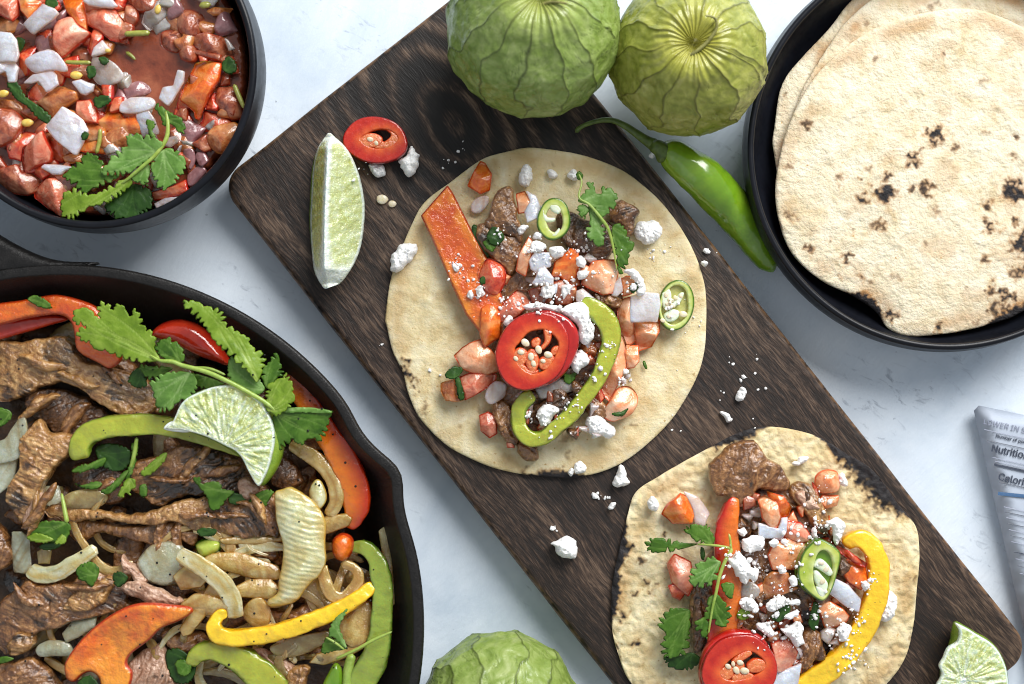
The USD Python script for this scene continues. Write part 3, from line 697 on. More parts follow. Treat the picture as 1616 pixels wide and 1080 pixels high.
# ------------------------------------------------------------------ tortillas
def tortilla(px, ztop, th, mat_, label, spots=(), edge_brown=0.0, edge_char=(), seed=0, wav=1.2, group=None, extra=None, pitted=0.0, small=1.0):
    """spots: (x, y, radius px, strength); edge_char: (x, y, reach px) where the rim is burnt."""
    poly = shape_of(px, ztop, True, 0)
    S = [(at([(x, y)], ztop)[0, :2], r * PX * small, s) for x, y, r, s in spots]
    E_ = [(at([(x, y)], ztop)[0, :2], r * PX) for x, y, r in edge_char]

    def zf(P, d):
        z = wav * 2 * (fbm(np.c_[P * 24, np.full(len(P), seed * 7.7)], 3, 21) - 0.5)
        return z + (extra(P, d) if extra else 0)

    def bump(P, d):
        n = fbm(np.c_[P * 260, np.full(len(P), seed + 0.5)], 4, 31) - 0.5
        b = np.maximum(fbm(np.c_[P * 130, np.full(len(P), seed + 9.5)], 2, 41) - 0.55, 0)
        cell = np.abs(fbm(np.c_[P * 210, np.full(len(P), seed + 2.5)], 2, 51) - 0.5)
        return n * 0.9 + b * 2.6 - pitted * np.exp(-(cell / 0.05) ** 2) * 0.9 - 0.5 * np.exp(-d * 1000 / 2.0) * (1 + n)

    def info(P, d):
        w = (np.stack([fbm(np.c_[P * 420, np.full(len(P), seed)], 3, 61), fbm(np.c_[P * 420, np.full(len(P), seed)], 3, 71)], 1) - 0.5) * 0.010
        fine = fbm(np.c_[P * 900, np.full(len(P), seed)], 3, 81)
        ch, br = np.zeros(len(P)), np.zeros(len(P))
        for c, r, s in S:
            q = np.linalg.norm(P + w * min(1.0, r / 0.004 + 0.25) - c, axis=1) / r
            q = q + (fine - 0.5) * 0.9
            ch = np.maximum(ch, s * np.clip((1.0 - q) * 3.0, 0, 1))
            br = np.maximum(br, min(s + .2, 1) * np.clip((1.7 - q) * 1.1, 0, 1) * 0.8)
        rimn = fbm(np.c_[P * 60, np.full(len(P), seed + 3)], 3, 91)
        for c, r in E_:
            near = np.clip(1.3 - np.linalg.norm(P - c, axis=1) / r, 0, 1)
            reach = 0.0040 * near * (0.25 + 1.5 * rimn * fine * 2)
            ch = np.maximum(ch, np.clip((reach - d) / 0.0006, 0, 1))
            br = np.maximum(br, np.clip((reach * 1.7 - d) / 0.002, 0, 1) * 0.9)
        br = np.maximum(br, edge_brown * np.clip((rimn - 0.42) * 5, 0, 1) * np.exp(-((d * 1000 - 5) / 4.0) ** 2))
        br = np.maximum(br, 0.55 * edge_brown * np.clip((fbm(np.c_[P * 95, np.full(len(P), seed + 5)], 3, 95) - 0.60) * 9, 0, 1))
        return np.stack([br, ch], 1)

    m = plate(poly, 0.00105, ztop, th, th * 0.45, zf=zf, bump=bump, info=info, jag=(0.35, 75), seed=seed)
    one('tortilla', m, mat_, label, 'tortilla', group)


T1 = [(608, 500), (619, 432), (648, 358), (669, 320), (706, 291), (761, 252), (806, 238), (838, 233), (890, 239), (938, 250), (986, 271), (1028, 304), (1060, 339), (1089, 384), (1108, 432), (1115, 477),
      (1112, 553), (1096, 605), (1063, 660), (1018, 705), (970, 737), (915, 754), (883, 755), (825, 749), (777, 738), (738, 722), (703, 702), (664, 663), (645, 624), (635, 589), (619, 554), (610, 515)]
tortilla(T1, 21.2, 2.3, 'corn_tortilla', 'yellow corn tortilla under the middle taco, lightly toasted', spots=[(641, 572, 8, 1), (644, 590, 7, 1), (650, 604, 5, .9), (660, 622, 4, .6), (671, 642, 5, .5), (672, 655, 4, .3), (884, 752, 10, .9), (860, 750, 7, .8), (826, 745, 5, .7), (760, 650, 5, .3), (728, 678, 4, .35), (895, 720, 5, .4), (893, 690, 7, .35), (905, 668, 6, .3), (1000, 672, 4, .4), (792, 306, 3, .6), (872, 262, 3, .3)],
         edge_brown=0.45, edge_char=[(880, 755, 40)], seed=1, wav=0.9)
T2 = [(1206, 674), (1244, 677), (1294, 690), (1330, 712), (1378, 742), (1418, 796), (1436, 815), (1449, 840), (1452, 879), (1448, 929), (1443, 986), (1430, 1037), (1400, 1080), (1345, 1120), (1265, 1145), (1180, 1148), (1100, 1130), (1040, 1106),
      (995, 1078), (973, 1024), (965, 980), (966, 923), (974, 882), (977, 868), (991, 812), (1004, 777), (1042, 751), (1096, 720), (1149, 691), (1181, 678)]
tortilla(T2, 21.4, 2.4, 'corn_tortilla', 'corn tortilla with burnt black edges under the taco nearest the board corner', spots=[(1140, 692, 7, 1), (1122, 703, 5, 1), (1133, 706, 4, 1), (1162, 684, 9, 1), (1184, 682, 7, 1), (1150, 701, 5, 1), (980, 862, 8, 1), (988, 870, 6, 1), (995, 860, 5, 1), (984, 882, 6, .9), (1010, 885, 5, .9), (1020, 920, 5, .9), (1036, 926, 4, .7), (1028, 935, 5, .6), (985, 975, 7, 1), (1004, 1016, 6, 1), (978, 1040, 5, .8), (1050, 842, 4, .9), (1003, 935, 4, .9), (972, 905, 6, 1), (968, 950, 5, .9), (975, 1020, 5, .9), (1402, 784, 20, 1), (1384, 766, 22, 1), (1366, 770, 9, .9), (1362, 748, 20, 1), (1342, 730, 14, 1), (1422, 806, 13, 1), (1440, 1012, 5, .5), (1385, 800, 6, .7), (1300, 1065, 4, .5), (1402, 1060, 5, .5), (1440, 915, 4, .5)],
         edge_brown=0.6, edge_char=[(1350, 725, 62), (1400, 775, 52), (1165, 688, 42), (975, 870, 42), (968, 940, 40)], seed=2, wav=0.8, pitted=1.0)
TB = [(1222, 240), (1222, 205), (1234, 135), (1268, 88), (1310, 44), (1345, 0), (1400, -38), (1470, -60), (1545, -50), (1620, -20), (1690, 50), (1725, 150), (1722, 250), (1690, 350), (1620, 425), (1540, 470), (1440, 480), (1350, 450), (1280, 400), (1240, 330)]
tortilla(TB, 17, 2.4, 'pale_tortilla', 'lowest tortilla of the stack on the black dish, showing at the left rim', spots=[(1262, 92, 4, .6), (1240, 150, 4, .4)], seed=3, edge_brown=.7)
TC = [(1246, 270), (1243, 210), (1268, 140), (1300, 85), (1340, 30), (1400, -15), (1480, -38), (1570, -28), (1650, 15), (1710, 90), (1735, 180), (1725, 280), (1690, 370), (1620, 440), (1530, 480), (1420, 480), (1330, 440), (1270, 370)]
tortilla(TC, 19.6, 2.4, 'pale_tortilla', 'middle tortilla of the stack, showing above the topmost tortilla', spots=[(1316, 45, 5, .9), (1286, 95, 4, .6), (1370, 38, 5, .4), (1470, 12, 6, .35), (1480, 5, 5, .4), (1285, 90, 4, .8), (1330, 10, 4, .6)], seed=4, edge_brown=.8)
TT = [(1224, 301), (1232, 244), (1252, 181), (1284, 124), (1330, 78), (1392, 39), (1470, 18), (1543, 15), (1615, 42), (1680, 90), (1730, 180), (1745, 290), (1728, 380), (1680, 455), (1615, 492), (1584, 506), (1512, 524), (1439, 531), (1405, 519),
      (1385, 492), (1351, 469), (1294, 441), (1253, 404), (1232, 358)]
tortilla(TT, 23.4, 2.6, 'pale_tortilla', 'topmost pale tortilla of the stack with scattered dark toasted spots', seed=5, edge_brown=.5, wav=1.6, small=0.72,
         spots=[(1476, 212, 17, 1), (1470, 222, 10, 1), (1441, 252, 13, 1), (1399, 308, 20, 1), (1392, 300, 14, 1), (1398, 281, 9, .9), (1361, 314, 10, 1), (1438, 297, 8, .9), (1462, 296, 12, .9), (1371, 266, 7, .5), (1355, 284, 5, .8), (1326, 283, 8, .6), (1372, 292, 4, .8), (1275, 197, 9, .8), (1245, 264, 7, .6), (1390, 358, 10, .8), (1377, 357, 7, .6), (1335, 405, 9, .9), (1277, 392, 8, .8), (1250, 340, 9, .5), (1361, 440, 8, .8), (1375, 443, 5, .5), (1327, 435, 6, .5), (1311, 380, 5, .5), (1281, 405, 4, .5), (1410, 499, 11, 1), (1485, 521, 8, 1), (1484, 511, 6, .7), (1540, 510, 6, .5), (1600, 302, 22, 1), (1616, 310, 16, 1), (1590, 296, 10, .9), (1559, 322, 9, .9), (1565, 362, 15, 1), (1555, 350, 8, .8), (1600, 350, 9, .9), (1614, 385, 20, 1), (1625, 370, 15, 1), (1610, 430, 12, .9), (1598, 428, 8, .8), (1555, 410, 9, .8), (1564, 458, 12, .9), (1590, 465, 13, 1), (1570, 485, 14, .9), (1612, 490, 14, 1), (1585, 485, 8, .8), (1595, 394, 6, .8), (1599, 245, 7, .5), (1604, 217, 4, .9), (1508, 232, 7, .7), (1485, 86, 6, .7), (1551, 127, 8, .35), (1382, 92, 7, .5), (1474, 332, 9, .5), (1462, 387, 9, .45), (1415, 440, 7, .3), (1446, 240, 5, .8), (1555, 206, 6, .4), (1525, 455, 5, .3), (1345, 365, 4, .4), (1455, 236, 4, .6)],
         edge_char=[(1370, 480, 32), (1600, 500, 36)], extra=lambda P, d: -3.0 * np.exp(-((P[:, 0] - at([(1360, 505)], 23)[0, 0]) ** 2 + (P[:, 1] - at([(1360, 505)], 23)[0, 1]) ** 2) / 0.018 ** 2))
# ------------------------------------------------------------------ builders for the food
def leaf(px, ztop, base, serr=(3.2, 1.5, 6.0), wave=1.3, tilt=(0, 0), cup=0.0, nveins=6, th=0.35):
    """A cilantro leaflet: lobed, toothed outline, veins running from BASE (photograph pixels)."""
    bw = at([base], ztop)[0, :2]
    o = at(px, ztop)[:, :2]
    far = o[np.argsort(-np.linalg.norm(o - bw, axis=1))]
    tips = [far[0]]
    for q in far:
        if len(tips) < nveins and all(np.linalg.norm(q - t) > 0.0028 for t in tips):
            tips.append(q)

    def vein(P):
        w = np.zeros(len(P))
        for k, t in enumerate(tips):
            e = t - bw
            L2 = (e * e).sum() + 1e-12
            u = np.clip(((P - bw) @ e) / L2, 0, 1)
            n = np.array([-e[1], e[0]]) * 0.06 * (-1) ** k
            dd = np.linalg.norm(P - bw - u[:, None] * e - np.sin(u * np.pi)[:, None] * n, axis=1) * 1000
            w = np.maximum(w, np.exp(-(dd / (0.30 - 0.14 * u)) ** 2) * (1 - 0.55 * u))
        return w

    sd = px[0][0] * 0.37 + px[0][1] * 0.11

    def zf(P, d):
        z = wave * 2 * (fbm(np.c_[P * 85, np.full(len(P), sd)], 2, 13) - 0.5) + 0.5 * (fbm(np.c_[P * 320, np.full(len(P), sd)], 2, 17) - 0.5)
        v = vein(P)
        return z - 0.30 * v + cup * (1 - np.exp(-d * 1000 / 2.5))

    return piece(px, ztop, th, soft=True, h=0.0006, r=0.17, serr=serr, base=base, zf=zf, bumpy=None, tilt=tilt,
                 info=lambda P, d: np.stack([0.8 * vein(P), np.zeros(len(P))], 1))


def stem(path, w, z, mat_='green_stem'):
    zz = z
    return sweep(path, w, zz, np.maximum(np.asarray(w, float) * PX * 900, 0.6), power=2.0, n=10, step=0.0008)


def streaks(rg, most, f=(90, 420)):
    """Paler or darker flesh on one side of a cut piece, drawn out in streaks."""
    an, sh, sd = rg.uniform(0, 6.283), rg.uniform(-.35, .35), rg.uniform(0, 90)
    c, s = math.cos(an), math.sin(an)

    def info(P, d):
        q = P - P.mean(0)
        a, b = q[:, 0] * c + q[:, 1] * s, -q[:, 0] * s + q[:, 1] * c
        g = a / (np.abs(a).max() + 1e-9)
        n = fbm(np.c_[a * f[0], b * f[1], np.full(len(P), sd)], 3, 3)
        w = np.clip(0.5 * g + (n - 0.5) * 2.6 + sh, 0, 1) * most
        return np.stack([w, np.zeros(len(P))], 1)
    return info


def facets(rg, n, size, slope=(0.25, 0.9)):
    """Flat knife cuts: the top falls away in straight planes."""
    A = rg.uniform(0, 6.283) + np.arange(n) * 6.283 / n + rg.normal(0, .35, n)
    off, sl = rg.uniform(-0.10, 0.40, n) * size, rg.uniform(*slope, n)

    def drop(P):
        q = P - P.mean(0)
        z = np.zeros(len(P))
        for a, o, s in zip(A, off, sl):
            z = np.maximum(z, (q[:, 0] * math.cos(a) + q[:, 1] * math.sin(a) - o) * s)
        return -1000 * z
    return drop


def chunk(px, z, th, soft=False, rr=0.35, tilt=None, dome=None, bumpy=(0.35, 300), r=None, **k):
    """Diced vegetable: flat knife cuts meeting in crisp edges, wet pulp on the cut faces."""
    s = abs(int(px[0][0] * 13 + px[0][1] * 29))
    rg = np.random.default_rng(s)
    if tilt is None:
        tilt = rg.uniform(-0.14, 0.14, 2)
    if r is None:
        r = 0.9 if soft else 0.55
    if dome is None:
        dome = rg.uniform(0.1, 0.5)
    dome = min(dome, 1.6)
    k.setdefault('info', streaks(rg, 0.9))
    size = math.sqrt(abs(Polygon(px).area)) * PX * 0.5
    cut = facets(rg, int(rg.integers(2, 5)), size, (0.25, 0.9) if not soft else (0.2, 0.6))
    k.setdefault('bump', lambda P, d: cut(P) + (fbm(np.c_[P * bumpy[1], np.full(len(P), s * .1)], 3, 3) - 0.5) * 1.3 * bumpy[0] + (fbm(np.c_[P * 120, np.full(len(P), s * .2)], 2, 8) - 0.5) * 1.1)
    return piece(px, z + 0.4, th, soft=soft, rr=rr, tilt=tilt, dome=dome, bumpy=bumpy, r=r, jag=(0.35, 260), **k)


def onion(px, z, th=2.2, soft=False, rr=0.35, **k):
    """A curved onion layer with fine parallel lines."""
    s = abs(int(px[0][0] * 7 + px[0][1] * 3))
    rg = np.random.default_rng(s)
    k.setdefault('tilt', rg.uniform(-0.16, 0.16, 2))
    k['dome'] = min(k.get('dome', rg.uniform(0.1, 0.5)), 0.9)
    k.setdefault('info', streaks(rg, 0.9, (30, 620)))
    o = np.asarray(px, float) - np.mean(px, axis=0)
    ev = np.linalg.eigh(np.cov(o.T))[1][:, 1]
    an = math.atan2(-ev[1], ev[0])
    ca, sa = math.cos(an), math.sin(an)
    w = rg.uniform(2.0, 4.0)

    def bump(P, d):
        q = P - P.mean(0)
        a, b = q[:, 0] * ca + q[:, 1] * sa, -q[:, 0] * sa + q[:, 1] * ca
        half = np.abs(b).max() + 1e-9
        n = fbm(np.c_[P * 130, np.full(len(P), s * .1)], 2, 3) - 0.5
        lines = np.abs(2 * fbm(np.c_[a * 40, b * 900 + n * 1.5, np.full(len(P), s * .1)], 2, 5) - 1)
        return n * 1.2 - w * (b / half) ** 2 * min(half / 0.006, 1) * 0.4 - 0.22 * lines
    k.setdefault('bump', bump)
    return piece(px, z + 0.3, min(th, 2.4), soft=soft, rr=rr, r=min(th * 0.3, 0.55), jag=(0.35, 240), **k)


def steak(px, z, th, grain=0.0, char=0.5, amp=0.75, dome=2.0, soft=True, chars=(), tilt=(0, 0), h=0.0005, jag=(2.0, 150), coarse=1.0, bias=0.0):
    """A slice of grilled beef: fibres along GRAIN (degrees), crust breaking into charred patches."""
    sd = px[0][0] * 0.53 + px[0][1] * 0.77
    c, s = math.cos(math.radians(grain)), math.sin(math.radians(grain))
    C = [(at([(x, y)], z)[0, :2], r * PX) for x, y, r in chars]
    cut = facets(np.random.default_rng(abs(int(sd * 100))), 4, math.sqrt(abs(Polygon(px).area)) * PX * 0.5, (0.1, 0.5))

    def fib(P):
        a, b = P[:, 0] * c + P[:, 1] * s, -P[:, 0] * s + P[:, 1] * c
        q = np.c_[a * 90 / coarse, b * 800 / coarse, np.full(len(P), sd)]
        w = fbm(np.c_[P * 150, np.full(len(P), sd)], 2, 3)
        q[:, 1] += w * 4.0
        return 1 - np.abs(2 * fbm(q, 3, 7) - 1) * 2.2

    def bump(P, d):
        a, b = P[:, 0] * c + P[:, 1] * s, -P[:, 0] * s + P[:, 1] * c
        lump = 0.55 - 1.5 * np.abs(fbm(np.c_[a * 55, b * 150, np.full(len(P), sd + 4)], 4, 5) - 0.5) + 0.5 * (fbm(np.c_[P * 70, np.full(len(P), sd + 14)], 2, 15) - 0.5)
        pit = np.maximum(fbm(np.c_[P * 330, np.full(len(P), sd + 8)], 3, 6) - 0.56, 0)
        return fib(P) * amp * 0.55 + cut(P) * 0.5 + lump * 2.5 - pit * 4.5

    def info(P, d):
        f = fib(P)
        n = fbm(np.c_[P * 105, np.full(len(P), sd + 2)], 4, 9)
        fine = fbm(np.c_[P * 620, np.full(len(P), sd)], 3, 19)
        k = np.clip((n + (fine - 0.5) * 0.32 - (0.72 - 0.25 * char)) * 9, 0, 1) * (char > 0)
        for q, r in C:
            e = np.linalg.norm(P - q, axis=1) / r + (n - 0.5) * 1.3 + (fine - 0.5) * 1.2
            k = np.maximum(k, np.clip((1.08 - e) * 2.2, 0, 1) * np.clip(0.62 + (0.75 - f) * 0.7, 0.5, 1))
        dark = np.clip(0.34 - f * 0.62 + (n - 0.5) * 2.2 + bias, 0, 0.8)
        return np.stack([dark, 0.95 * k], 1)

    return piece(px, z, th, soft=soft, dome=min(dome, 0.9), bump=bump, info=info, h=h, r=min(th / 2, 1.1), jag=jag, tilt=tilt)


def crumb(px, z, th, label, seed=None, group=None):
    """A curd of white crumbly cheese: granules packed on a broken lump."""
    sd = int(px[0][0] * 3 + px[0][1] * 5)
    rg = np.random.default_rng(abs(sd))
    xy = at(px, z)[:, :2]
    lo, hi = xy.min(0), xy.max(0)
    n = int(max(8, (hi - lo).prod() / 0.0015 ** 2 * 1.6))
    ctr = rg.uniform(lo, hi, (n, 2))
    rad = rg.uniform(0.0004, 0.0012, n)
    amp = rg.uniform(0.3, 1.0, n)

    def bump(P, d):
        b = np.zeros(len(P))
        for c_, r_, a_ in zip(ctr, rad, amp):
            e = np.linalg.norm(P - c_, axis=1) / r_
            b = np.maximum(b, a_ * np.sqrt(np.clip(1 - e * e, 0, 1)))
        return b * 1.1 + (fbm(np.c_[P * 520, np.full(len(P), sd)], 4, 5) - 0.5) * 1.6

    m = piece(px, z - 0.6, th, soft=True, dome=th * 0.3, bump=bump, r=th * 0.45, h=0.00034, jag=(0.9, 480))
    one('cheese_crumb', m, 'cheese', label, 'cheese crumb', group)


GROW = [1.1]


def many(name, cat, mat_, items, maker=chunk, group=None):
    for it in items:
        label, px, z, th = it[:4]
        kw = ({'mat': it[4]} if isinstance(it[4], str) else dict(it[4])) if len(it) > 4 else {}
        mt = kw.pop('mat', mat_)
        if GROW[0] != 1 and maker in (chunk, onion):
            kw['grow'] = GROW[0]
        one(name, maker(px, z, th, **kw), mt, label, cat, group)


# ------------------------------------------------------------------ the salsa
rg = np.random.default_rng(11)
FILL = (('stewed_tomato', 'brownish red tomato chunk'), ('amber_tomato', 'amber tomato chunk'), ('stewed_tomato', 'brownish red tomato chunk'), ('tomato', 'dark red tomato chunk'), ('grey_onion', 'greyish onion scrap'), ('purple_onion', 'purple onion scrap'))
for i in range(240):     # pieces mostly under the juice between the named chunks
    a, r = rg.uniform(0, 6.283), 236 * math.sqrt(rg.uniform(0, 1))
    x, y = 147 + r * math.cos(a), 103 + r * math.sin(a)
    pool = ((x - 238) / 36) ** 2 + ((y - 100) / 52) ** 2
    if x < -30 or y < -30 or pool < 1:
        continue
    s = rg.uniform(13, 26)
    if 236 - r < s * 0.7:
        continue
    k = rg.integers(4, 7)
    an = np.sort(rg.uniform(0, 6.283, k) * 0.35 + np.arange(k) * 6.283 / k)
    px = [(x + s * rg.uniform(.75, 1.25) * math.cos(t), y + s * rg.uniform(.75, 1.25) * math.sin(t)) for t in an]
    z = rg.uniform(43.5, 48.5) - (2.5 if pool < 2.2 else 0)
    mt, what = FILL[i % 6]
    one('sunken_' + mt, chunk(px, z, 5.0, res=13, soft=bool(i % 2)), mt,
        what + ' sunk among the larger chunks in the salsa juice', 'tomato chunk' if 'tomato' in mt else 'onion', what + 's sunk in the salsa')

S = 'in the salsa'
many('tomato_chunk', 'tomato chunk', 'tomato', [
    ('rounded glossy pink tomato wedge near the upper left of the salsa, between two orange strips', [(87, 35), (98, 28), (111, 27), (122, 40), (138, 52), (116, 71), (96, 86), (86, 75), (83, 56)], 50.5, 7, {'mat': 'pink_tomato', 'soft': True, 'dome': 3}),
    ('large red tomato wedge with rounded right side beside the olive stem of the salsa', [(128, 20), (145, 14), (160, 15), (178, 15), (191, 31), (197, 65), (171, 60), (155, 46), (135, 37)], 50, 6, {'mat': 'pink_tomato', 'dome': 2.5}),
    ('orange tomato strip pointing down at the upper left rim of the salsa', [(27, -6), (66, -6), (58, 12), (44, 31), (32, 16)], 50, 5, {'mat': 'orange_tomato'}),
    ('long orange tomato strip above the rounded pink wedge in the salsa', [(96, -6), (127, -4), (132, 17), (136, 46), (120, 37), (103, 17)], 49.5, 5, {'mat': 'orange_tomato'}),
    ('thin folded red tomato strip between the two pink wedges of the salsa', [(147, 40), (160, 48), (160, 61), (142, 86), (136, 75), (142, 53)], 49.5, 5, {}),
    ('pale pink tomato flesh in the top left corner of the photo', [(-8, -6), (25, -4), (26, 22), (16, 32), (-8, 18)], 49, 6, {'mat': 'pink_tomato'}),
    ('amber tomato chunk under the pale flesh of the top left corner', [(-6, 24), (22, 27), (32, 42), (16, 49), (-6, 51)], 46.5, 5, {'mat': 'amber_tomato'}),
    ('dark red tomato slab below the white onion bar in the salsa', [(56, 53), (80, 44), (83, 75), (56, 77)], 46.5, 5, {}),
    ('red tomato chunk tucked left of the broad white onion cap in the salsa', [(29, 83), (57, 70), (46, 94), (43, 115), (27, 122)], 47.5, 5, {}),
    ('broad amber tomato slab below the frilled white onion in the salsa', [(40, 140), (52, 134), (75, 140), (94, 136), (118, 146), (119, 157), (96, 171), (80, 183), (64, 165), (44, 157)], 47.5, 5, {'mat': 'amber_tomato', 'dome': 1.5}),
    ('pulpy pink tomato chunk right above the white onion square in the salsa', [(119, 159), (140, 157), (151, 174), (153, 194), (130, 191), (119, 179)], 49, 6, {'mat': 'pink_tomato', 'bumpy': (0.8, 380)}),
    ('bright orange tomato strip right of the white onion square in the salsa', [(171, 161), (182, 171), (194, 186), (212, 181), (220, 194), (220, 210), (186, 212), (160, 202), (152, 191), (164, 181)], 48.5, 5, {'mat': 'orange_tomato'}),
    ('orange red tomato chunk under the green stem beside the white onion square', [(140, 207), (158, 201), (179, 209), (200, 215), (202, 234), (170, 243), (140, 239), (122, 237), (135, 221)], 47.5, 5, {'mat': 'orange_tomato'}),
    ('large pink tomato cube with a pointed top at the left of the salsa', [(33, 234), (50, 221), (68, 209), (72, 224), (79, 239), (76, 253), (47, 264), (33, 272), (31, 250)], 51.5, 8, {'mat': 'pink_tomato', 'dome': 1.5, 'tilt': (0.1, 0.25)}),
    ('dark red tomato chunk behind the large pink cube at the left of the salsa', [(8, 221), (37, 208), (60, 213), (36, 234), (31, 252), (13, 247)], 48, 6, {}),
    ('round brown tomato ball at the left edge of the photo in the salsa', [(-8, 176), (8, 172), (19, 174), (32, 189), (29, 206), (17, 221), (-8, 226)], 50.5, 8, {'mat': 'stewed_tomato', 'soft': True, 'dome': 4}),
    ('small amber tomato skin above the round brown tomato at the left edge', [(-6, 157), (20, 158), (32, 167), (45, 184), (32, 188), (18, 173), (-6, 171)], 47.5, 4, {'mat': 'amber_tomato'}),
    ('big red tomato chunk at the lower rim of the salsa left of the cilantro sprig', [(53, 299), (62, 290), (72, 283), (96, 281), (118, 293), (124, 303), (107, 305), (97, 315), (100, 339), (92, 340), (64, 320), (52, 310)], 48.5, 7, {'mat': 'pink_tomato', 'dome': 3, 'bumpy': (0.6, 350)}),
    ('brown red tomato chunk at the lower left rim of the salsa', [(-6, 268), (27, 260), (34, 272), (53, 273), (64, 281), (56, 300), (40, 306), (14, 303), (-6, 288)], 46.5, 6, {'mat': 'stewed_tomato', 'dome': 2}),
    ('small red tomato piece just below the large pink cube', [(47, 267), (72, 256), (76, 276), (64, 283), (52, 274)], 48, 4, {}),
    ('smooth brown tomato ball in the upper right of the salsa', [(279, 21), (292, 15), (304, 16), (320, 27), (324, 44), (304, 56), (286, 51), (276, 36)], 46.5, 7, {'mat': 'stewed_tomato', 'soft': True, 'dome': 3}),
    ('large wet brown tomato piece near the right rim above the orange slab', [(288, 59), (306, 54), (328, 53), (354, 59), (364, 80), (347, 92), (318, 92), (311, 76)], 47.5, 6, {'mat': 'stewed_tomato', 'dome': 2}),
    ('dark tomato piece half sunk in the juice left of the large wet brown piece', [(256, 51), (275, 48), (287, 64), (278, 81), (256, 72)], 44.5, 4, {'mat': 'stewed_tomato', 'soft': True}),
    ('small dark round tomato just above the orange slab in the salsa', [(283, 76), (302, 71), (311, 83), (304, 97), (286, 92)], 46.5, 5, {'mat': 'stewed_tomato', 'soft': True, 'dome': 2}),
    ('bright orange tapered tomato slab at the right of the salsa', [(306, 102), (320, 99), (346, 103), (342, 128), (327, 150), (319, 167), (312, 184), (306, 182), (303, 171), (283, 155), (286, 142), (294, 128)], 51, 6, {'mat': 'orange_tomato', 'tilt': (0.08, 0.05), 'dome': 1.0}),
    ('small orange brown tomato flake at the top right rim of the salsa', [(336, 11), (366, 12), (356, 23), (336, 23), (326, 17)], 47, 3, {'mat': 'amber_tomato'}),
    ('dark red tomato piece at the top edge of the photo in the salsa', [(200, -6), (244, -6), (242, 15), (221, 17), (206, 9)], 47, 6, {'mat': 'stewed_tomato', 'soft': True, 'dome': 2}),
    ('brown tomato lump right of the large red wedge in the salsa', [(196, 9), (213, 14), (216, 32), (198, 42)], 46.5, 6, {'mat': 'stewed_tomato', 'soft': True}),
    ('small pinkish brown tomato piece right of the orange slab near the rim', [(348, 111), (363, 113), (361, 132), (346, 135)], 47, 5, {'mat': 'stewed_tomato'}),
    ('smooth brown tomato piece against the right rim beside the green stem', [(343, 142), (355, 138), (367, 139), (378, 158), (379, 182), (360, 184), (342, 166)], 47.5, 6, {'mat': 'stewed_tomato', 'soft': True, 'dome': 3}),
    ('seedy red tomato pulp just right of the tip of the orange slab', [(327, 156), (340, 143), (347, 163), (342, 174), (323, 172)], 47, 4, {'bumpy': (0.8, 420)}),
    ('glossy amber tomato block against the lower right rim of the salsa', [(328, 210), (338, 199), (352, 195), (367, 194), (376, 205), (367, 229), (350, 240), (334, 233), (327, 221)], 49, 6, {'mat': 'amber_tomato', 'soft': True, 'dome': 2}),
    ('red tomato piece at the lower rim under the right cilantro leaf', [(272, 293), (291, 284), (295, 304), (259, 314), (244, 316), (240, 303)], 46, 5, {}),
    ('dull pink tomato skin lying along the lower right rim of the salsa', [(326, 270), (350, 249), (361, 248), (344, 271), (318, 290)], 45.5, 3, {'mat': 'stewed_tomato'}),
    ('small frilled amber tomato flake under the white onion square', [(98, 247), (112, 243), (128, 241), (130, 253), (112, 258), (102, 254)], 47, 3, {'mat': 'amber_tomato'}),
    ('red tomato wall between the pink cube and the white onion square', [(72, 210), (86, 212), (106, 234), (112, 244), (96, 254), (80, 252), (80, 232)], 46.5, 5, {}),
])
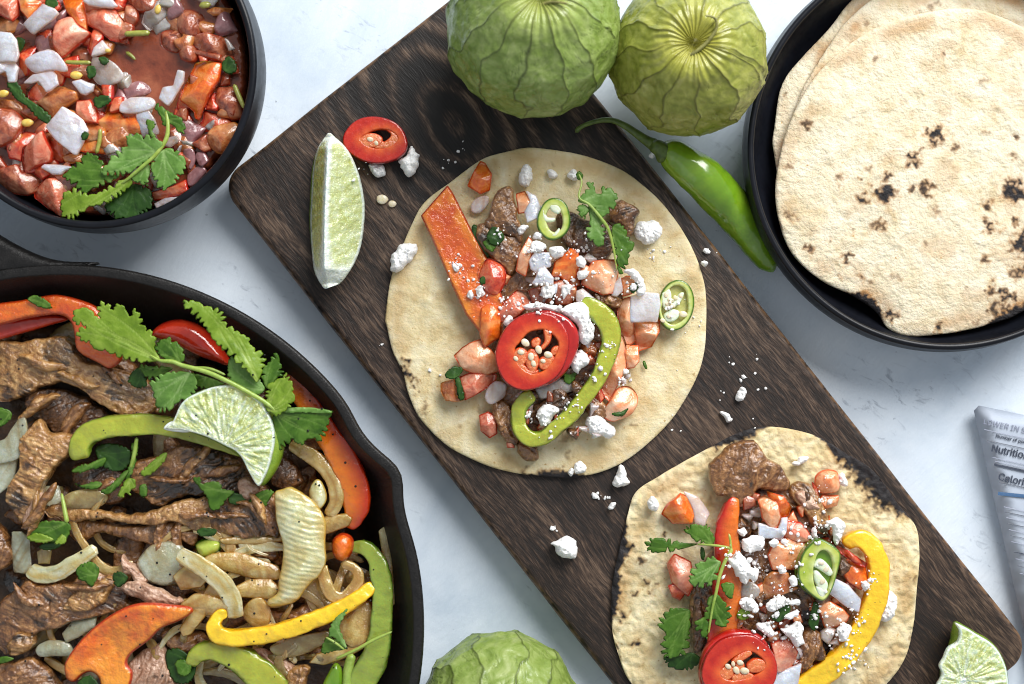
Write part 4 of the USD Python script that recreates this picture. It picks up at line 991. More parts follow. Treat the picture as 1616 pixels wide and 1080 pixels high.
many('onion_piece', 'onion', 'soaked_onion', [
    ('white onion bar lying aslant at the upper left of the salsa', [(36, 36), (50, 22), (67, 8), (86, 16), (92, 23), (80, 33), (52, 51), (47, 49)], 52.5, 3.5),
    ('white onion block at the left edge of the photo, the upper one of two', [(-8, 51), (16, 53), (25, 63), (29, 86), (25, 96), (-8, 95)], 52, 4),
    ('white onion piece at the left edge of the photo, the lower one of two', [(-8, 99), (20, 97), (27, 107), (23, 129), (11, 129), (8, 113), (-8, 120)], 50.5, 3),
    ('broad white onion cap with a rounded top in the salsa', [(40, 96), (53, 86), (66, 81), (78, 80), (91, 87), (103, 106), (99, 112), (80, 109), (53, 112)], 52.5, 2.5, {'soft': True}),
    ('frilled white onion scrap just under the broad onion cap', [(37, 131), (52, 118), (80, 111), (88, 119), (91, 134), (79, 142), (71, 144), (60, 128), (50, 132)], 51.5, 2.2),
    ('ridged white onion slice at the top edge of the salsa', [(132, 2), (140, -5), (172, -5), (183, 9), (174, 12), (158, 11), (140, 8)], 52, 2.5),
    ('pinkish onion bit under the tip of the large red tomato wedge', [(148, 75), (160, 63), (173, 78), (163, 84), (144, 89)], 49.5, 2.5, {'mat': 'pink_onion'}),
    ('grey translucent onion slice at the edge of the open juice', [(147, 92), (158, 92), (168, 94), (183, 104), (193, 120), (181, 130), (160, 132), (146, 120)], 48.5, 2.2, {'mat': 'grey_onion', 'soft': True}),
    ('small triangular white onion below the yellow seed in the salsa', [(114, 130), (128, 126), (147, 133), (145, 143), (134, 149), (127, 147)], 49.5, 2.5),
    ('large white onion square standing on its corner left of the cilantro sprig', [(74, 201), (88, 185), (99, 171), (114, 180), (128, 190), (136, 205), (128, 224), (119, 241), (113, 240), (103, 232), (88, 219)], 53, 3, {'dome': .6}),
    ('thin white onion flake below the large onion square', [(66, 264), (72, 259), (94, 260), (116, 264), (102, 269), (96, 275), (83, 276)], 49.5, 1.8),
    ('white onion cup at the edge of the juice, above the sprig', [(192, 163), (202, 156), (211, 154), (235, 154), (242, 164), (231, 174), (208, 178), (192, 176)], 51, 3, {'soft': True}),
    ('white onion sheet under the stem of the salsa sprig', [(215, 181), (223, 176), (233, 174), (243, 189), (249, 205), (248, 210), (224, 214), (217, 198)], 50, 2.5),
    ('pointed white onion sliver left of the orange slab', [(279, 112), (290, 115), (288, 131), (281, 142), (272, 158), (265, 166), (251, 153), (257, 137), (272, 135)], 51, 3),
    ('tiny white onion at the top edge of the salsa juice', [(255, -4), (273, -4), (266, 11)], 48, 2),
    ('grey onion slice at the top right rim of the salsa', [(312, -5), (348, -5), (336, 9), (320, 8)], 47.5, 2, {'mat': 'grey_onion'}),
    ('white onion edge on the large wet brown tomato near the rim', [(354, 59), (360, 63), (371, 76), (360, 79)], 48.5, 1.8, {'mat': 'grey_onion'}),
    ('cream onion strip lying at the lower rim of the salsa', [(244, 321), (259, 313), (286, 310), (276, 319), (256, 324), (249, 329)], 47, 2, {'mat': 'pink_onion'}),
    ('dark purple onion curl right of the salsa sprig', [(289, 238), (303, 236), (307, 251), (300, 266), (291, 252)], 47, 3, {'mat': 'purple_onion', 'soft': True}),
    ('shiny purple onion bead beside the purple curl near the rim', [(309, 242), (320, 240), (328, 253), (318, 262), (310, 253)], 47, 3, {'mat': 'purple_onion', 'soft': True}),
    ('brown glassy onion by the rim below the purple bead', [(296, 275), (312, 264), (324, 270), (310, 288), (298, 292)], 46, 3, {'mat': 'purple_onion', 'soft': True}),
    ('pink white onion cup beside the stem fork of the salsa sprig', [(262, 218), (279, 214), (282, 222), (268, 232), (258, 230)], 49, 2, {'mat': 'pink_onion'}),
], onion)
many('cilantro_leaf', 'cilantro leaf', 'dark_cilantro', [
    ('long dark green cilantro leaf lying aslant above the white onion square', [(10, 132), (20, 126), (30, 134), (40, 152), (62, 168), (80, 184), (79, 197), (60, 187), (42, 168), (24, 156)], 50.5, (12, 130)),
    ('small cilantro leaf at the top edge beside the white onion bar', [(72, -2), (84, -4), (92, 6), (84, 14), (72, 10)], 51, (74, 2)),
    ('green cilantro scrap by the ridge of the grey onion slice', [(155, 92), (166, 90), (172, 98), (163, 103)], 50.5, (156, 93)),
    ('green leaf scrap beside the yellow seed under the green stem', [(138, 104), (150, 106), (150, 120), (140, 124), (136, 112)], 50.5, (140, 104)),
    ('small cilantro leaf above the bright orange strip in the salsa', [(147, 156), (165, 150), (176, 158), (164, 168), (152, 170)], 51, (165, 160)),
    ('curled green cilantro frond near the right rim of the bowl', [(350, 100), (360, 90), (370, 96), (374, 110), (364, 118), (352, 112)], 49, (356, 112)),
    ('tiny green flake on the right corner of the white onion square', [(128, 212), (134, 207), (140, 212), (134, 221), (128, 220)], 54.5, (134, 212)),
    ('dark green leaf left of the frilled onion near the left edge', [(26, 60), (40, 64), (36, 78), (28, 82)], 47, (28, 64)),
], lambda px, z, b: leaf(px, z, b, serr=(2.2, 0.5, 2), nveins=3))
for lab, pth, w, z, mt in [
    ('olive green stem lying across the open juice of the salsa', [(196, 54), (215, 53), (237, 52)], [9, 9.5, 9], 50, 'olive_stem'),
    ('short green stem above the yellow seed in the salsa', [(102, 98), (122, 99), (144, 99)], [6, 7, 6], 50.5, 'olive_stem'),
    ('upright green stem right of the white onion square', [(158, 203), (157, 222), (152, 243)], [6, 7, 6], 50.5, 'olive_stem'),
    ('bright green stem standing along the right rim of the salsa', [(369, 133), (377, 152), (386, 172)], [7, 8, 6], 50, 'olive_stem'),
    ('yellow green stem end at the top right of the salsa', [(314, 10), (323, 8), (333, 7)], [9, 11, 9], 49.5, 'olive_stem'),
    ('small olive stem sunk in the juice of the salsa', [(198, 82), (207, 88), (214, 95)], [6, 6, 4], 44.5, 'olive_stem')]:
    one('herb_stalk', stem(pth, w, z), mt, lab, 'herb stalk')
for lab, x, y, z, r, rot in [('yellow tomato seed above the triangular white onion', 120, 119, 49.5, 2.4, 0), ('yellow seed at the left edge above the amber skin', 5, 148, 49.5, 2.2, .2),
                             ('golden yellow seed left of the white onion square', 43, 194, 48.5, 2.4, 0.1), ('yellow seed hanging under the dark tomato at the top of the salsa', 249, 15, 48, 1.9, 1.3),
                             ('small pale seed beside the frilled onion scrap', 170, 80, 49.5, 1.2, 0)]:
    one('tomato_seed', ball(x, y, z, r, (1.15, .75, .55), 2, .1, rot=rot), 'yellow_seed', lab, 'seed')

t = Thing('cilantro_sprig', 'cilantro sprig with several leaves resting on the salsa near the lower rim of the bowl', 'cilantro', at([(215, 265)], 50)[0])
for nm, mt, px, z, b, tl in [
    ('leaf', 'pale_cilantro', [(158, 274), (170, 256), (186, 240), (200, 229), (201, 214), (222, 214), (243, 218), (257, 226), (250, 240), (232, 255), (215, 265), (200, 274), (176, 276)], 55, (246, 240), (0, .1)),
    ('leaf', 'pale_cilantro', [(239, 267), (243, 246), (255, 238), (267, 234), (284, 243), (293, 262), (281, 281), (271, 294), (257, 299), (245, 286)], 54.5, (258, 236), (0, 0)),
    ('leaf', 'pale_cilantro', [(208, 278), (220, 266), (233, 257), (237, 267), (234, 282), (232, 292), (220, 289)], 54, (232, 260), (0, 0)),
    ('leaf', 'cilantro', [(98, 278), (108, 268), (116, 262), (128, 252), (137, 241), (150, 246), (158, 250), (168, 272), (190, 279), (160, 292), (140, 302), (130, 306), (118, 292)], 52.5, (195, 281), (.1, 0)),
    ('leaf', 'lime_cilantro', [(98, 309), (106, 302), (116, 299), (134, 306), (151, 306), (183, 290), (204, 280), (208, 292), (178, 314), (156, 324), (141, 327), (124, 338), (112, 345), (98, 341), (94, 324)], 53, (207, 282), (.05, 0)),
    ('leaf', 'dark_cilantro', [(165, 327), (180, 308), (197, 295), (218, 291), (239, 308), (236, 330), (216, 342), (197, 346), (178, 340)], 50, (210, 290), (0, 0)),
    ('leaf', 'cilantro', [(240, 163), (252, 167), (266, 176), (286, 188), (292, 204), (284, 214), (278, 203), (268, 196), (258, 200), (254, 186)], 54, (266, 190), (0, 0)),
    ('leaf', 'cilantro', [(232, 196), (240, 190), (246, 198), (240, 206), (246, 216), (236, 216)], 53.5, (242, 214), (0, 0))]:
    t.add(nm, leaf(px, z, b, serr=(3.3, 1.55, 7), tilt=tl), mt)
t.add('stem', stem([(262, 174), (265, 198), (262, 220), (246, 244), (226, 262), (205, 280), (190, 292)], [5, 6, 7, 6, 6, 5, 3], [54, 55, 55.5, 56, 56, 55, 53]), 'green_stem')
# ------------------------------------------------------------------ the fajitas in the skillet
rg = np.random.default_rng(23)
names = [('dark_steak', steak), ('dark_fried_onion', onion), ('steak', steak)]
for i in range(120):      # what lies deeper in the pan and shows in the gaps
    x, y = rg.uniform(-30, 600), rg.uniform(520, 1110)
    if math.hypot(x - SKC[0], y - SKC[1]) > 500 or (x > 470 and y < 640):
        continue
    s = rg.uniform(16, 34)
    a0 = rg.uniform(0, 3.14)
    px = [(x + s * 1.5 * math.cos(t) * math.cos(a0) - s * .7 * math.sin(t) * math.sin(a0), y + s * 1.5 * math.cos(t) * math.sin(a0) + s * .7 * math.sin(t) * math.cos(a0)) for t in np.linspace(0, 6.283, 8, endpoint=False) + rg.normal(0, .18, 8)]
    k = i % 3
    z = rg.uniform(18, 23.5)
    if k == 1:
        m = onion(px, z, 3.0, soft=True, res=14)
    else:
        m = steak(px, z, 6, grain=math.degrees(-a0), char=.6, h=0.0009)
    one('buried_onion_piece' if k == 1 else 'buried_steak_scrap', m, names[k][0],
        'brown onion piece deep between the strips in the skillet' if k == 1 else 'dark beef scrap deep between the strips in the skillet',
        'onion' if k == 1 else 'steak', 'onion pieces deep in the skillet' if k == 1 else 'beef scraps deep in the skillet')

ST = [
    ('broad browned beef slice along the upper edge of the fajitas, with a black patch', 'golden_steak', [(-12, 545), (30, 540), (60, 534), (100, 534), (118, 545), (122, 560), (150, 575), (170, 580), (200, 590), (235, 605), (265, 640), (235, 656), (190, 656), (150, 637), (125, 617), (95, 603), (65, 610), (40, 622), (-12, 632)], 33, 9,
     dict(grain=-25, char=.35, chars=[(92, 560, 26), (108, 548, 14), (72, 572, 10), (36, 618, 13), (8, 622, 12), (190, 612, 22), (225, 622, 16), (170, 598, 12)], dome=3, bias=.05)),
    ('dark shredded beef heap under the broad browned slice', 'dark_steak', [(40, 628), (60, 616), (95, 612), (125, 622), (150, 640), (180, 660), (160, 674), (128, 684), (100, 690), (70, 672), (46, 650)], 28, 8, dict(grain=30, char=.4, amp=1.3)),
    ('curled brown beef shred over the dark heap', 'steak', [(50, 632), (62, 622), (80, 624), (78, 640), (64, 648), (52, 646)], 32, 4, dict(grain=20, char=.2)),
    ('narrow brown beef shred left of the long green pepper hook', 'steak', [(92, 676), (112, 646), (130, 634), (142, 640), (134, 656), (116, 674), (104, 690)], 32, 4, dict(grain=55, char=.3)),
    ('fan shaped golden beef piece with fine ridges near the left edge', 'golden_steak', [(26, 692), (45, 676), (60, 661), (78, 682), (98, 684), (113, 692), (112, 715), (95, 735), (74, 752), (62, 790), (52, 815), (40, 835), (24, 822), (5, 795), (8, 770), (25, 742), (26, 718)], 37, 9,
     dict(grain=-20, char=.05, amp=1.3, dome=3, chars=[(42, 737, 9), (28, 792, 17), (16, 800, 10)], coarse=1.4)),
    ('pink torn beef end hanging below the golden fan', 'pink_steak', [(38, 812), (50, 790), (60, 772), (66, 780), (70, 800), (60, 822), (42, 836), (34, 830)], 36, 5, dict(grain=60, char=0, amp=1.0)),
    ('long pale beef strip crossing the middle of the skillet', 'golden_steak', [(66, 806), (86, 797), (110, 799), (140, 804), (200, 813), (250, 803), (290, 790), (328, 786), (345, 802), (385, 812), (386, 842), (345, 838), (318, 846), (280, 826), (250, 830), (215, 830), (190, 826), (150, 822), (110, 825), (72, 818)], 36, 8,
     dict(grain=78, char=.0, amp=0.9, dome=2.0, coarse=1.1, chars=[(306, 838, 14), (375, 838, 12)])),
    ('dark underside of the long pale beef strip, charred in the middle', 'steak', [(105, 822), (150, 822), (200, 830), (260, 826), (288, 828), (318, 846), (300, 862), (282, 856), (252, 872), (238, 864), (215, 858), (180, 846), (150, 846), (120, 858), (102, 842)], 32, 8, dict(grain=80, char=.55, amp=1.0)),
    ('brown charred beef slice right of the middle, under the chopped cilantro', 'steak', [(330, 790), (360, 786), (400, 792), (432, 776), (442, 812), (440, 850), (418, 846), (380, 850), (345, 846), (320, 838)], 34.5, 9, dict(grain=-60, char=.25, chars=[(355, 812, 16), (390, 826, 19), (408, 840, 16)], dome=2)),
    ('dark crusted beef block below the lime wedge', 'steak', [(196, 752), (210, 730), (240, 720), (270, 708), (300, 702), (345, 712), (385, 728), (402, 762), (420, 772), (432, 796), (395, 806), (350, 796), (325, 786), (290, 786), (252, 800), (225, 786), (205, 775)], 33.5, 10,
     dict(grain=25, char=.75, amp=1.0, dome=3, chars=[(262, 772, 24), (270, 790, 14), (335, 735, 26), (300, 720, 14), (358, 770, 18), (372, 752, 16), (248, 752, 14)])),
    ('thick grey brown beef strip at the lower left of the skillet', 'steak', [(-10, 958), (18, 936), (42, 918), (60, 922), (112, 914), (150, 892), (178, 902), (196, 924), (202, 950), (236, 952), (180, 970), (130, 980), (82, 994), (52, 1006), (46, 1025), (18, 1035), (-10, 1024)], 34, 9,
     dict(grain=-25, char=.12, dome=3, chars=[(82, 942, 14), (62, 980, 12), (180, 938, 23), (165, 950, 12), (195, 930, 10)])),
    ('golden lumpy beef end under the grey brown strip, by the left edge', 'golden_steak', [(8, 1022), (22, 1000), (40, 998), (54, 1006), (50, 1024), (34, 1036), (14, 1038)], 35, 6, dict(grain=0, char=.2)),
    ('dark beef edge at the left side of the photo, mid skillet', 'steak', [(-14, 826), (10, 846), (18, 870), (14, 890), (-2, 905), (-14, 905)], 32, 8, dict(grain=60, char=.25, amp=1.1)),
    ('pale grey beef slice lying above the large orange pepper', 'pink_steak', [(190, 928), (204, 916), (220, 918), (240, 927), (264, 934), (287, 948), (280, 958), (250, 960), (222, 950)], 38, 4, dict(grain=-30, char=0, amp=.7)),
    ('pink grey beef chip just left of the glossy purple onion', 'pink_steak', [(190, 878), (206, 886), (220, 900), (236, 914), (225, 922), (206, 912), (194, 908)], 35, 4, dict(grain=-45, char=0, amp=.8)),
    ('brown beef knob between the cilantro leaf and the orange pepper', 'golden_steak', [(110, 945), (128, 924), (150, 918), (176, 908), (182, 926), (168, 944), (152, 958), (120, 966), (98, 962)], 36.5, 5, dict(grain=-25, char=.1, amp=1.2)),
    ('dark beef slice in the bottom left corner', 'steak', [(-10, 1052), (20, 1046), (46, 1040), (72, 1056), (92, 1090), (-10, 1095)], 31, 8, dict(grain=10, char=.35)),
    ('rough grey beef cut end at the bottom of the photo, right of the orange pepper', 'pink_steak', [(208, 1044), (226, 1030), (252, 1022), (266, 1050), (276, 1090), (204, 1090)], 34, 8, dict(grain=80, char=.0, amp=1.1)),
    ('crisp brown beef crumble under the yellow pepper hook', 'steak', [(262, 994), (284, 1004), (312, 1000), (334, 1010), (318, 1022), (298, 1034), (272, 1024), (256, 1010)], 31, 6, dict(grain=20, char=.3, amp=1.2)),
    ('greyish beef shred right of the lower green pepper', 'pink_steak', [(398, 1030), (424, 1030), (448, 1042), (470, 1060), (474, 1090), (452, 1090), (430, 1060)], 31.5, 6, dict(grain=-45, char=.1, amp=1.2)),
    ('tan beef splinters at the bottom edge between green pepper and stems', 'golden_steak', [(452, 1064), (476, 1048), (488, 1056), (480, 1090), (456, 1092)], 33, 5, dict(grain=70, char=0, amp=1.2)),
    ('dark beef bit under the cabbage like onion top', 'dark_steak', [(425, 728), (448, 720), (470, 740), (476, 766), (452, 776), (428, 766)], 30, 7, dict(grain=40, char=.4)),
    ('brown shredded beef below the green pepper hook', 'dark_steak', [(112, 742), (150, 730), (190, 738), (204, 768), (190, 796), (152, 792), (122, 776)], 29, 7, dict(grain=35, char=.3, amp=1.1)),
    ('dark brown beef between the amber onions and the cabbage like onion', 'steak', [(365, 846), (400, 850), (436, 850), (440, 884), (412, 884), (376, 874), (358, 868)], 30.5, 6, dict(grain=5, char=.2, amp=1)),
    ('brown beef shadowed under the cabbage like onion and the yellow pepper', 'steak', [(424, 962), (460, 962), (490, 950), (510, 962), (488, 982), (450, 994), (422, 990)], 29, 6, dict(grain=10, char=.4)),
    ('small pink beef tip just below the lime wedge point', 'pink_steak', [(372, 762), (386, 752), (402, 764), (408, 778), (394, 786), (378, 780)], 37, 4, dict(grain=-20, char=.1)),
]
for lab, mt, px, z, th, kw in ST:
    one('steak_strip', steak(px, z, th, **kw), mt, lab, 'steak strip')

rg = np.random.default_rng(31)
for i in range(20):      # thin torn shreds lying on the slices, along their grain
    lab, mt, px, z, th, kw = ST[(0, 0, 5, 6, 7, 8, 9, 9, 10, 10, 1, 22, 24)[i % 13]]
    poly = Polygon(px)
    x0, y0, x1, y1 = poly.bounds
    for _ in range(40):
        x, y = rg.uniform(x0, x1), rg.uniform(y0, y1)
        if poly.buffer(-8).contains(shapely.Point(x, y)):
            break
    a = -math.radians(kw['grain'] + rg.normal(0, 16)) if mt != 'golden_steak' else math.radians(rg.normal(12, 14))
    L, W = rg.uniform(22, 48), rg.uniform(5, 9)
    e = [(t * L, (1 if k_ else -1) * W * math.sqrt(max(1 - t * t, 0)) + 6 * math.sin(t * 2 + i)) for k_, ts in ((0, np.linspace(-1, 1, 6)), (1, np.linspace(1, -1, 6)[1:-1])) for t in ts]
    q = [(x + u_ * math.cos(a) - v_ * math.sin(a), y + u_ * math.sin(a) + v_ * math.cos(a)) for u_, v_ in e]
    zz = height(x, y) + rg.uniform(0.6, 1.6)
    mt2 = ('steak', mt, 'golden_steak', 'steak')[i % 4]
    one('beef_shred', steak(q, zz, 2.6, grain=-math.degrees(a), char=.25, amp=.7, h=0.0005), mt2, 'thin torn beef shred lying along a larger beef slice in the skillet', 'steak', 'beef shreds on the slices in the skillet')

many('onion_piece', 'fried onion', 'fried_onion', [
    ('white translucent onion leaf at the left edge of the skillet, above the beef fan', [(-10, 702), (8, 692), (18, 676), (34, 660), (41, 680), (33, 700), (26, 722), (-10, 728)], 35, 3, {'mat': 'grey_fried_onion', 'soft': True}),
    ('dull onion leaf at the left edge, left of the beef fan', [(-10, 732), (25, 726), (22, 745), (18, 762), (-10, 786)], 33, 3, {'mat': 'grey_fried_onion'}),
    ('pale square onion piece left of the onion hook', [(20, 842), (34, 842), (45, 852), (46, 898), (38, 904), (20, 902), (18, 870)], 32, 3, {'mat': 'grey_fried_onion'}),
    ('small brown onion bit inside the onion hook', [(58, 872), (68, 866), (79, 870), (76, 890), (60, 890)], 31, 3, {'mat': 'dark_fried_onion'}),
    ('brown translucent onion slice above the long pale beef strip', [(100, 790), (112, 778), (132, 774), (152, 775), (166, 786), (152, 800), (112, 802)], 34, 3, {'mat': 'dark_fried_onion', 'soft': True}),
    ('grey onion under the cilantro stem right of the beef fan', [(66, 770), (90, 768), (96, 790), (84, 800), (66, 796)], 30, 3, {'mat': 'grey_fried_onion'}),
    ('amber onion slice right of the curled onion ribbon', [(318, 892), (332, 878), (350, 874), (380, 875), (410, 885), (433, 896), (433, 914), (395, 912), (370, 905), (345, 898)], 36, 4, {'mat': 'fried_onion', 'soft': True, 'dome': 3}),
    ('flat honey coloured onion tab left of the cabbage like onion base', [(374, 926), (395, 916), (425, 916), (440, 930), (426, 946), (395, 943), (376, 942)], 37, 3, {'mat': 'fried_onion', 'dome': 1}),
    ('flat square onion piece under the curled onion ribbon', [(273, 911), (284, 900), (297, 892), (330, 910), (316, 926), (286, 931)], 36.5, 2.5, {'mat': 'fried_onion'}),
    ('short onion stick between the yellow hook and the orange pepper', [(284, 992), (294, 976), (305, 960), (326, 961), (321, 976), (301, 1000), (289, 1004)], 39, 3, {'mat': 'fried_onion'}),
    ('onion stick standing under the ribbon near the yellow hook', [(318, 942), (331, 921), (351, 930), (346, 951), (326, 957)], 37.5, 3, {'mat': 'fried_onion'}),
    ('reddish glazed onion arc joining the orange pepper and the yellow hook', [(286, 958), (297, 946), (312, 939), (345, 945), (360, 956), (352, 964), (330, 971), (302, 970)], 39.5, 2.5, {'mat': 'fried_onion', 'soft': True}),
    ('shiny rounded onion bulb above the yellow pepper bend', [(384, 966), (394, 950), (410, 945), (424, 962), (421, 988), (405, 992), (390, 982)], 36, 4, {'mat': 'fried_onion', 'soft': True, 'dome': 3}),
    ('amber onion slice at the right of the cabbage like onion, by the red pepper', [(494, 832), (504, 822), (515, 815), (545, 812), (554, 819), (548, 831), (522, 841), (500, 849)], 36.5, 3, {'mat': 'fried_onion'}),
    ('white glistening onion fold beside the top of the cabbage like onion', [(488, 776), (496, 760), (507, 763), (514, 785), (506, 801), (494, 794)], 38, 4, {'mat': 'pale_fried_onion', 'soft': True, 'dome': 3}),
    ('brown onion slice below the long yellow pepper', [(430, 1022), (446, 1012), (470, 1005), (500, 1000), (516, 1000), (511, 1015), (482, 1031), (446, 1036)], 33, 3, {'mat': 'dark_fried_onion', 'soft': True}),
    ('pale green onion slice near the bottom right of the skillet', [(490, 1046), (502, 1032), (520, 1028), (544, 1022), (578, 1012), (574, 1022), (558, 1032), (536, 1043), (512, 1050)], 34, 2.5, {'mat': 'fried_onion'}),
    ('glassy onion piece inside the bend of the long green pepper', [(534, 972), (548, 964), (562, 958), (580, 954), (586, 985), (578, 1008), (560, 1018), (548, 1014), (538, 1000)], 34, 3, {'mat': 'fried_onion', 'soft': True, 'dome': 2}),
    ('tall brown onion strip behind the long green pepper at the skillet wall', [(598, 842), (606, 836), (616, 840), (619, 900), (622, 950), (612, 950), (604, 880)], 31, 2.5, {'mat': 'dark_fried_onion'}),
    ('glossy purple grey onion bulb right of the pale beef chips', [(220, 888), (230, 872), (242, 862), (270, 858), (286, 868), (292, 888), (286, 906), (262, 922), (236, 916), (226, 904)], 34.5, 6, {'mat': 'grey_fried_onion', 'soft': True, 'dome': 3}),
    ('thin pale onion strip under the charred beef, above the amber slice', [(350, 850), (380, 846), (440, 848), (442, 856), (400, 860), (356, 858)], 33, 2, {'mat': 'fried_onion'}),
    ('brown onion edge under the grey brown beef strip', [(98, 1000), (112, 984), (150, 976), (148, 990), (122, 1006), (104, 1014)], 31.5, 3, {'mat': 'grey_fried_onion'}),
    ('grey glassy onion left of the large orange pepper', [(58, 1024), (78, 1012), (106, 1018), (108, 1034), (82, 1036), (62, 1036)], 30.5, 3, {'mat': 'grey_fried_onion', 'soft': True}),
    ('olive onion fold right of the cabbage like onion base', [(484, 930), (500, 914), (511, 945), (530, 955), (514, 966), (492, 962)], 33, 3, {'mat': 'dark_fried_onion', 'soft': True}),
], onion)


def ribs(P, d):
    a, b = P[:, 0] * 0.97 - P[:, 1] * 0.24, P[:, 0] * 0.24 + P[:, 1] * 0.97
    w = fbm(np.c_[P * 55, np.zeros(len(P))], 3, 3)
    return (0.05 + 0.16 * w) * np.sin(b * 2 * np.pi / 0.0024 + 14 * w) * np.clip(d * 1000 / 3, 0, 1) + 0.9 * (fbm(np.c_[a * 120, b * 500, np.zeros(len(P))], 3, 4) - 0.5)


cab = piece([(434, 778), (446, 772), (460, 769), (484, 783), (500, 795), (510, 812), (515, 830), (513, 856), (514, 888), (503, 909), (492, 918), (482, 930), (468, 950), (450, 958), (424, 960), (421, 949), (436, 938), (437, 917), (444, 890), (446, 862), (438, 830), (434, 806)],
            41, 3, soft=True, dome=2.4, h=0.0005, bump=ribs, r=1.0, jag=(0.7, 150), tilt=(.06, .05), info=lambda P, d: np.stack([np.clip(1 - d * 1000 / 5, 0, 1) * np.clip((fbm(np.c_[P * 70, np.zeros(len(P))], 2, 2) - .35) * 3, 0, 1), np.zeros(len(P))], 1))
one('onion_piece', cab, 'pale_fried_onion', 'large pale ribbed onion leaf, shiny like cabbage, right of the middle of the skillet', 'fried onion')
for lab, pth, w, z, th, mt in [
    ('curled pale onion ribbon in the middle of the skillet, bending down to the yellow pepper', [(281, 872), (296, 882), (318, 894), (340, 910), (357, 930), (368, 952), (372, 976)], [22, 26, 28, 30, 30, 28, 24], [40, 41, 42, 43, 42, 41, 39], 2.6, 'pale_fried_onion'),
    ('pale onion hook in the left part of the skillet with a bright highlight', [(46, 896), (56, 904), (72, 908), (95, 902), (115, 890), (135, 877), (154, 864)], [22, 26, 28, 26, 25, 24, 18], [33, 34, 35, 36, 37, 37, 36], 3.4, 'pale_fried_onion'),
    ('brown onion strip curving from the lime to the amber slice', [(456, 700), (478, 712), (500, 726), (518, 746), (529, 770), (530, 796), (518, 816)], [18, 22, 24, 24, 24, 22, 18], [34, 35, 36, 37, 38, 38, 37], 3.2, 'fried_onion'),
    ('onion ring with a dark hole beside the upper end of the yellow pepper', [(506, 892), (512, 915), (522, 938), (540, 944), (556, 930), (566, 912), (558, 896), (538, 890)], [20, 20, 20, 19, 18, 18, 17, 14], [37, 38, 38, 38, 37, 36, 35, 35], 3.0, 'fried_onion'),
    ('thin onion thread over the amber slice', [(388, 858), (396, 868), (414, 874), (424, 876)], [3, 4, 4, 2], [36, 37, 37, 36.5], 0.9, 'pale_fried_onion')]:
    one('onion_strip', sweep(pth, w, z, np.asarray(th) * 0.8, power=3.6, n=32, wob=0.5, seed=pth[0][0], grooves=0.5), mt, lab, 'fried onion')

rg = np.random.default_rng(58)
for i in range(44):      # tangle of thin soft onion strands
    x, y = (rg.uniform(270, 590), rg.uniform(850, 1070)) if i % 4 else (rg.uniform(20, 420), rg.uniform(770, 1060))
    a, L, cv = rg.uniform(0, 6.283), rg.uniform(26, 62), rg.uniform(-1.1, 1.1)
    pth = [(x + L * (t * math.cos(a + cv * t * .6)), y + L * (t * math.sin(a + cv * t * .6))) for t in np.linspace(-1, 1, 6)]
    w = rg.uniform(9, 17) * np.array([.6, .95, 1, 1, .95, .6])
    z = np.minimum([height(*q) for q in pth], 33.5)
    z = np.maximum(np.convolve(np.pad(z, 1, 'edge'), [.3, .4, .3], 'valid'), 24) + 0.7
    one('onion_strand', sweep(pth, w, z, 1.9, power=3.2, n=24, wob=0.5, seed=i, grooves=0.4), ('fried_onion', 'pale_fried_onion', 'fried_onion', 'dark_fried_onion')[i % 4], 'soft thin onion strand tangled between the larger onion pieces in the skillet', 'fried onion', 'onion strands tangled in the skillet')
for lab, nm, pth, w, z, th, mt in [
    ('light green pepper hook lying under the point of the lime wedge', 'green_pepper_strip', [(130, 726), (126, 712), (130, 696), (143, 683), (166, 675), (200, 671), (240, 670), (280, 676), (320, 688), (355, 704), (383, 717)], [30, 34, 34, 33, 34, 34, 33, 31, 28, 20, 8], [38, 39.5, 40, 40, 40, 40, 39.5, 39, 38, 37, 36], 6, 'green_pepper'),
    ('red orange pepper strip bending along the right wall of the skillet', 'red_pepper_strip', [(452, 590), (470, 615), (492, 645), (514, 680), (535, 712), (552, 745), (562, 778), (561, 806), (547, 832)], [26, 32, 36, 40, 44, 46, 44, 38, 24], [34, 35, 36, 37, 38, 38, 38, 37, 35], 7, 'orange_pepper'),
    ('long green pepper strip curving down the right side of the skillet', 'green_pepper_strip', [(553, 863), (574, 864), (591, 880), (601, 908), (604, 945), (602, 985), (596, 1022), (582, 1055), (560, 1092)], [14, 22, 28, 32, 34, 36, 40, 46, 48], [34, 36, 37, 38, 38, 38, 38, 37, 36], 6, 'deep_green_pepper'),
    ('bright yellow pepper strip with a hooked left end', 'yellow_pepper_strip', [(360, 968), (346, 972), (338, 986), (345, 1002), (366, 1007), (400, 1004), (440, 997), (480, 985), (515, 971), (550, 953), (575, 936), (589, 920)], [14, 22, 25, 28, 28, 27, 27, 27, 27, 25, 23, 18], [41, 42, 43, 43, 43, 43, 43, 42, 41, 40, 39, 38], 6.5, 'yellow_pepper'),
    ('wide light green pepper strip at the bottom edge of the skillet', 'green_pepper_strip', [(303, 1052), (310, 1034), (332, 1026), (362, 1032), (392, 1050), (416, 1070), (440, 1100)], [22, 28, 32, 38, 46, 52, 54], [37, 38, 39, 39.5, 40, 40, 40], 7, 'green_pepper')]:
    one(nm, sweep(pth, w, z, th * 0.85, power=5.0, n=36, wob=0.7, seed=pth[0][1]), mt, lab, 'pepper strip')


def hollow(cx, cy, rad, depth, z):
    c = at([(cx, cy)], z)[0, :2]
    return lambda P, d: -depth * np.exp(-((np.linalg.norm(P - c, axis=1)) / (rad * PX)) ** 2)


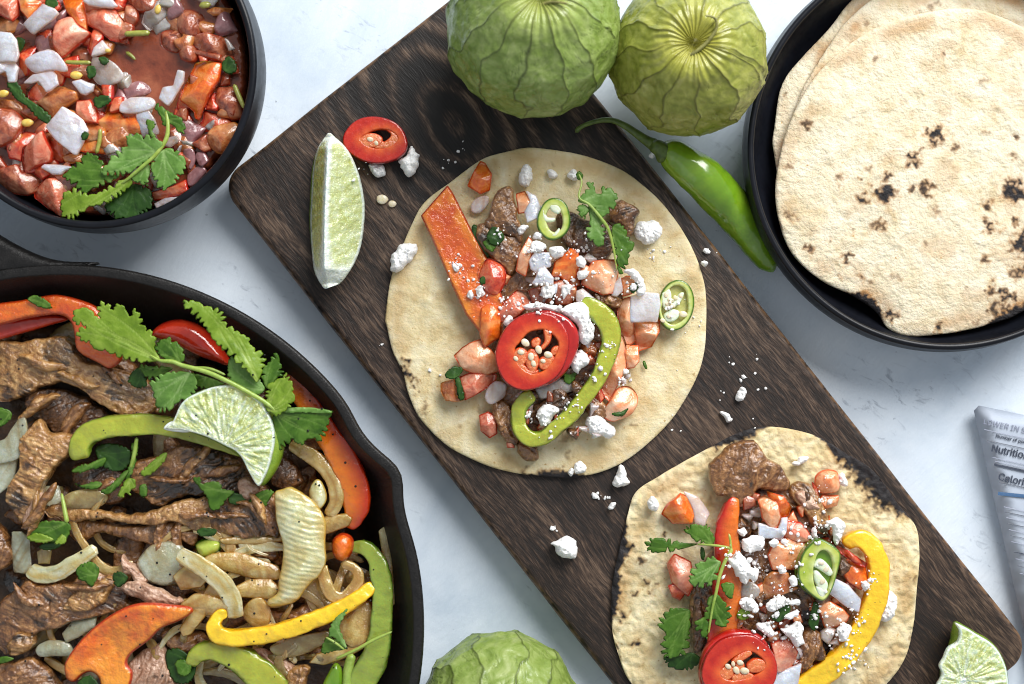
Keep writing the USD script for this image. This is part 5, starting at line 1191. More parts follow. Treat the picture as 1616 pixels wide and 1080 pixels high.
P9 = [(300, 958), (270, 954), (240, 951), (214, 953), (190, 962), (165, 977), (141, 996), (118, 1020), (104, 1040), (98, 1054), (101, 1074), (113, 1080), (127, 1068), (140, 1064), (151, 1072), (160, 1092), (196, 1092), (206, 1066), (197, 1050), (205, 1034), (234, 1012), (254, 993), (282, 981), (303, 968)]
one('orange_pepper_piece', piece(P9, 43, 5, soft=True, r=2.4, h=0.0006, tilt=(0, 0.12), zf=hollow(175, 1020, 38, 3.0, 43), bumpy=(0.7, 220),
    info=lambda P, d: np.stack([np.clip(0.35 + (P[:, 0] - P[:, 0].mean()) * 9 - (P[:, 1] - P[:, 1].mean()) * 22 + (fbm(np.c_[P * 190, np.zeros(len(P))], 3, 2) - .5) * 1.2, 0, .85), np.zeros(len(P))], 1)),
    'roast_pepper', 'large hollow orange red pepper piece at the bottom left of the skillet', 'pepper piece')
P1 = [(-15, 483), (30, 474), (62, 468), (90, 465), (125, 473), (153, 486), (164, 510), (178, 545), (190, 566), (172, 582), (150, 572), (127, 560), (117, 547), (115, 528), (111, 511), (100, 500), (80, 497), (40, 503), (-15, 514)]
one('orange_pepper_piece', piece(P1, 40, 5, soft=True, r=2.2, h=0.0007, bumpy=(0.5, 200), tilt=(0, 0.05)), 'roast_pepper', 'orange red pepper curving along the upper left wall of the skillet', 'pepper piece')
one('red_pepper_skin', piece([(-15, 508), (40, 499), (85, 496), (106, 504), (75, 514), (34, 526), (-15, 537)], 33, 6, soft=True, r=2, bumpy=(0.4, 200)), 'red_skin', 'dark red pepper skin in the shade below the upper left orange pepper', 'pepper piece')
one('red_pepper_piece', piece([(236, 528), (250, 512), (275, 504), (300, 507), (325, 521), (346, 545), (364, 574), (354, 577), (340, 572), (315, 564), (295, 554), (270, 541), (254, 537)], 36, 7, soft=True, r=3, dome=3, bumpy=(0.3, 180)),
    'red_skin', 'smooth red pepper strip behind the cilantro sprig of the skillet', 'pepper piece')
one('red_pepper_piece', piece([(522, 864), (526, 850), (540, 842), (554, 848), (558, 862), (552, 879), (540, 888), (527, 881)], 37, 6, soft=True, r=3, dome=3, bumpy=(0.3, 250)), 'roast_pepper', 'small orange red pepper knob above the onion ring', 'pepper piece')
one('green_pepper_piece', piece([(306, 862), (318, 852), (334, 850), (350, 855), (346, 870), (332, 880), (316, 882)], 34, 6, soft=True, r=3, dome=2), 'jalapeno_flesh', 'yellow green pepper knob below the charred beef', 'pepper piece')
one('green_pepper_piece', piece([(505, 1095), (520, 1058), (530, 1048), (540, 1062), (536, 1095)], 36, 5, soft=True, r=2, dome=1), 'jalapeno_skin', 'short green pepper end at the bottom edge beside the stems', 'pepper piece')

many('cilantro_leaf', 'cilantro leaf', 'cilantro', [
    ('cut cilantro leaf on the orange pepper at the upper left', [(44, 474), (50, 467), (60, 467), (78, 478), (81, 487), (66, 486)], 42.5, (46, 472)),
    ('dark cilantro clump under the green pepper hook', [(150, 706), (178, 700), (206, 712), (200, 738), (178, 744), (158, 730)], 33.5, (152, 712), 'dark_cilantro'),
    ('cilantro leaf under the open end of the green pepper hook', [(114, 743), (128, 734), (142, 731), (166, 722), (162, 736), (140, 742), (126, 747)], 35, (162, 724)),
    ('upright cilantro stem leaf below the green pepper hook', [(208, 700), (218, 700), (214, 728), (206, 754), (198, 756), (206, 726)], 36, (208, 756)),
    ('long cilantro shred slanting over the dark beef', [(160, 776), (176, 764), (196, 744), (204, 744), (190, 764), (172, 780)], 37, (202, 744)),
    ('forked light cilantro leaf in the middle of the dark beef', [(186, 782), (192, 768), (200, 756), (213, 757), (214, 770), (206, 774), (206, 783), (198, 778), (194, 786)], 38, (206, 756), 'lime_cilantro'),
    ('long light cilantro leaf right of the forked leaf', [(222, 746), (236, 732), (256, 716), (264, 716), (258, 730), (242, 746), (228, 752)], 38.5, (262, 716), 'lime_cilantro'),
    ('small cilantro tip left of the charred patch', [(220, 768), (230, 764), (233, 776), (230, 785), (222, 782)], 38, (228, 766)),
    ('narrow cilantro leaf above the brown onion slice', [(116, 763), (130, 766), (150, 760), (161, 764), (152, 772), (134, 772)], 36, (160, 765)),
    ('chopped cilantro heap below the beef fan', [(44, 846), (56, 832), (64, 824), (82, 822), (104, 824), (112, 832), (106, 850), (96, 858), (84, 856), (56, 852)], 38.5, (104, 826)),
    ('second cilantro leaf of the heap below the beef fan', [(42, 848), (60, 842), (84, 852), (66, 858), (48, 854)], 39.5, (84, 852), 'lime_cilantro'),
    ('light cilantro leaf pointing down out of the heap', [(86, 858), (98, 842), (104, 848), (102, 858)], 39.5, (100, 844), 'lime_cilantro'),
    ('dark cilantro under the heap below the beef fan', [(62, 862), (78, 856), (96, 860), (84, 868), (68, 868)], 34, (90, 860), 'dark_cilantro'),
    ('large folded cilantro leaf above the charred beef', [(304, 756), (316, 754), (318, 764), (334, 760), (346, 762), (352, 772), (370, 776), (356, 790), (346, 803), (332, 804), (326, 786), (318, 774)], 39.5, (366, 778)),
    ('dark cilantro leaf joining the two green leaves on the charred beef', [(360, 788), (368, 778), (392, 784), (402, 790), (384, 796), (366, 796)], 38, (362, 786), 'dark_cilantro'),
    ('cilantro leaf at the top left of the cabbage like onion', [(392, 794), (404, 780), (418, 774), (432, 776), (424, 790), (416, 804), (406, 808), (398, 806)], 39.5, (396, 798)),
    ('thin cilantro leaf on the edge of the long pale beef strip', [(310, 838), (322, 834), (342, 836), (336, 846), (318, 846)], 38.5, (340, 838), 'dark_cilantro'),
    ('bluish green cilantro leaf on the lower left beef knob', [(120, 900), (130, 890), (146, 888), (156, 898), (154, 912), (144, 926), (134, 918), (124, 914)], 41.5, (152, 908), 'cilantro'),
    ('dark green cilantro leaf right of the lower left beef knob', [(178, 908), (188, 902), (202, 910), (196, 922), (184, 926)], 40, (198, 912), 'dark_cilantro'),
    ('cilantro scrap on the white onion at the left edge', [(-8, 646), (10, 646), (18, 654), (12, 666), (-8, 676)], 38, (14, 652)),
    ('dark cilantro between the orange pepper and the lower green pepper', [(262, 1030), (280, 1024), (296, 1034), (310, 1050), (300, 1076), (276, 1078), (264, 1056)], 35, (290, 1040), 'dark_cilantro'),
    ('light cilantro tip between the orange pepper and the lower green pepper', [(276, 1046), (290, 1042), (302, 1052), (296, 1066), (282, 1066)], 37, (296, 1048)),
    ('cilantro leaf at the left edge above the bottom left beef', [(-8, 1040), (8, 1036), (22, 1040), (10, 1046), (-8, 1048)], 36, (20, 1040)),
    ('green tip hidden in the hollow of the orange pepper', [(118, 1092), (128, 1072), (140, 1066), (152, 1074), (158, 1092)], 41, (140, 1090), 'dark_cilantro'),
    ('curled cilantro leaf on the yellow pepper near the right wall', [(523, 985), (530, 975), (538, 968), (548, 962), (542, 976), (536, 990), (544, 1012), (548, 1026), (536, 1016), (526, 1006), (518, 1004)], 44.5, (546, 1022), 'pale_cilantro'),
    ('green cilantro blade under the curled leaf near the right wall', [(506, 1030), (510, 1016), (517, 1005), (534, 1014), (546, 1024), (528, 1028), (514, 1032)], 42, (544, 1022)),
], lambda px, z, b: leaf(px, z, b, serr=(2.2, 0.5, 4), nveins=4, wave=1.6))
for lab, pth, w, z in [
    ('thin green stem rising out of the cilantro heap below the beef fan', [(97, 778), (101, 800), (106, 826)], [4, 7, 8], [35, 38, 39.5]),
    ('long pale green stem across the lower right of the skillet', [(530, 1040), (548, 1032), (565, 1024), (590, 1010), (619, 997)], [5, 5, 5, 5, 3], [41, 42, 42.5, 43, 43]),
    ('pale line of stem below the curled cilantro leaf', [(514, 1006), (528, 1014), (544, 1026)], [3, 4, 3], [44.5, 45, 44]),
    ('thick green stem going down to the bottom edge of the skillet', [(556, 1032), (550, 1055), (548, 1095)], [14, 16, 18], [37, 37, 37]),
    ('slender dark green stem standing in the dark beef', [(216, 690), (212, 716), (206, 740)], [6, 7, 6], [37, 37, 36])]:
    one('herb_stalk', stem(pth, w, z), 'green_stem', lab, 'herb stalk')

t = Thing('cilantro_sprig', 'large fresh cilantro sprig laid over the peppers behind the lime wedge in the skillet', 'cilantro', at([(330, 580)], 44)[0])
for nm, mt, px, z, b, tl, sr in [
    ('leaf', 'lime_cilantro', [(116, 494), (122, 488), (132, 486), (143, 489), (155, 503), (155, 484), (163, 478), (174, 484), (180, 494), (182, 481), (196, 484), (204, 500), (213, 488), (222, 502), (225, 514), (236, 522), (245, 536), (243, 551), (251, 568), (232, 572), (216, 570), (196, 566), (180, 560), (166, 554), (150, 552), (141, 538), (153, 534), (132, 540), (121, 524), (136, 514), (118, 510)], 50, (252, 569), (0, .05), (3.3, 1.22, 9)),
    ('leaf', 'cilantro', [(246, 546), (254, 537), (264, 533), (277, 539), (286, 548), (291, 560), (290, 571), (274, 574), (258, 566), (248, 558)], 48, (286, 572), (0, 0), (3.0, 1.22, 6)),
    ('leaf', 'pale_cilantro', [(240, 604), (254, 592), (275, 587), (303, 589), (311, 606), (302, 625), (282, 634), (268, 646), (250, 648), (244, 632), (240, 618)], 48.5, (300, 588), (0, .1), (3.5, 1.62, 8)),
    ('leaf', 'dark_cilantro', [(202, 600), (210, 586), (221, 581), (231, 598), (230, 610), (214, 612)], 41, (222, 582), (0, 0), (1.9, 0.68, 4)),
    ('leaf', 'cilantro', [(218, 578), (240, 578), (272, 581), (256, 592), (234, 598), (224, 588)], 43, (272, 580), (0, 0), (2.8, 1.08, 6)),
    ('leaf', 'lime_cilantro', [(288, 478), (306, 475), (322, 482), (332, 486), (342, 488), (352, 498), (356, 512), (366, 518), (378, 526), (392, 534), (394, 546), (402, 550), (410, 557), (416, 569), (414, 582), (410, 596), (404, 604), (392, 588), (380, 576), (360, 557), (340, 540), (328, 522), (320, 510), (306, 495)], 53, (408, 604), (-.15, -.1), (3.3, 1.62, 9)),
    ('leaf', 'pale_cilantro', [(360, 570), (370, 563), (384, 572), (397, 584), (410, 600), (418, 615), (404, 624), (384, 616), (362, 600)], 49, (416, 616), (0, 0), (1.9, 0.81, 6)),
    ('leaf', 'cilantro', [(412, 588), (422, 574), (434, 560), (442, 574), (445, 590), (436, 600), (426, 610), (418, 612)], 47, (420, 614), (0, 0), (3.3, 1.49, 6)),
    ('leaf', 'lime_cilantro', [(424, 610), (436, 600), (449, 591), (456, 598), (462, 608), (462, 626), (458, 641), (448, 650), (437, 657), (428, 652), (419, 645)], 51, (424, 650), (.1, 0), (3.3, 1.49, 7)),
    ('leaf', 'cilantro', [(430, 658), (447, 645), (480, 646), (522, 650), (520, 660), (516, 676), (510, 688), (499, 697), (486, 692), (476, 703), (464, 696), (454, 699), (446, 704), (436, 711), (432, 690), (431, 672)], 47, (434, 654), (0, .1), (3.5, 1.62, 9)),
    ('leaf', 'pale_cilantro', [(446, 645), (480, 643), (522, 648), (520, 653), (480, 652), (452, 652)], 48.5, (448, 648), (0, 0), (4, 0.2, 5)),
    ('leaf', 'cilantro', [(302, 590), (330, 596), (354, 606), (340, 612), (316, 612), (306, 602)], 44, (330, 592), (0, 0), (1.9, 0.68, 5))]:
    t.add(nm, leaf(px, z, b, serr=sr, tilt=tl), mt)
t.add('stem', stem([(236, 560), (252, 569), (272, 571), (288, 577), (325, 587), (355, 600), (382, 614), (418, 635), (438, 652)], [2, 5, 7, 7, 7.5, 7.5, 7.5, 7, 5], [50, 51, 51, 51, 51.5, 52, 52, 52, 51]), 'green_stem')
t.add('stem', stem([(300, 580), (330, 582), (356, 592)], [4, 5, 4], [48, 49, 49]), 'green_stem')


def lime_face(px, z, th, hub, nseg, mat_='lime_pulp', span=None, tilt=(0, 0), amp=0.5, h=0.0005):
    """Cut lime flesh: strands run from the hub, pale membranes part the segments, pale pith at the outline."""
    c = at([hub], z)[0, :2]

    def pol(P):
        e = P - c
        return np.arctan2(e[:, 1], e[:, 0]), np.linalg.norm(e, axis=1) * 1000

    def bump(P, d):
        a, r = pol(P)
        s = fbm(np.c_[a * 14, r * 0.16, np.zeros(len(P))], 3, 8) - 0.5
        return (s * 2.4 * amp + (fbm(np.c_[P * 500, np.zeros(len(P))], 3, 3) - 0.5) * amp) * np.clip((d * 1000 - 1.0) / 1.5, 0, 1)

    def info(P, d):
        a, r = pol(P)
        a = a + 0.10 * (fbm(np.c_[P * 120, np.zeros(len(P))], 2, 4) - 0.5)
        ph = a * nseg / (2 * np.pi)
        off = np.abs(ph - np.round(ph)) * 2 * np.pi / nseg * r
        m = np.exp(-(off / 0.45) ** 2) * 0.75
        m = np.maximum(m, np.clip((2.2 - r) / 1.0, 0, 1))
        s = fbm(np.c_[a * 22, r * 0.28, np.ones(len(P))], 3, 9)
        return np.stack([np.maximum(m, np.clip((s - 0.60) * 4, 0, .5)), np.clip((0.47 - s) * 5, 0, 0.75)], 1)

    return piece(px, z, th, soft=True, h=h, r=0.7, bump=bump, info=info, tilt=tilt)


t = Thing('lime_wedge', 'squeezed lime wedge, cut face up, under the cilantro sprig of the skillet', 'lime wedge', at([(350, 690)], 44)[0])
LW = [(260, 677), (272, 664), (282, 642), (292, 630), (306, 622), (334, 611), (362, 608), (384, 614), (402, 626), (419, 645), (430, 669), (433, 697), (426, 731), (418, 752), (407, 768), (392, 746), (381, 724), (370, 712), (354, 704), (334, 694), (316, 687), (288, 680)]
t.add('pulp', lime_face(LW, 50, 4, (352, 708), 11, amp=1.0), 'lime_pulp')
t.add('peel', piece([(275, 664), (290, 632), (320, 614), (362, 609), (404, 626), (424, 645), (438, 668), (446, 692), (445, 716), (434, 744), (412, 769), (398, 752), (380, 726), (340, 700), (300, 684)], 46.5, 10, soft=True, r=3.5, bumpy=(0.15, 500)), 'lime_peel')
t.add('pith', piece([(258, 678), (268, 666), (286, 668), (300, 680), (288, 683)], 49.4, 3, soft=True, r=1), 'lime_pith')
rg = np.random.default_rng(5)
pep = []
for k in range(90):
    x, y = rg.uniform(0, 590), rg.uniform(560, 1080)
    z = height(x, y)
    if z > 28:
        pep.append(ball(x, y, z, rg.uniform(.25, .5), (1, 1, .7), 1, .3, note=False))
one('cracked_pepper', join(*pep), 'cast_iron', 'specks of cracked black pepper over the fajitas in the skillet', 'pepper specks', kind='stuff')
# ------------------------------------------------------------------ garnishes on the board and table
def tomatillo(name, centre_px, r_px, zc, stem_px, label, mat_, ribs_=11, seed=0, curl=None):
    c = at([centre_px], zc)[0]
    R = r_px * PX * (H - c[2]) / H
    s = at([stem_px], zc)[0]
    off = np.array([s[0] - c[0], s[1] - c[1]])
    k = min(np.linalg.norm(off) / R, 0.95)
    ax = np.array([off[0] / R, off[1] / R, math.sqrt(max(1 - k * k, 0.02))])
    ax /= np.linalg.norm(ax)
    e1 = np.cross(ax, [0.3, 1, 0.2]); e1 /= np.linalg.norm(e1)
    e2 = np.cross(ax, e1)
    m = trimesh.creation.uv_sphere(1.0, count=[150, 300])
    v = np.array(m.vertices)
    th, ph = np.arccos(np.clip(v[:, 2], -1, 1)), np.arctan2(v[:, 1], v[:, 0])
    q = v * 2.2 + seed * 9.1
    warp = (fbm(q, 3, 3) - 0.5) * 0.75
    a = ph + warp * np.sin(th) ** 0.5 * 0.8
    u = a * ribs_ / (2 * np.pi)
    jit = 0.22 * np.sin(np.floor(u + 0.5) * 12.9 + seed)
    du = np.abs((u - jit) - np.round(u - jit)) * 2 * np.pi / ribs_ * np.sin(th)
    rib = np.exp(-(du / 0.013) ** 2)
    ribw = np.exp(-(du / 0.075) ** 2)
    facet = np.cos((u - jit) * 2 * np.pi)
    # secondary veins: branching creases between the ribs
    w2 = fbm(np.c_[np.cos(a) * 5, np.sin(a) * 5, th * 4.4] + seed, 4, 17)
    vein = np.exp(-((np.abs(w2 - 0.5)) / 0.009) ** 2) * np.clip(np.sin(th) * 1.3, 0, 1) * np.clip((fbm(v * 4 + seed, 2, 23) - .42) * 6, 0, 1)
    crump = fbm(v * 3.2 + seed * 3, 4, 7) - 0.5
    fold = fbm(v * 9 + seed * 5, 4, 12) - 0.5
    r = 1 + 0.012 * ribw + 0.010 * rib + 0.006 * facet * np.sin(th) ** 2 + 0.085 * crump + 0.014 * fold - 0.008 * vein
    r *= 1 - 0.13 * np.exp(-(th / 0.24) ** 2) + 0.05 * np.exp(-((th - 0.42) / 0.2) ** 2)
    r *= 1 + 0.10 * np.clip((th - 2.5) / 0.6, 0, 1) ** 2
    pl = np.exp(-(th / 0.55) ** 2) * 0.012 * np.sin(a * 30 + 4 * crump)
    v = v * (r + pl)[:, None]
    P = (v[:, :1] * e1 + v[:, 1:2] * e2 + v[:, 2:3] * ax) * R
    lo = P[:, 2] * 1.0
    P[:, 2] = np.where(lo < -0.86 * R, -0.86 * R + (lo + 0.86 * R) * 0.12, lo)
    P = P + c
    wt = np.stack([np.full(len(P), 9.0), np.clip(rib * 0.95 + 0.42 * vein, 0, 1), np.clip(np.exp(-(th / 0.36) ** 2) * 0.9, 0, 1)], 1)
    note_heights(P)
    t = Thing(name, label, 'tomatillo', (c[0], c[1], P[:, 2].min()))
    t.add('husk', (P, np.array(m.faces), wt), mat_)
    tip = c + ax * R * 0.86
    if curl is not None:
        zt = tip[2] * 1000
        t.add('stem', sweep(curl, np.linspace(8, 3, len(curl)), np.linspace(zt + 2, zt + 9, len(curl)), np.linspace(2.4, 0.9, len(curl)), power=2, n=10, wob=.1), 'husk_stem')
    b = trimesh.creation.icosphere(3)
    bv = np.array(b.vertices) * np.array([1, 1, 0.4]) * 0.0034
    bv = (bv[:, :1] * e1 + bv[:, 1:2] * e2 + bv[:, 2:3] * ax) + tip
    t.add('crown', (bv, np.array(b.faces), np.zeros((len(bv), 3))), 'husk_stem')


tomatillo('tomatillo', (842, 48), 136, 55.5, (850, 14), 'large pale green tomatillo in its papery husk, on the top end of the board', 'husk_green', 12, seed=1.3,
          curl=[(849, 14), (856, 8), (868, 4), (882, 4), (896, 6)])
tomatillo('tomatillo', (1086, 92), 123, 47, (1082, 88), 'yellow green tomatillo in its husk with a curled dry stem, beside the board', 'husk_yellow', 12, seed=4.1,
          curl=[(1082, 88), (1092, 86), (1106, 76), (1120, 62), (1130, 46), (1130, 32), (1122, 26), (1112, 25)])
tomatillo('tomatillo', (790, 1124), 125, 33, (800, 1135), 'green tomatillo in its husk at the bottom edge, between skillet and board', 'husk_green', 12, seed=7.7,
          curl=[(800, 1135), (806, 1130), (812, 1120)])

t = Thing('green_chili', 'whole glossy green chili leaning on the board edge beside the tortilla dish', 'chili', at([(1132, 305)], 10)[0])
t.add('body', sweep([(1040, 232), (1049, 236), (1062, 244), (1090, 266), (1112, 284), (1132, 305), (1153, 327), (1170, 349), (1186, 371), (1199, 393), (1212, 415), (1221, 430)],
                    [28, 40, 50, 61, 66, 67, 65, 61, 55, 47, 33, 11], [29, 32, 33.5, 35, 34, 31, 27, 24, 21.5, 19.5, 16, 12], [8, 13, 16, 20, 21, 21, 20, 19.5, 18, 15.5, 11, 4], power=2.05, n=36, step=0.0007, wob=0.35), 'chili_green')
t.add('stem', sweep([(908, 209), (915, 202), (926, 196), (945, 191), (966, 190), (985, 198), (1003, 210), (1022, 223), (1038, 232)], [8, 7, 7, 8, 9, 11, 13, 17, 26], [24, 25, 26, 27, 28, 28.5, 29, 30, 31], [2.2, 2, 2, 2.2, 2.6, 3, 3.6, 4.8, 8], power=2, n=12, wob=.15), 'chili_stem')
t.add('calyx', piece([(1030, 222), (1042, 220), (1056, 228), (1060, 240), (1052, 252), (1040, 256), (1034, 244), (1026, 236)], 31.5, 5, soft=True, r=2.2, dome=1.2), 'chili_stem')

# lime wedge on the board: ridge up, two cut faces, rind below
WL = [(515, 206), (503, 219), (493, 238), (487, 266), (485, 296), (483, 340), (484, 372), (489, 417), (495, 436), (503, 449), (510, 455), (520, 452), (533, 446), (545, 432), (555, 415), (564, 390), (569, 360), (571, 322), (567, 290), (561, 266), (551, 242), (540, 226), (526, 213)]
RG = at([(518, 212), (516, 260), (513, 330), (512, 400), (513, 446)], 40)[:, :2]
RG = catmull(RG, 90, closed=False)
lk = cKDTree(RG)


def ridge(P, d):
    e, i_ = lk.query(P)
    left = P[:, 0] < RG[i_, 0]
    ends = np.clip(np.minimum(np.abs(P[:, 1] - RG[0, 1]), np.abs(P[:, 1] - RG[-1, 1])) / 0.006, 0, 1)
    w = np.where(left, 0.0085, 0.0172)
    return -14.0 * np.clip(e / w, 0, 1.1) * (0.35 + 0.65 * ends) - 8 * (1 - ends)


def ridge_info(P, d):
    e, i_ = lk.query(P)
    y = (P[:, 1] - RG[:, 1].min()) / (RG[:, 1].max() - RG[:, 1].min())
    w = 0.0014 + 0.0018 * np.clip(0.35 - y, 0, 1) / 0.35
    pith = np.clip(1.6 - e / w, 0, 1)
    pith = np.maximum(pith, np.clip((0.14 - y) / 0.06, 0, 1))
    pith = np.maximum(pith, np.clip((y - 0.93) / 0.05, 0, 1))
    s = fbm(np.c_[P[:, 0] * 160 + P[:, 1] * 90, P[:, 1] * 420 - P[:, 0] * 200, np.zeros(len(P))], 3, 9)
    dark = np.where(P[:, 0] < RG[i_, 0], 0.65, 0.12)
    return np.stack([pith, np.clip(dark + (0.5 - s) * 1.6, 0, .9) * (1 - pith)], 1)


t = Thing('lime_wedge', 'long fresh lime wedge, white ridge up, at the left end of the board', 'lime wedge', at([(515, 330)], 18.2)[0])
t.add('pulp', piece(WL, 40, 2.4, soft=True, h=0.0005, r=0.7, zf=ridge, info=ridge_info, bump=lambda P, d: (fbm(np.c_[P[:, 0] * 160 + P[:, 1] * 90, P[:, 1] * 420 - P[:, 0] * 200, np.zeros(len(P))], 3, 8) - .5) * 1.0), 'lime_pulp')


def hullz(P, d):
    e = np.clip(d / max(d.max(), 1e-9), 0, 1)
    return -3.4 * (1 - (1 - e) ** 2) - 0.0


t.add('peel', piece([(c[0] * .93 + 536 * .07, c[1] * .95 + 330 * .05) for c in WL], 27.0, 7.0, soft=True, h=0.0008, r=3.4, bumpy=(0.1, 500)), 'lime_peel')

t = Thing('lime_wedge', 'squeezed lime wedge at the bottom right corner of the board', 'lime wedge', at([(1540, 1060)], 18.2)[0])
L3 = [(1509, 984), (1527, 992), (1545, 1003), (1562, 1013), (1575, 1026), (1584, 1042), (1590, 1060), (1592, 1085), (1584, 1112), (1556, 1130), (1520, 1128), (1492, 1112), (1478, 1088), (1487, 1066), (1483, 1052), (1489, 1040), (1497, 1023), (1512, 1013), (1515, 997)]
t.add('pulp', lime_face(L3, 34, 4, (1520, 1075), 9, amp=0.9), 'lime_pulp')
t.add('peel', piece([(1512, 986), (1528, 991), (1547, 1002), (1565, 1012), (1579, 1026), (1588, 1042), (1594, 1060), (1596, 1086), (1586, 1116), (1556, 1134), (1520, 1130), (1496, 1110), (1490, 1060), (1504, 1022)], 32.2, 12, soft=True, r=4, bumpy=(0.15, 500)), 'lime_peel')


def ellipse(cx, cy, rx, ry, rot=0, n=18, lump=0.0, seed=0):
    a = np.arange(n) * 2 * np.pi / n
    rr = 1 + lump * np.sin(a * 3 + seed) + lump * 0.6 * np.sin(a * 5 + 2 * seed)
    x, y = rx * rr * np.cos(a), ry * rr * np.sin(a)
    c, s = math.cos(math.radians(rot)), math.sin(math.radians(rot))
    return [(cx + p * c - q * s, cy + p * s + q * c) for p, q in zip(x, y)]


def chili_slice(name, label, outer, holes, z, th, flesh, skin, back, membranes, seeds, cat='chili slice', tilt=(0, 0), mem='chili_membrane', pad=None, glow=None):
    c = np.mean(outer, axis=0)
    t = Thing(name, label, cat, at([c], z - th)[0])
    hc = [at([h_], z)[0, :, :2].mean(0) if False else at(h_, z)[:, :2].mean(0) for h_ in holes]

    def info(P, d):
        g = np.zeros(len(P))
        for h_ in holes:
            tr = cKDTree(at(h_, z)[:, :2])
            g = np.maximum(g, np.clip(1 - tr.query(P)[0] / (glow or 0.0035), 0, 1) ** 1.5)
        return np.stack([g, np.zeros(len(P))], 1)

    rp = t.add('ring', piece(outer, z, th, soft=True, holes=holes, r=0.7, h=0.0005, bumpy=(0.10, 260), info=info, tilt=tilt), flesh)
    if back:
        t.add('skin', piece(back[0], z + back[1], th * 1.3, soft=True, r=1.6, h=0.0007, bumpy=(0.08, 200), holes=holes if len(back) < 3 else [], tilt=tilt), skin)
    for m in membranes:
        t.add('membrane', piece(m, z - 0.25, th * 0.6, soft=True, r=0.6, bumpy=(0.15, 400), tilt=tilt, dome=.3), mem)
    for x, y, r, rot in seeds:
        t.add('seed', ball(x, y, z + 0.1, r * 0.21, (1.2, 0.85, 0.38), 2, .1, rot=-rot), 'seed', parent=rp)
    return t


chili_slice('red_chili_slice', 'red chili slice on the board beside the lime wedge', ellipse(592, 221, 52, 38, 8, lump=.02), [[(570, 220), (580, 211), (594, 205), (610, 205), (622, 211), (627, 220), (616, 230), (600, 234), (584, 231)]], 26, 5, 'chili_flesh', 'chili_skin', None,
            [[(564, 222), (576, 211), (592, 210), (604, 218), (600, 230), (586, 234), (572, 230)], [(608, 204), (622, 208), (630, 220), (620, 232), (606, 236), (600, 228), (612, 219), (616, 212)], [(590, 224), (604, 222), (612, 230), (602, 236), (590, 234)]], [(584, 220, 6, .3), (594, 226, 5, 1)], tilt=(0.05, -0.12), glow=0.005)
for lab, x, y, r in [('round yellow chili seed on the board below the red slice', 603, 315, 8.5), ('small broken chili seed on the board below the red slice', 619, 322, 6)]:
    one('chili_seed', ball(x, y, 19, r * .29, (1.1, .9, .4), 3, .1), 'seed', lab, 'seed')

# ------------------------------------------------------------------ carton at the right edge
t = Thing('food_carton', 'pale blue food carton with nutrition lettering at the right edge of the photo', 'carton', at([(1640, 860)], 0)[0])
CQ = np.array([(1541, 639), (1800, 692), (1850, 1120), (1655, 1135)], float)
cb = t.add('body', piece([tuple(x) for x in CQ], 14, 13.5, soft=False, rr=2, r=1.6, h=0.004, bumpy=(0.12, 40)), 'carton')
cz = 14.5


def carton_at(px):
    return at([px], cz)[0]


def lettering(text, start, end_dir, height_px, bold=False, mat_='ink', name='lettering', width=None):
    m = meshkit.text_mesh(text, height_px * PX * (H - cz / 1000) / H, 0.00012, bold)
    v = np.array(m.vertices)
    if width:
        v[:, 0] *= width * PX / v[:, 0].max()
    d = np.array([end_dir[0], -end_dir[1]], float); d /= np.linalg.norm(d)
    n = np.array([-d[1], d[0]])
    o = carton_at(start)
    w = np.c_[o[0] + v[:, 0] * d[0] + v[:, 1] * n[0], o[1] + v[:, 0] * d[1] + v[:, 1] * n[1], cz / 1000 + v[:, 2]]
    t.add(name, (w, np.array(m.faces)), mat_, parent=cb)


def rule(x0, y0, x1, y1, w, mat_='ink'):
    a, b = np.array([x0, y0], float), np.array([x1, y1], float)
    d = (b - a) / np.linalg.norm(b - a)
    n = np.array([-d[1], d[0]]) * w / 2
    q = at([a + n, b + n, b - n, a - n], cz)
    v = np.vstack([q, q + [0, 0, 0.0001]])
    bx = np.array([[0, 1, 2], [0, 2, 3], [4, 6, 5], [4, 7, 6], [0, 4, 5], [0, 5, 1], [1, 5, 6], [1, 6, 2], [2, 6, 7], [2, 7, 3], [3, 7, 4], [3, 4, 0]])
    t.add('printed_rule', (v, bx), mat_, parent=cb)


D = (1, 0.222)
lettering('LOWER IN SODIUM', (1551, 669), D, 8.5, mat_='grey_ink')
lettering('Number of portions', (1571, 690), D, 5, bold=True, mat_='ink')
lettering('Nutrition Facts', (1563, 712), D, 11, bold=True)
lettering('Calories', (1574, 757), D, 11, bold=True)
for (x0, y0, w, mt) in [(1553, 678, .8, 'grey_ink'), (1557, 695, 1.0, 'ink'), (1566, 722, .8, 'grey_ink'), (1570, 728, .8, 'grey_ink'), (1569, 733, 3.6, 'ink'), (1577, 761, 1.2, 'ink'), (1575, 779, 5.5, 'blue_ink'), (1584, 800, .9, 'grey_ink'), (1586, 808, 1.2, 'ink'), (1588, 817, .8, 'grey_ink'),
                        (1590, 826, 1.1, 'ink'), (1592, 836, .8, 'grey_ink'), (1594, 845, .9, 'ink'), (1596, 855, .8, 'grey_ink'), (1600, 871, 1.6, 'ink'), (1603, 882, .8, 'grey_ink'), (1606, 893, .9, 'ink'), (1609, 905, .9, 'grey_ink')]:
    rule(x0, y0, x0 + 170, y0 + 170 * (.222 if mt != 'blue_ink' else .10), w, mt)
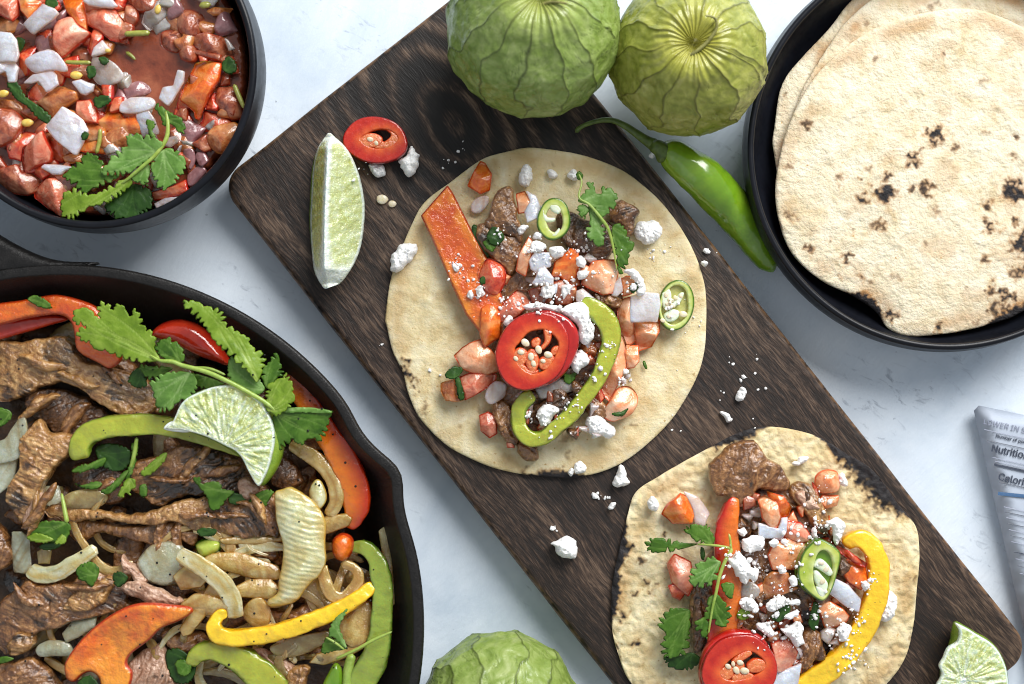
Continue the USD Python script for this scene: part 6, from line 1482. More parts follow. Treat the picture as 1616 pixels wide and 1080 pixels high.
# ------------------------------------------------------------------ the middle taco
A = 'on the middle taco'
one('steak_strip', steak([(786, 430), (815, 405), (850, 395), (900, 400), (940, 405), (975, 440), (985, 500), (975, 560), (958, 610), (930, 650), (885, 680), (830, 690), (796, 660), (785, 600), (778, 540), (776, 480)], 28.5, 7, grain=40, char=.35, amp=1.0, h=0.0007), 'steak', 'dark beef bed under the toppings of the middle taco', 'steak strip')
for lab, mt, px, z, th, kw in [
    ('rounded brown beef chunk at the top of the middle taco, beside the jalapeno ring', 'steak', [(768, 346), (774, 322), (788, 300), (804, 291), (814, 304), (816, 336), (828, 362), (824, 384), (806, 378), (782, 366), (766, 360)], 33, 9, dict(grain=-65, char=.2, amp=.6, dome=2.5, chars=[(806, 360, 12), (770, 366, 12)])),
    ('grey brown beef chunk below the rounded one, beside the orange pepper slab', 'steak', [(752, 356), (770, 352), (800, 370), (826, 372), (822, 402), (806, 434), (792, 424), (776, 404), (760, 390), (750, 372)], 31, 8, dict(grain=-50, char=.3, amp=.7, chars=[(764, 378, 14), (790, 366, 10)])),
    ('brown crusted beef bit by the cilantro at the upper right of the middle taco', 'steak', [(962, 332), (972, 320), (985, 316), (1000, 322), (1008, 338), (1002, 354), (1000, 372), (988, 374), (978, 356), (964, 348)], 28, 6, dict(grain=20, char=.15, amp=1, chars=[(992, 332, 7), (984, 338, 5)])),
    ('shaded beef under the cilantro of the middle taco', 'dark_steak', [(880, 340), (905, 335), (930, 345), (960, 350), (972, 380), (960, 410), (930, 412), (905, 398), (885, 380)], 28, 6, dict(grain=15, char=.3)),
    ('brown beef ridge under the large orange tomato of the middle taco', 'steak', [(940, 466), (956, 462), (978, 470), (976, 482), (960, 484), (944, 478)], 31, 4, dict(grain=15, char=.1)),
    ('dark beef tail at the bottom of the middle taco left of the green hook', 'steak', [(774, 640), (790, 632), (812, 650), (820, 690), (812, 706), (796, 696), (784, 672)], 29, 6, dict(grain=-60, char=.35)),
    ('last beef scrap at the bottom edge of the middle taco filling', 'steak', [(814, 700), (828, 692), (846, 700), (852, 724), (834, 728), (820, 716)], 26, 5, dict(grain=-30, char=.3)),
    ('grey beef left of the right hand tomatoes of the middle taco', 'steak', [(916, 634), (936, 626), (956, 636), (962, 652), (946, 662), (926, 656)], 28.5, 5, dict(grain=0, char=.2)),
    ('dark beef inside the green pepper hook of the middle taco', 'dark_steak', [(840, 640), (866, 626), (900, 620), (920, 610), (912, 640), (886, 664), (856, 676), (838, 664)], 29, 6, dict(grain=20, char=.5))]:
    one('steak_strip', steak(px, z, th, **kw), mt, lab, 'steak strip')
one('orange_pepper_slab', piece([(663, 340), (684, 316), (706, 291), (714, 302), (728, 330), (742, 358), (755, 382), (768, 404), (784, 440), (796, 478), (790, 500), (772, 522), (757, 526), (748, 514), (735, 498), (712, 450), (696, 413), (680, 376)], 31, 5, rr=.6, h=0.0006, r=1.6, bumpy=(0.55, 190), tilt=(0.06, 0.0), zf=hollow(722, 400, 40, 1.2, 31),
    info=lambda P, d: np.stack([np.clip(0.55 - d * 1000 / 9 + (fbm(np.c_[P * 230, np.zeros(len(P))], 4, 2) - .5) * 1.1, 0, .5), np.zeros(len(P))], 1)), 'roast_pepper', 'flat glossy orange pepper slab on the left of the middle taco', 'pepper piece')
many('tomato_chunk', 'tomato chunk', 'pink_tomato', [
    ('small orange tomato wedge alone at the top left edge of the middle tortilla', [(739, 292), (748, 272), (757, 255), (765, 258), (775, 275), (772, 298), (758, 304)], 27.5, 5, {'mat': 'orange_tomato'}),
    ('pink tomato bit joined to the white onion left of the jalapeno ring', [(815, 306), (828, 302), (836, 318), (834, 334), (818, 336)], 34, 4, {'mat': 'pale_tomato'}),
    ('upright orange tomato strip left of the white onion hourglass of the middle taco', [(815, 426), (819, 402), (834, 375), (844, 386), (838, 406), (830, 434)], 36, 5, {'mat': 'pale_tomato'}),
    ('orange red tomato chunk right of the white onion hourglass', [(872, 436), (877, 414), (900, 394), (912, 397), (913, 420), (909, 437), (897, 447), (884, 436)], 36, 6, {'mat': 'orange_tomato'}),
    ('large glossy orange tomato block on the right of the middle taco', [(919, 447), (926, 430), (937, 413), (955, 411), (973, 411), (976, 428), (967, 461), (952, 464), (936, 456)], 36, 7, {'mat': 'pale_tomato'}),
    ('dull orange tomato under the long cheese crumb of the middle taco', [(980, 441), (990, 436), (1000, 437), (1004, 450), (999, 462), (984, 467)], 32, 5, {'mat': 'pale_tomato'}),
    ('amber tomato slab between the green hook and the white onion square', [(974, 484), (984, 474), (997, 471), (999, 505), (1004, 535), (990, 545), (980, 525)], 31, 5, {'mat': 'pale_tomato', 'dome': 2}),
    ('peach tomato block below the white onion square of the middle taco', [(999, 507), (1020, 507), (1040, 506), (1041, 522), (1029, 546), (1010, 553), (1002, 534)], 29, 6, {'mat': 'pale_tomato'}),
    ('dark pink tomato slab above the red chili ring, left side', [(784, 492), (798, 476), (815, 459), (835, 462), (836, 478), (820, 496), (800, 508), (788, 506)], 34, 5, {'mat': 'pink_tomato'}),
    ('red topped tomato chunk with a pale underside beside the orange slab', [(757, 436), (760, 420), (772, 410), (791, 418), (797, 436), (791, 455), (782, 465), (766, 456)], 34.5, 6, {'mat': 'tomato', 'soft': True, 'dome': 3}),
    ('bent orange red pepper like tomato strip left of the red chili ring', [(760, 488), (770, 480), (780, 483), (788, 494), (791, 515), (787, 532), (765, 546), (758, 526)], 34, 6, {'mat': 'orange_tomato', 'dome': 2}),
    ('dark red tomato chunk dusted with cheese above the red chili ring', [(874, 446), (890, 442), (909, 454), (910, 470), (900, 480), (878, 480)], 34, 5, {'mat': 'stewed_tomato'}),
    ('small dull red tomato in the centre of the middle taco', [(834, 458), (852, 454), (868, 464), (862, 478), (842, 480)], 33.5, 4, {'mat': 'stewed_tomato'}),
    ('peach tomato wedge left of the red chili ring, the upper of two', [(718, 562), (730, 550), (742, 543), (759, 538), (771, 551), (783, 566), (784, 586), (766, 592), (749, 589), (730, 581)], 32, 7, {'mat': 'pale_tomato', 'dome': 2}),
    ('pink tomato wedge left of the red chili ring, the lower of two', [(726, 596), (741, 590), (781, 592), (780, 602), (765, 614), (750, 624), (735, 631), (732, 615)], 31, 6, {'mat': 'pink_tomato'}),
    ('small brown tomato end at the far left of the middle filling', [(697, 606), (717, 599), (723, 615), (718, 624), (734, 630), (718, 635), (703, 632), (696, 618)], 28.5, 5, {'mat': 'amber_tomato'}),
    ('pink tomato cube low on the middle taco, left of the green hook', [(756, 657), (770, 651), (783, 660), (784, 684), (772, 691), (759, 680)], 29, 6, {}),
    ('tiny red tomato bit below the green hook of the middle taco', [(799, 698), (811, 694), (812, 708), (800, 707)], 28.5, 4, {}),
    ('long peach tomato slab right of the green hook', [(975, 531), (984, 534), (988, 546), (988, 580), (977, 602), (964, 631), (949, 615), (954, 596), (964, 580), (971, 556)], 32, 6, {'mat': 'pale_tomato'}),
    ('pale red tomato chip right of the long peach slab', [(986, 544), (1008, 547), (1009, 570), (1001, 580), (988, 582)], 30, 5, {'mat': 'pale_tomato'}),
    ('round orange tomato end at the lower right of the middle filling', [(963, 634), (976, 615), (995, 614), (1006, 632), (1001, 648), (993, 656), (972, 664), (958, 660), (952, 651)], 31, 7, {'mat': 'pale_tomato', 'soft': True, 'dome': 2}),
    ('bright red tomato nub between green hook and round orange end', [(936, 620), (948, 614), (956, 628), (948, 637), (938, 632)], 30.5, 5, {'mat': 'tomato'}),
    ('amber tomato sliver between chili ring and green hook', [(912, 546), (930, 536), (944, 542), (938, 566), (926, 578), (920, 560)], 32, 4, {'mat': 'amber_tomato'}),
])
many('onion_piece', 'onion', 'white_onion', [
    ('small white onion oval at the upper left of the middle tortilla', [(744, 324), (752, 314), (768, 311), (770, 320), (758, 334), (746, 334)], 25.5, 4, {'soft': True, 'mat': 'pink_onion'}),
    ('white onion chip left of the jalapeno ring', [(830, 302), (846, 310), (853, 326), (848, 344), (832, 350), (828, 334), (836, 318)], 35, 3, {}),
    ('upper half of the white onion hourglass in the middle taco', [(836, 413), (845, 400), (867, 400), (869, 420), (860, 424), (848, 432), (838, 424)], 38, 3, {}),
    ('lower half of the white onion hourglass in the middle taco', [(850, 424), (860, 422), (873, 438), (872, 450), (840, 447), (847, 436)], 39, 3, {}),
    ('thin onion edge right of the large orange tomato block', [(968, 448), (979, 437), (983, 460), (974, 468), (966, 466)], 33.5, 3, {'mat': 'pink_onion'}),
    ('white onion square left of the round jalapeno slice', [(998, 470), (1016, 462), (1038, 465), (1040, 482), (1036, 506), (996, 507), (995, 490)], 33, 4, {'mat': 'white_onion'}),
    ('small white onion triangle at the top end of the green hook', [(910, 460), (920, 456), (944, 476), (924, 478), (910, 476)], 36, 3, {'mat': 'pink_onion'}),
    ('translucent onion left below the red chili ring', [(766, 626), (780, 604), (797, 608), (794, 626), (776, 637)], 29.5, 4, {'mat': 'pink_onion', 'soft': True}),
    ('grey onion sheet under the lower edge of the red chili ring', [(846, 614), (872, 604), (900, 596), (908, 614), (884, 626), (856, 628)], 31.5, 3, {'mat': 'grey_onion'}),
    ('pale onion bit below the big orange block near the cheese', [(858, 452), (880, 448), (878, 462), (862, 470), (852, 466)], 35.5, 3, {}),
], onion)
one('green_pepper_strip', sweep([(843, 622), (828, 632), (818, 650), (818, 672), (832, 690), (852, 692), (872, 681), (896, 659), (922, 628), (946, 592), (960, 556), (964, 530), (957, 508), (940, 490), (914, 478)], [20, 24, 24, 24, 25, 25, 25, 25, 26, 27, 29, 33, 35, 32, 24], [34, 35, 35, 35, 36, 36, 37, 37, 37, 38, 38, 38, 38, 38, 37], 5.5, power=4.6, n=36, wob=.7), 'green_pepper', 'light green pepper hook curving round the right of the red chili ring', 'pepper strip')
rg = np.random.default_rng(77)


def filler(xs, ys, n, where, keep, z0=30.0):
    kinds = (('stewed_tomato', 'small wet red tomato bit'), ('pale_tomato', 'small peach tomato bit'), ('pink_onion', 'small onion bit'), ('dark_steak', 'small dark beef bit'))
    for i in range(n):
        x, y = rg.uniform(*xs), rg.uniform(*ys)
        if not keep(x, y):
            continue
        s = rg.uniform(9, 16)
        k = rg.integers(4, 7)
        an = np.sort(rg.uniform(0, 6.283, k) * 0.35 + np.arange(k) * 6.283 / k)
        px = [(x + s * rg.uniform(.8, 1.2) * math.cos(t), y + s * rg.uniform(.8, 1.2) * math.sin(t)) for t in an]
        mt, what = kinds[i % 4]
        z = rg.uniform(z0 - 0.5, z0 + 3.0)
        m = steak(px, z, 5, grain=rg.uniform(0, 180), char=.3) if mt == 'dark_steak' else chunk(px, z, 5, res=13)
        one('filling_' + ('beef' if 'steak' in mt else 'onion' if 'onion' in mt else 'tomato') + '_bit', m, mt, what + ' between the larger toppings of the ' + where, {'dark_steak': 'steak', 'pink_onion': 'onion'}.get(mt, 'tomato chunk'), what + 's in the ' + where)


filler((760, 1000), (370, 690), 120, 'middle taco', lambda x, y: abs(x - 868 - (y - 520) * 0.12) < 88 - abs(y - 520) * 0.12)
many('cilantro_leaf', 'cilantro leaf', 'dark_cilantro', [
    ('dark wet cilantro leaf left of the peach tomato wedges', [(702, 592), (710, 582), (720, 578), (731, 584), (720, 597), (708, 598)], 31, (718, 596)),
    ('dark cilantro between the two lower left tomato bits', [(718, 598), (726, 598), (733, 628), (724, 630)], 30.5, (724, 600)),
    ('chopped cilantro on the grey brown beef chunk', [(768, 372), (778, 358), (790, 364), (796, 376), (786, 388), (772, 384)], 35.5, (782, 376)),
    ('second chopped cilantro bit on the grey brown beef chunk', [(762, 384), (774, 376), (782, 388), (776, 398)], 35, (772, 384), 'cilantro'),
    ('dark leaf along the left side of the grey brown beef chunk', [(744, 360), (752, 356), (758, 378), (772, 402), (766, 406), (750, 386)], 30, (750, 362)),
    ('tiny dark leaf on the round orange tomato end', [(966, 652), (980, 650), (992, 644), (984, 656), (970, 657)], 33.5, (986, 648)),
    ('green fleck left of the long cheese crumb', [(992, 454), (1002, 446), (1008, 452), (1000, 464)], 35, (1000, 452)),
    ('small dark leaf in the red topped tomato chunk', [(757, 440), (764, 436), (766, 446), (758, 450)], 37.5, (760, 438)),
    ('dark pepper scrap under the right rim of the red chili ring', [(892, 586), (904, 580), (910, 592), (900, 606), (890, 602)], 33, (896, 584), 'cilantro'),
    ('little green fleck lying alone on the right of the middle tortilla', [(1014, 572), (1018, 570), (1022, 582), (1018, 582)], 23.5, (1016, 571), 'cilantro'),
], lambda px, z, b: leaf(px, z, b, serr=(2.0, 0.4, 3), nveins=3, wave=1.0))
t = Thing('cilantro_sprig', 'cilantro sprig with three leaves at the top of the middle taco', 'cilantro', at([(950, 350)], 38)[0])
for mt, px, z, b, sr in [
    ('pale_cilantro', [(912, 318), (920, 306), (926, 300), (930, 288), (936, 289), (941, 304), (950, 299), (956, 295), (964, 300), (973, 306), (974, 314), (968, 326), (960, 334), (950, 344), (940, 336), (928, 324)], 38, (918, 318), (3.7, 1.62, 7)),
    ('pale_cilantro', [(928, 326), (942, 333), (950, 346), (954, 361), (953, 378), (950, 390), (943, 384), (930, 378), (926, 366), (931, 346)], 37.5, (934, 328), (3.7, 1.62, 7)),
    ('pale_cilantro', [(911, 328), (920, 322), (930, 330), (926, 338), (922, 344), (913, 338)], 37, (928, 326), (2.7, 1.08, 4)),
    ('cilantro', [(966, 358), (978, 354), (988, 364), (990, 374), (997, 382), (994, 398), (990, 416), (984, 424), (977, 430), (972, 408), (966, 384)], 37, (962, 356), (3.7, 1.62, 8)),
    ('cilantro', [(909, 276), (914, 270), (920, 276), (918, 284), (912, 284)], 35, (916, 284), (2, .3, 2))]:
    t.add('leaf', leaf(px, z, b, serr=sr), mt)
t.add('stem', stem([(913, 274), (918, 288), (914, 312), (930, 323), (948, 344), (960, 362), (968, 392), (974, 428)], [3, 3, 3.5, 4, 5, 5, 4, 2], [35.5, 36.5, 38.5, 39, 39, 38.5, 38, 37]), 'green_stem')
chili_slice('jalapeno_ring', 'hollow green jalapeno ring near the top of the middle taco', ellipse(874, 346, 27, 34, 6, lump=.02), [[(864, 335), (869, 328), (877, 326), (884, 332), (888, 347), (886, 360), (879, 366), (870, 364), (864, 354), (862, 344)]], 37.5, 5, 'jalapeno_flesh', 'jalapeno_skin', None,
            [[(854, 330), (860, 330), (864, 342), (876, 344), (874, 350), (860, 350), (855, 342)], [(866, 322), (880, 322), (886, 332), (880, 338), (870, 332)], [(866, 372), (876, 366), (882, 360), (884, 364), (878, 374)]], [], mem='white_flesh', cat='jalapeno slice')
t = chili_slice('jalapeno_slice', 'round jalapeno slice with pale seeds at the right edge of the middle tortilla', ellipse(1067, 482, 29, 41, 10), [ellipse(1066, 482, 20, 31, 10, lump=.04)], 29, 4, 'jalapeno_flesh', 'jalapeno_skin', None,
            [[(1044, 462), (1056, 456), (1060, 470), (1054, 486), (1046, 484)], [(1064, 474), (1074, 462), (1080, 464), (1072, 480), (1060, 484)], [(1048, 496), (1062, 488), (1074, 494), (1066, 506), (1052, 508)]],
            [(1051, 466, 5, 1.4), (1058, 474, 6, .5), (1066, 470, 5, 1.0), (1074, 468, 4, .8), (1054, 480, 5, 0), (1062, 482, 5, .7), (1078, 496, 8, .2), (1046, 506, 5, .4), (1056, 500, 5, .4)], mem='white_flesh', cat='jalapeno slice', tilt=(0.04, .02))
t.add('core', piece(ellipse(1066, 482, 22, 33, 10), 26.6, 2, soft=True, bumpy=(0.5, 300), info=streaks(np.random.default_rng(3), .9, (200, 300))), 'jalapeno_core')
O1 = [(781, 566), (783, 548), (792, 526), (806, 508), (826, 496), (848, 492), (872, 497), (888, 510), (898, 530), (898, 552), (892, 574), (882, 592), (866, 605), (846, 614), (824, 617), (802, 608), (788, 590)]
H1 = [[(813, 552), (820, 542), (828, 532), (836, 525), (846, 522), (858, 521), (868, 526), (877, 534), (881, 544), (877, 558), (868, 574), (857, 585), (842, 589), (828, 583), (818, 572)]]
chili_slice('red_chili_ring', 'large red chili ring with pale seeds in the centre of the middle taco', O1, H1, 42, 5, 'chili_flesh', 'chili_skin',
            ([(786, 560), (800, 524), (826, 500), (856, 488), (884, 494), (904, 508), (914, 528), (913, 550), (904, 572), (890, 592), (870, 606), (840, 614), (808, 606), (792, 586)], -2.2),
            [[(857, 520), (866, 521), (871, 528), (869, 540), (862, 549), (856, 553), (852, 548), (859, 538)], [(806, 566), (813, 552), (822, 548), (832, 554), (834, 566), (828, 575), (818, 579), (810, 574)], [(814, 570), (826, 574), (836, 584), (850, 584), (846, 592), (830, 590), (818, 582)],
             [(850, 568), (862, 560), (874, 561), (874, 572), (864, 584), (852, 582)], [(829, 560), (836, 551), (844, 552), (850, 562), (851, 574), (846, 586), (839, 592), (833, 584), (828, 572)], [(838, 538), (848, 532), (854, 538), (850, 548), (840, 548)], [(872, 548), (882, 546), (880, 558), (874, 562), (868, 558)]],
            [(829, 541, 8.5, .7), (850, 552, 8, 1.2), (865, 560, 8, .3), (822, 556, 6.5, .3), (838, 563, 7.5, 1.5), (842, 574, 6, 1.2), (857, 570, 5, .4), (814, 566, 5, .8)], mem='chili_membrane', tilt=(.03, -.02), glow=0.0055)

# ------------------------------------------------------------------ the taco nearest the board corner
B = 'on the right taco'
one('steak_strip', steak([(1168, 800), (1200, 770), (1240, 764), (1288, 792), (1325, 850), (1350, 890), (1352, 950), (1326, 1010), (1282, 1062), (1220, 1080), (1140, 1060), (1094, 1000), (1096, 930), (1120, 880), (1148, 836)], 28.5, 7, grain=-50, char=.3, amp=1.1, h=0.0007), 'steak', 'dark beef bed under the toppings of the right taco', 'steak strip')
for lab, mt, px, z, th, kw in [
    ('rounded brown beef slice standing at the top of the right taco', 'steak', [(1118, 736), (1126, 726), (1138, 716), (1150, 704), (1180, 694), (1200, 702), (1212, 722), (1232, 734), (1248, 762), (1238, 778), (1214, 776), (1200, 772), (1188, 790), (1172, 798), (1150, 786), (1134, 782), (1120, 766)], 33, 9, dict(grain=70, char=0, amp=.7, dome=3, chars=[(1186, 766, 6)], bias=.05)),
    ('pink end of the rounded beef slice, above the red pepper strip', 'pink_steak', [(1152, 772), (1172, 766), (1190, 774), (1192, 792), (1180, 800), (1160, 792)], 31, 6, dict(grain=80, char=0, amp=.5)),
    ('shredded tan beef strands between the tomatoes of the right taco', 'golden_steak', [(1246, 768), (1262, 762), (1284, 772), (1300, 800), (1312, 830), (1300, 846), (1280, 828), (1262, 800), (1250, 786)], 31, 6, dict(grain=-55, char=.15, amp=1.4)),
    ('pale pink beef flake right of the amber tomato of the right taco', 'pink_steak', [(1258, 778), (1272, 774), (1288, 788), (1296, 802), (1280, 806), (1264, 796)], 32.5, 4, dict(grain=-40, char=0, amp=.7)),
    ('brown beef crust low on the right taco, inside the yellow hook', 'steak', [(1266, 1000), (1284, 990), (1300, 1010), (1294, 1034), (1280, 1056), (1262, 1054), (1264, 1028)], 31, 6, dict(grain=70, char=.2, amp=1.2)),
    ('dark beef between the tomatoes left of the red pepper strip', 'dark_steak', [(1088, 930), (1104, 918), (1118, 936), (1112, 960), (1112, 1020), (1096, 1034), (1090, 1000), (1094, 960)], 27.5, 5, dict(grain=75, char=.4))]:
    one('steak_strip', steak(px, z, th, **kw), mt, lab, 'steak strip')
many('tomato_chunk', 'tomato chunk', 'pink_tomato', [
    ('glossy orange tomato wedge at the upper left of the right taco', [(1047, 812), (1056, 796), (1075, 781), (1088, 788), (1097, 810), (1092, 826), (1064, 827)], 29.5, 7, {'mat': 'orange_tomato', 'dome': 3}),
    ('orange capped tomato column above the white onion cup of the right taco', [(1199, 790), (1211, 784), (1228, 797), (1233, 816), (1229, 832), (1219, 835), (1205, 818)], 38.5, 5, {'mat': 'pale_tomato'}),
    ('amber tomato behind the orange capped column', [(1212, 778), (1236, 784), (1249, 800), (1245, 814), (1230, 820), (1222, 800)], 36, 4, {'mat': 'orange_tomato', 'dome': 1}),
    ('pink triangular tomato right of the white onion cup of the right taco', [(1244, 824), (1266, 827), (1280, 846), (1278, 856), (1262, 858), (1240, 850)], 36, 6, {'mat': 'pink_tomato'}),
    ('broad amber tomato block left of the green chili slice', [(1215, 876), (1224, 860), (1245, 852), (1268, 852), (1278, 859), (1264, 884), (1258, 898), (1223, 900)], 37, 7, {'mat': 'pale_tomato'}),
    ('brownish red tomato brick below the broad amber block', [(1202, 937), (1211, 912), (1220, 905), (1244, 907), (1250, 925), (1262, 929), (1232, 940), (1208, 948)], 36.5, 6, {'mat': 'amber_tomato', 'tilt': (.05, .15)}),
    ('orange red tomato block inside the yellow hook', [(1334, 888), (1349, 883), (1367, 891), (1371, 917), (1360, 931), (1342, 920), (1332, 906)], 34.5, 6, {'mat': 'orange_tomato'}),
    ('curled red tomato skin across the top of the orange red block', [(1322, 863), (1341, 871), (1368, 889), (1366, 896), (1349, 889), (1329, 875)], 36.5, 3, {'mat': 'tomato'}),
    ('peach tomato piece below the green chili slice', [(1283, 947), (1302, 946), (1330, 962), (1341, 974), (1338, 982), (1323, 990), (1306, 994), (1299, 976)], 34.5, 6, {'mat': 'pale_tomato'}),
    ('round orange tomato at the upper right of the right taco, under the burnt rim', [(1291, 752), (1304, 744), (1322, 748), (1323, 774), (1296, 778), (1289, 766)], 29.5, 6, {'mat': 'pale_tomato', 'soft': True, 'dome': 2}),
    ('orange tomato bit just below the round one near the burnt rim', [(1299, 782), (1324, 783), (1322, 799), (1304, 804), (1294, 790)], 27.5, 5, {'mat': 'pale_tomato'}),
    ('red tomato sliver left of the round orange tomato near the burnt rim', [(1283, 762), (1291, 767), (1292, 784), (1284, 780)], 28, 5, {'mat': 'tomato'}),
    ('red tomato wedge left of the red pepper strip, under the cilantro', [(1055, 892), (1067, 878), (1091, 890), (1093, 926), (1086, 941), (1062, 921)], 28.5, 6, {'mat': 'pink_tomato', 'dome': 2}),
    ('dark red tomato below the wedge left of the red pepper strip', [(1055, 926), (1070, 920), (1082, 938), (1074, 948), (1062, 944)], 26, 4, {'mat': 'tomato'}),
    ('pink tomato block right of the lower red chili ring', [(1219, 1019), (1243, 1011), (1258, 1028), (1265, 1043), (1248, 1059), (1228, 1063), (1224, 1043)], 36, 7, {'mat': 'pink_tomato'}),
])
many('onion_piece', 'onion', 'white_onion', [
    ('translucent onion slice against the orange wedge at the upper left of the right taco', [(1080, 777), (1102, 786), (1119, 810), (1111, 829), (1097, 825), (1094, 804)], 28, 3, {'mat': 'pink_onion'}),
    ('white onion cup under the orange capped tomato column', [(1199, 826), (1228, 834), (1233, 819), (1242, 818), (1241, 840), (1233, 851), (1199, 848)], 37, 3, {}),
    ('white onion bar between the green chili slice and the yellow hook', [(1309, 936), (1318, 915), (1341, 926), (1358, 946), (1355, 966), (1336, 957)], 34.5, 3.5, {}),
    ('white onion end at the bottom edge of the photo beside the red chili ring', [(1226, 1063), (1264, 1050), (1256, 1092), (1206, 1092)], 34, 4, {}),
    ('grey purple onion right of the red pepper strip', [(1168, 928), (1184, 920), (1198, 930), (1192, 946), (1174, 948)], 33, 3, {'mat': 'grey_onion', 'soft': True}),
], onion)
filler((1120, 1370), (780, 1075), 110, 'right taco', lambda x, y: x > 1165 - (y - 780) * 0.12 and x < 1300 + (y - 780) * 0.35 and x < 1372 - max(0, y - 960) * 0.8)
one('red_pepper_strip', sweep([(1134, 1040), (1138, 1005), (1143, 970), (1147, 930), (1148, 890), (1147, 855), (1148, 826), (1154, 802), (1161, 784)], [40, 44, 46, 44, 42, 40, 34, 26, 14], [34, 35, 36, 36, 36, 36, 36, 35, 34], 6, power=4.0, n=36, wob=.6), 'red_pepper', 'red orange pepper strip standing along the left of the right taco', 'pepper strip')
one('yellow_pepper_strip', sweep([(1332, 862), (1344, 852), (1362, 852), (1378, 868), (1386, 896), (1384, 930), (1374, 966), (1356, 1002), (1328, 1040), (1290, 1070), (1250, 1096)], [20, 26, 30, 32, 33, 34, 36, 37, 37, 36, 34], [33, 34, 34.5, 35, 35, 35, 34.5, 34, 34, 33, 33], 6, power=4.6, n=36, wob=.7), 'yellow_pepper', 'long yellow pepper hook round the right of the right taco', 'pepper strip')
O2 = [(1259, 907), (1262, 888), (1269, 870), (1283, 855), (1297, 851), (1318, 863), (1327, 876), (1322, 905), (1312, 936), (1299, 950), (1280, 940), (1265, 924)]
t = chili_slice('green_chili_slice', 'cut light green chili slice with a white core on the right taco', O2, [[(1294, 872), (1305, 871), (1312, 882), (1314, 902), (1309, 924), (1300, 940), (1290, 932), (1285, 914), (1286, 892)]], 41.5, 6, 'jalapeno_flesh', 'jalapeno_skin',
            ([(1257, 910), (1260, 886), (1268, 868), (1284, 852), (1300, 853), (1320, 868), (1318, 900), (1306, 934), (1296, 949), (1276, 938), (1262, 924)], -2.4, 0),
            [[(1284, 894), (1290, 884), (1298, 883), (1308, 892), (1315, 904), (1310, 910), (1300, 904), (1292, 899)], [(1284, 904), (1290, 901), (1299, 910), (1307, 922), (1303, 936), (1294, 932), (1286, 918)], [(1288, 926), (1298, 928), (1304, 936), (1298, 944), (1290, 938)]], [(1304, 899, 6, -.8), (1298, 918, 6, -.9), (1296, 889, 5, .2)], mem='white_flesh', cat='chili slice', tilt=(.12, .02), glow=0.004)
t.add('core', piece([(1293, 872), (1306, 870), (1314, 884), (1315, 904), (1310, 926), (1300, 942), (1288, 934), (1283, 914), (1285, 890)], 38.6, 2, soft=True, bumpy=(0.5, 300), info=streaks(np.random.default_rng(4), .9, (200, 300))), 'amber_tomato')
O3 = [(1106, 1066), (1112, 1040), (1122, 1024), (1138, 1010), (1160, 1003), (1188, 1003), (1208, 1016), (1222, 1034), (1228, 1056), (1222, 1080), (1200, 1098), (1168, 1104), (1136, 1096), (1114, 1086)]
chili_slice('red_chili_ring', 'red chili ring with seeds at the bottom edge of the photo on the right taco', O3, [[(1138, 1062), (1148, 1048), (1164, 1036), (1182, 1030), (1196, 1035), (1207, 1048), (1200, 1060), (1180, 1069), (1158, 1073), (1144, 1070)]], 42, 6, 'chili_flesh', 'chili_skin',
            ([(1103, 1068), (1108, 1036), (1122, 1014), (1150, 997), (1184, 997), (1206, 1008), (1220, 1034), (1222, 1060), (1200, 1096), (1140, 1096), (1110, 1088)], -2.0),
            [[(1130, 1066), (1142, 1052), (1154, 1050), (1160, 1058), (1156, 1070), (1142, 1076)], [(1178, 1050), (1190, 1040), (1206, 1042), (1210, 1054), (1200, 1062), (1184, 1062)], [(1154, 1044), (1166, 1032), (1182, 1026), (1188, 1033), (1176, 1042), (1164, 1047)], [(1154, 1066), (1170, 1060), (1186, 1062), (1190, 1072), (1160, 1078)], [(1160, 1048), (1172, 1044), (1176, 1054), (1166, 1060)]],
            [(1168, 1046, 6.5, .4), (1162, 1058, 7.5, 1), (1175, 1059, 8.5, .2), (1149, 1052, 6, .6), (1157, 1048, 5, 1.4)], tilt=(0, -.05), glow=0.0055)
t = Thing('cilantro_sprig', 'cilantro sprig hanging down the left side of the right taco', 'cilantro', at([(1120, 900)], 36)[0])
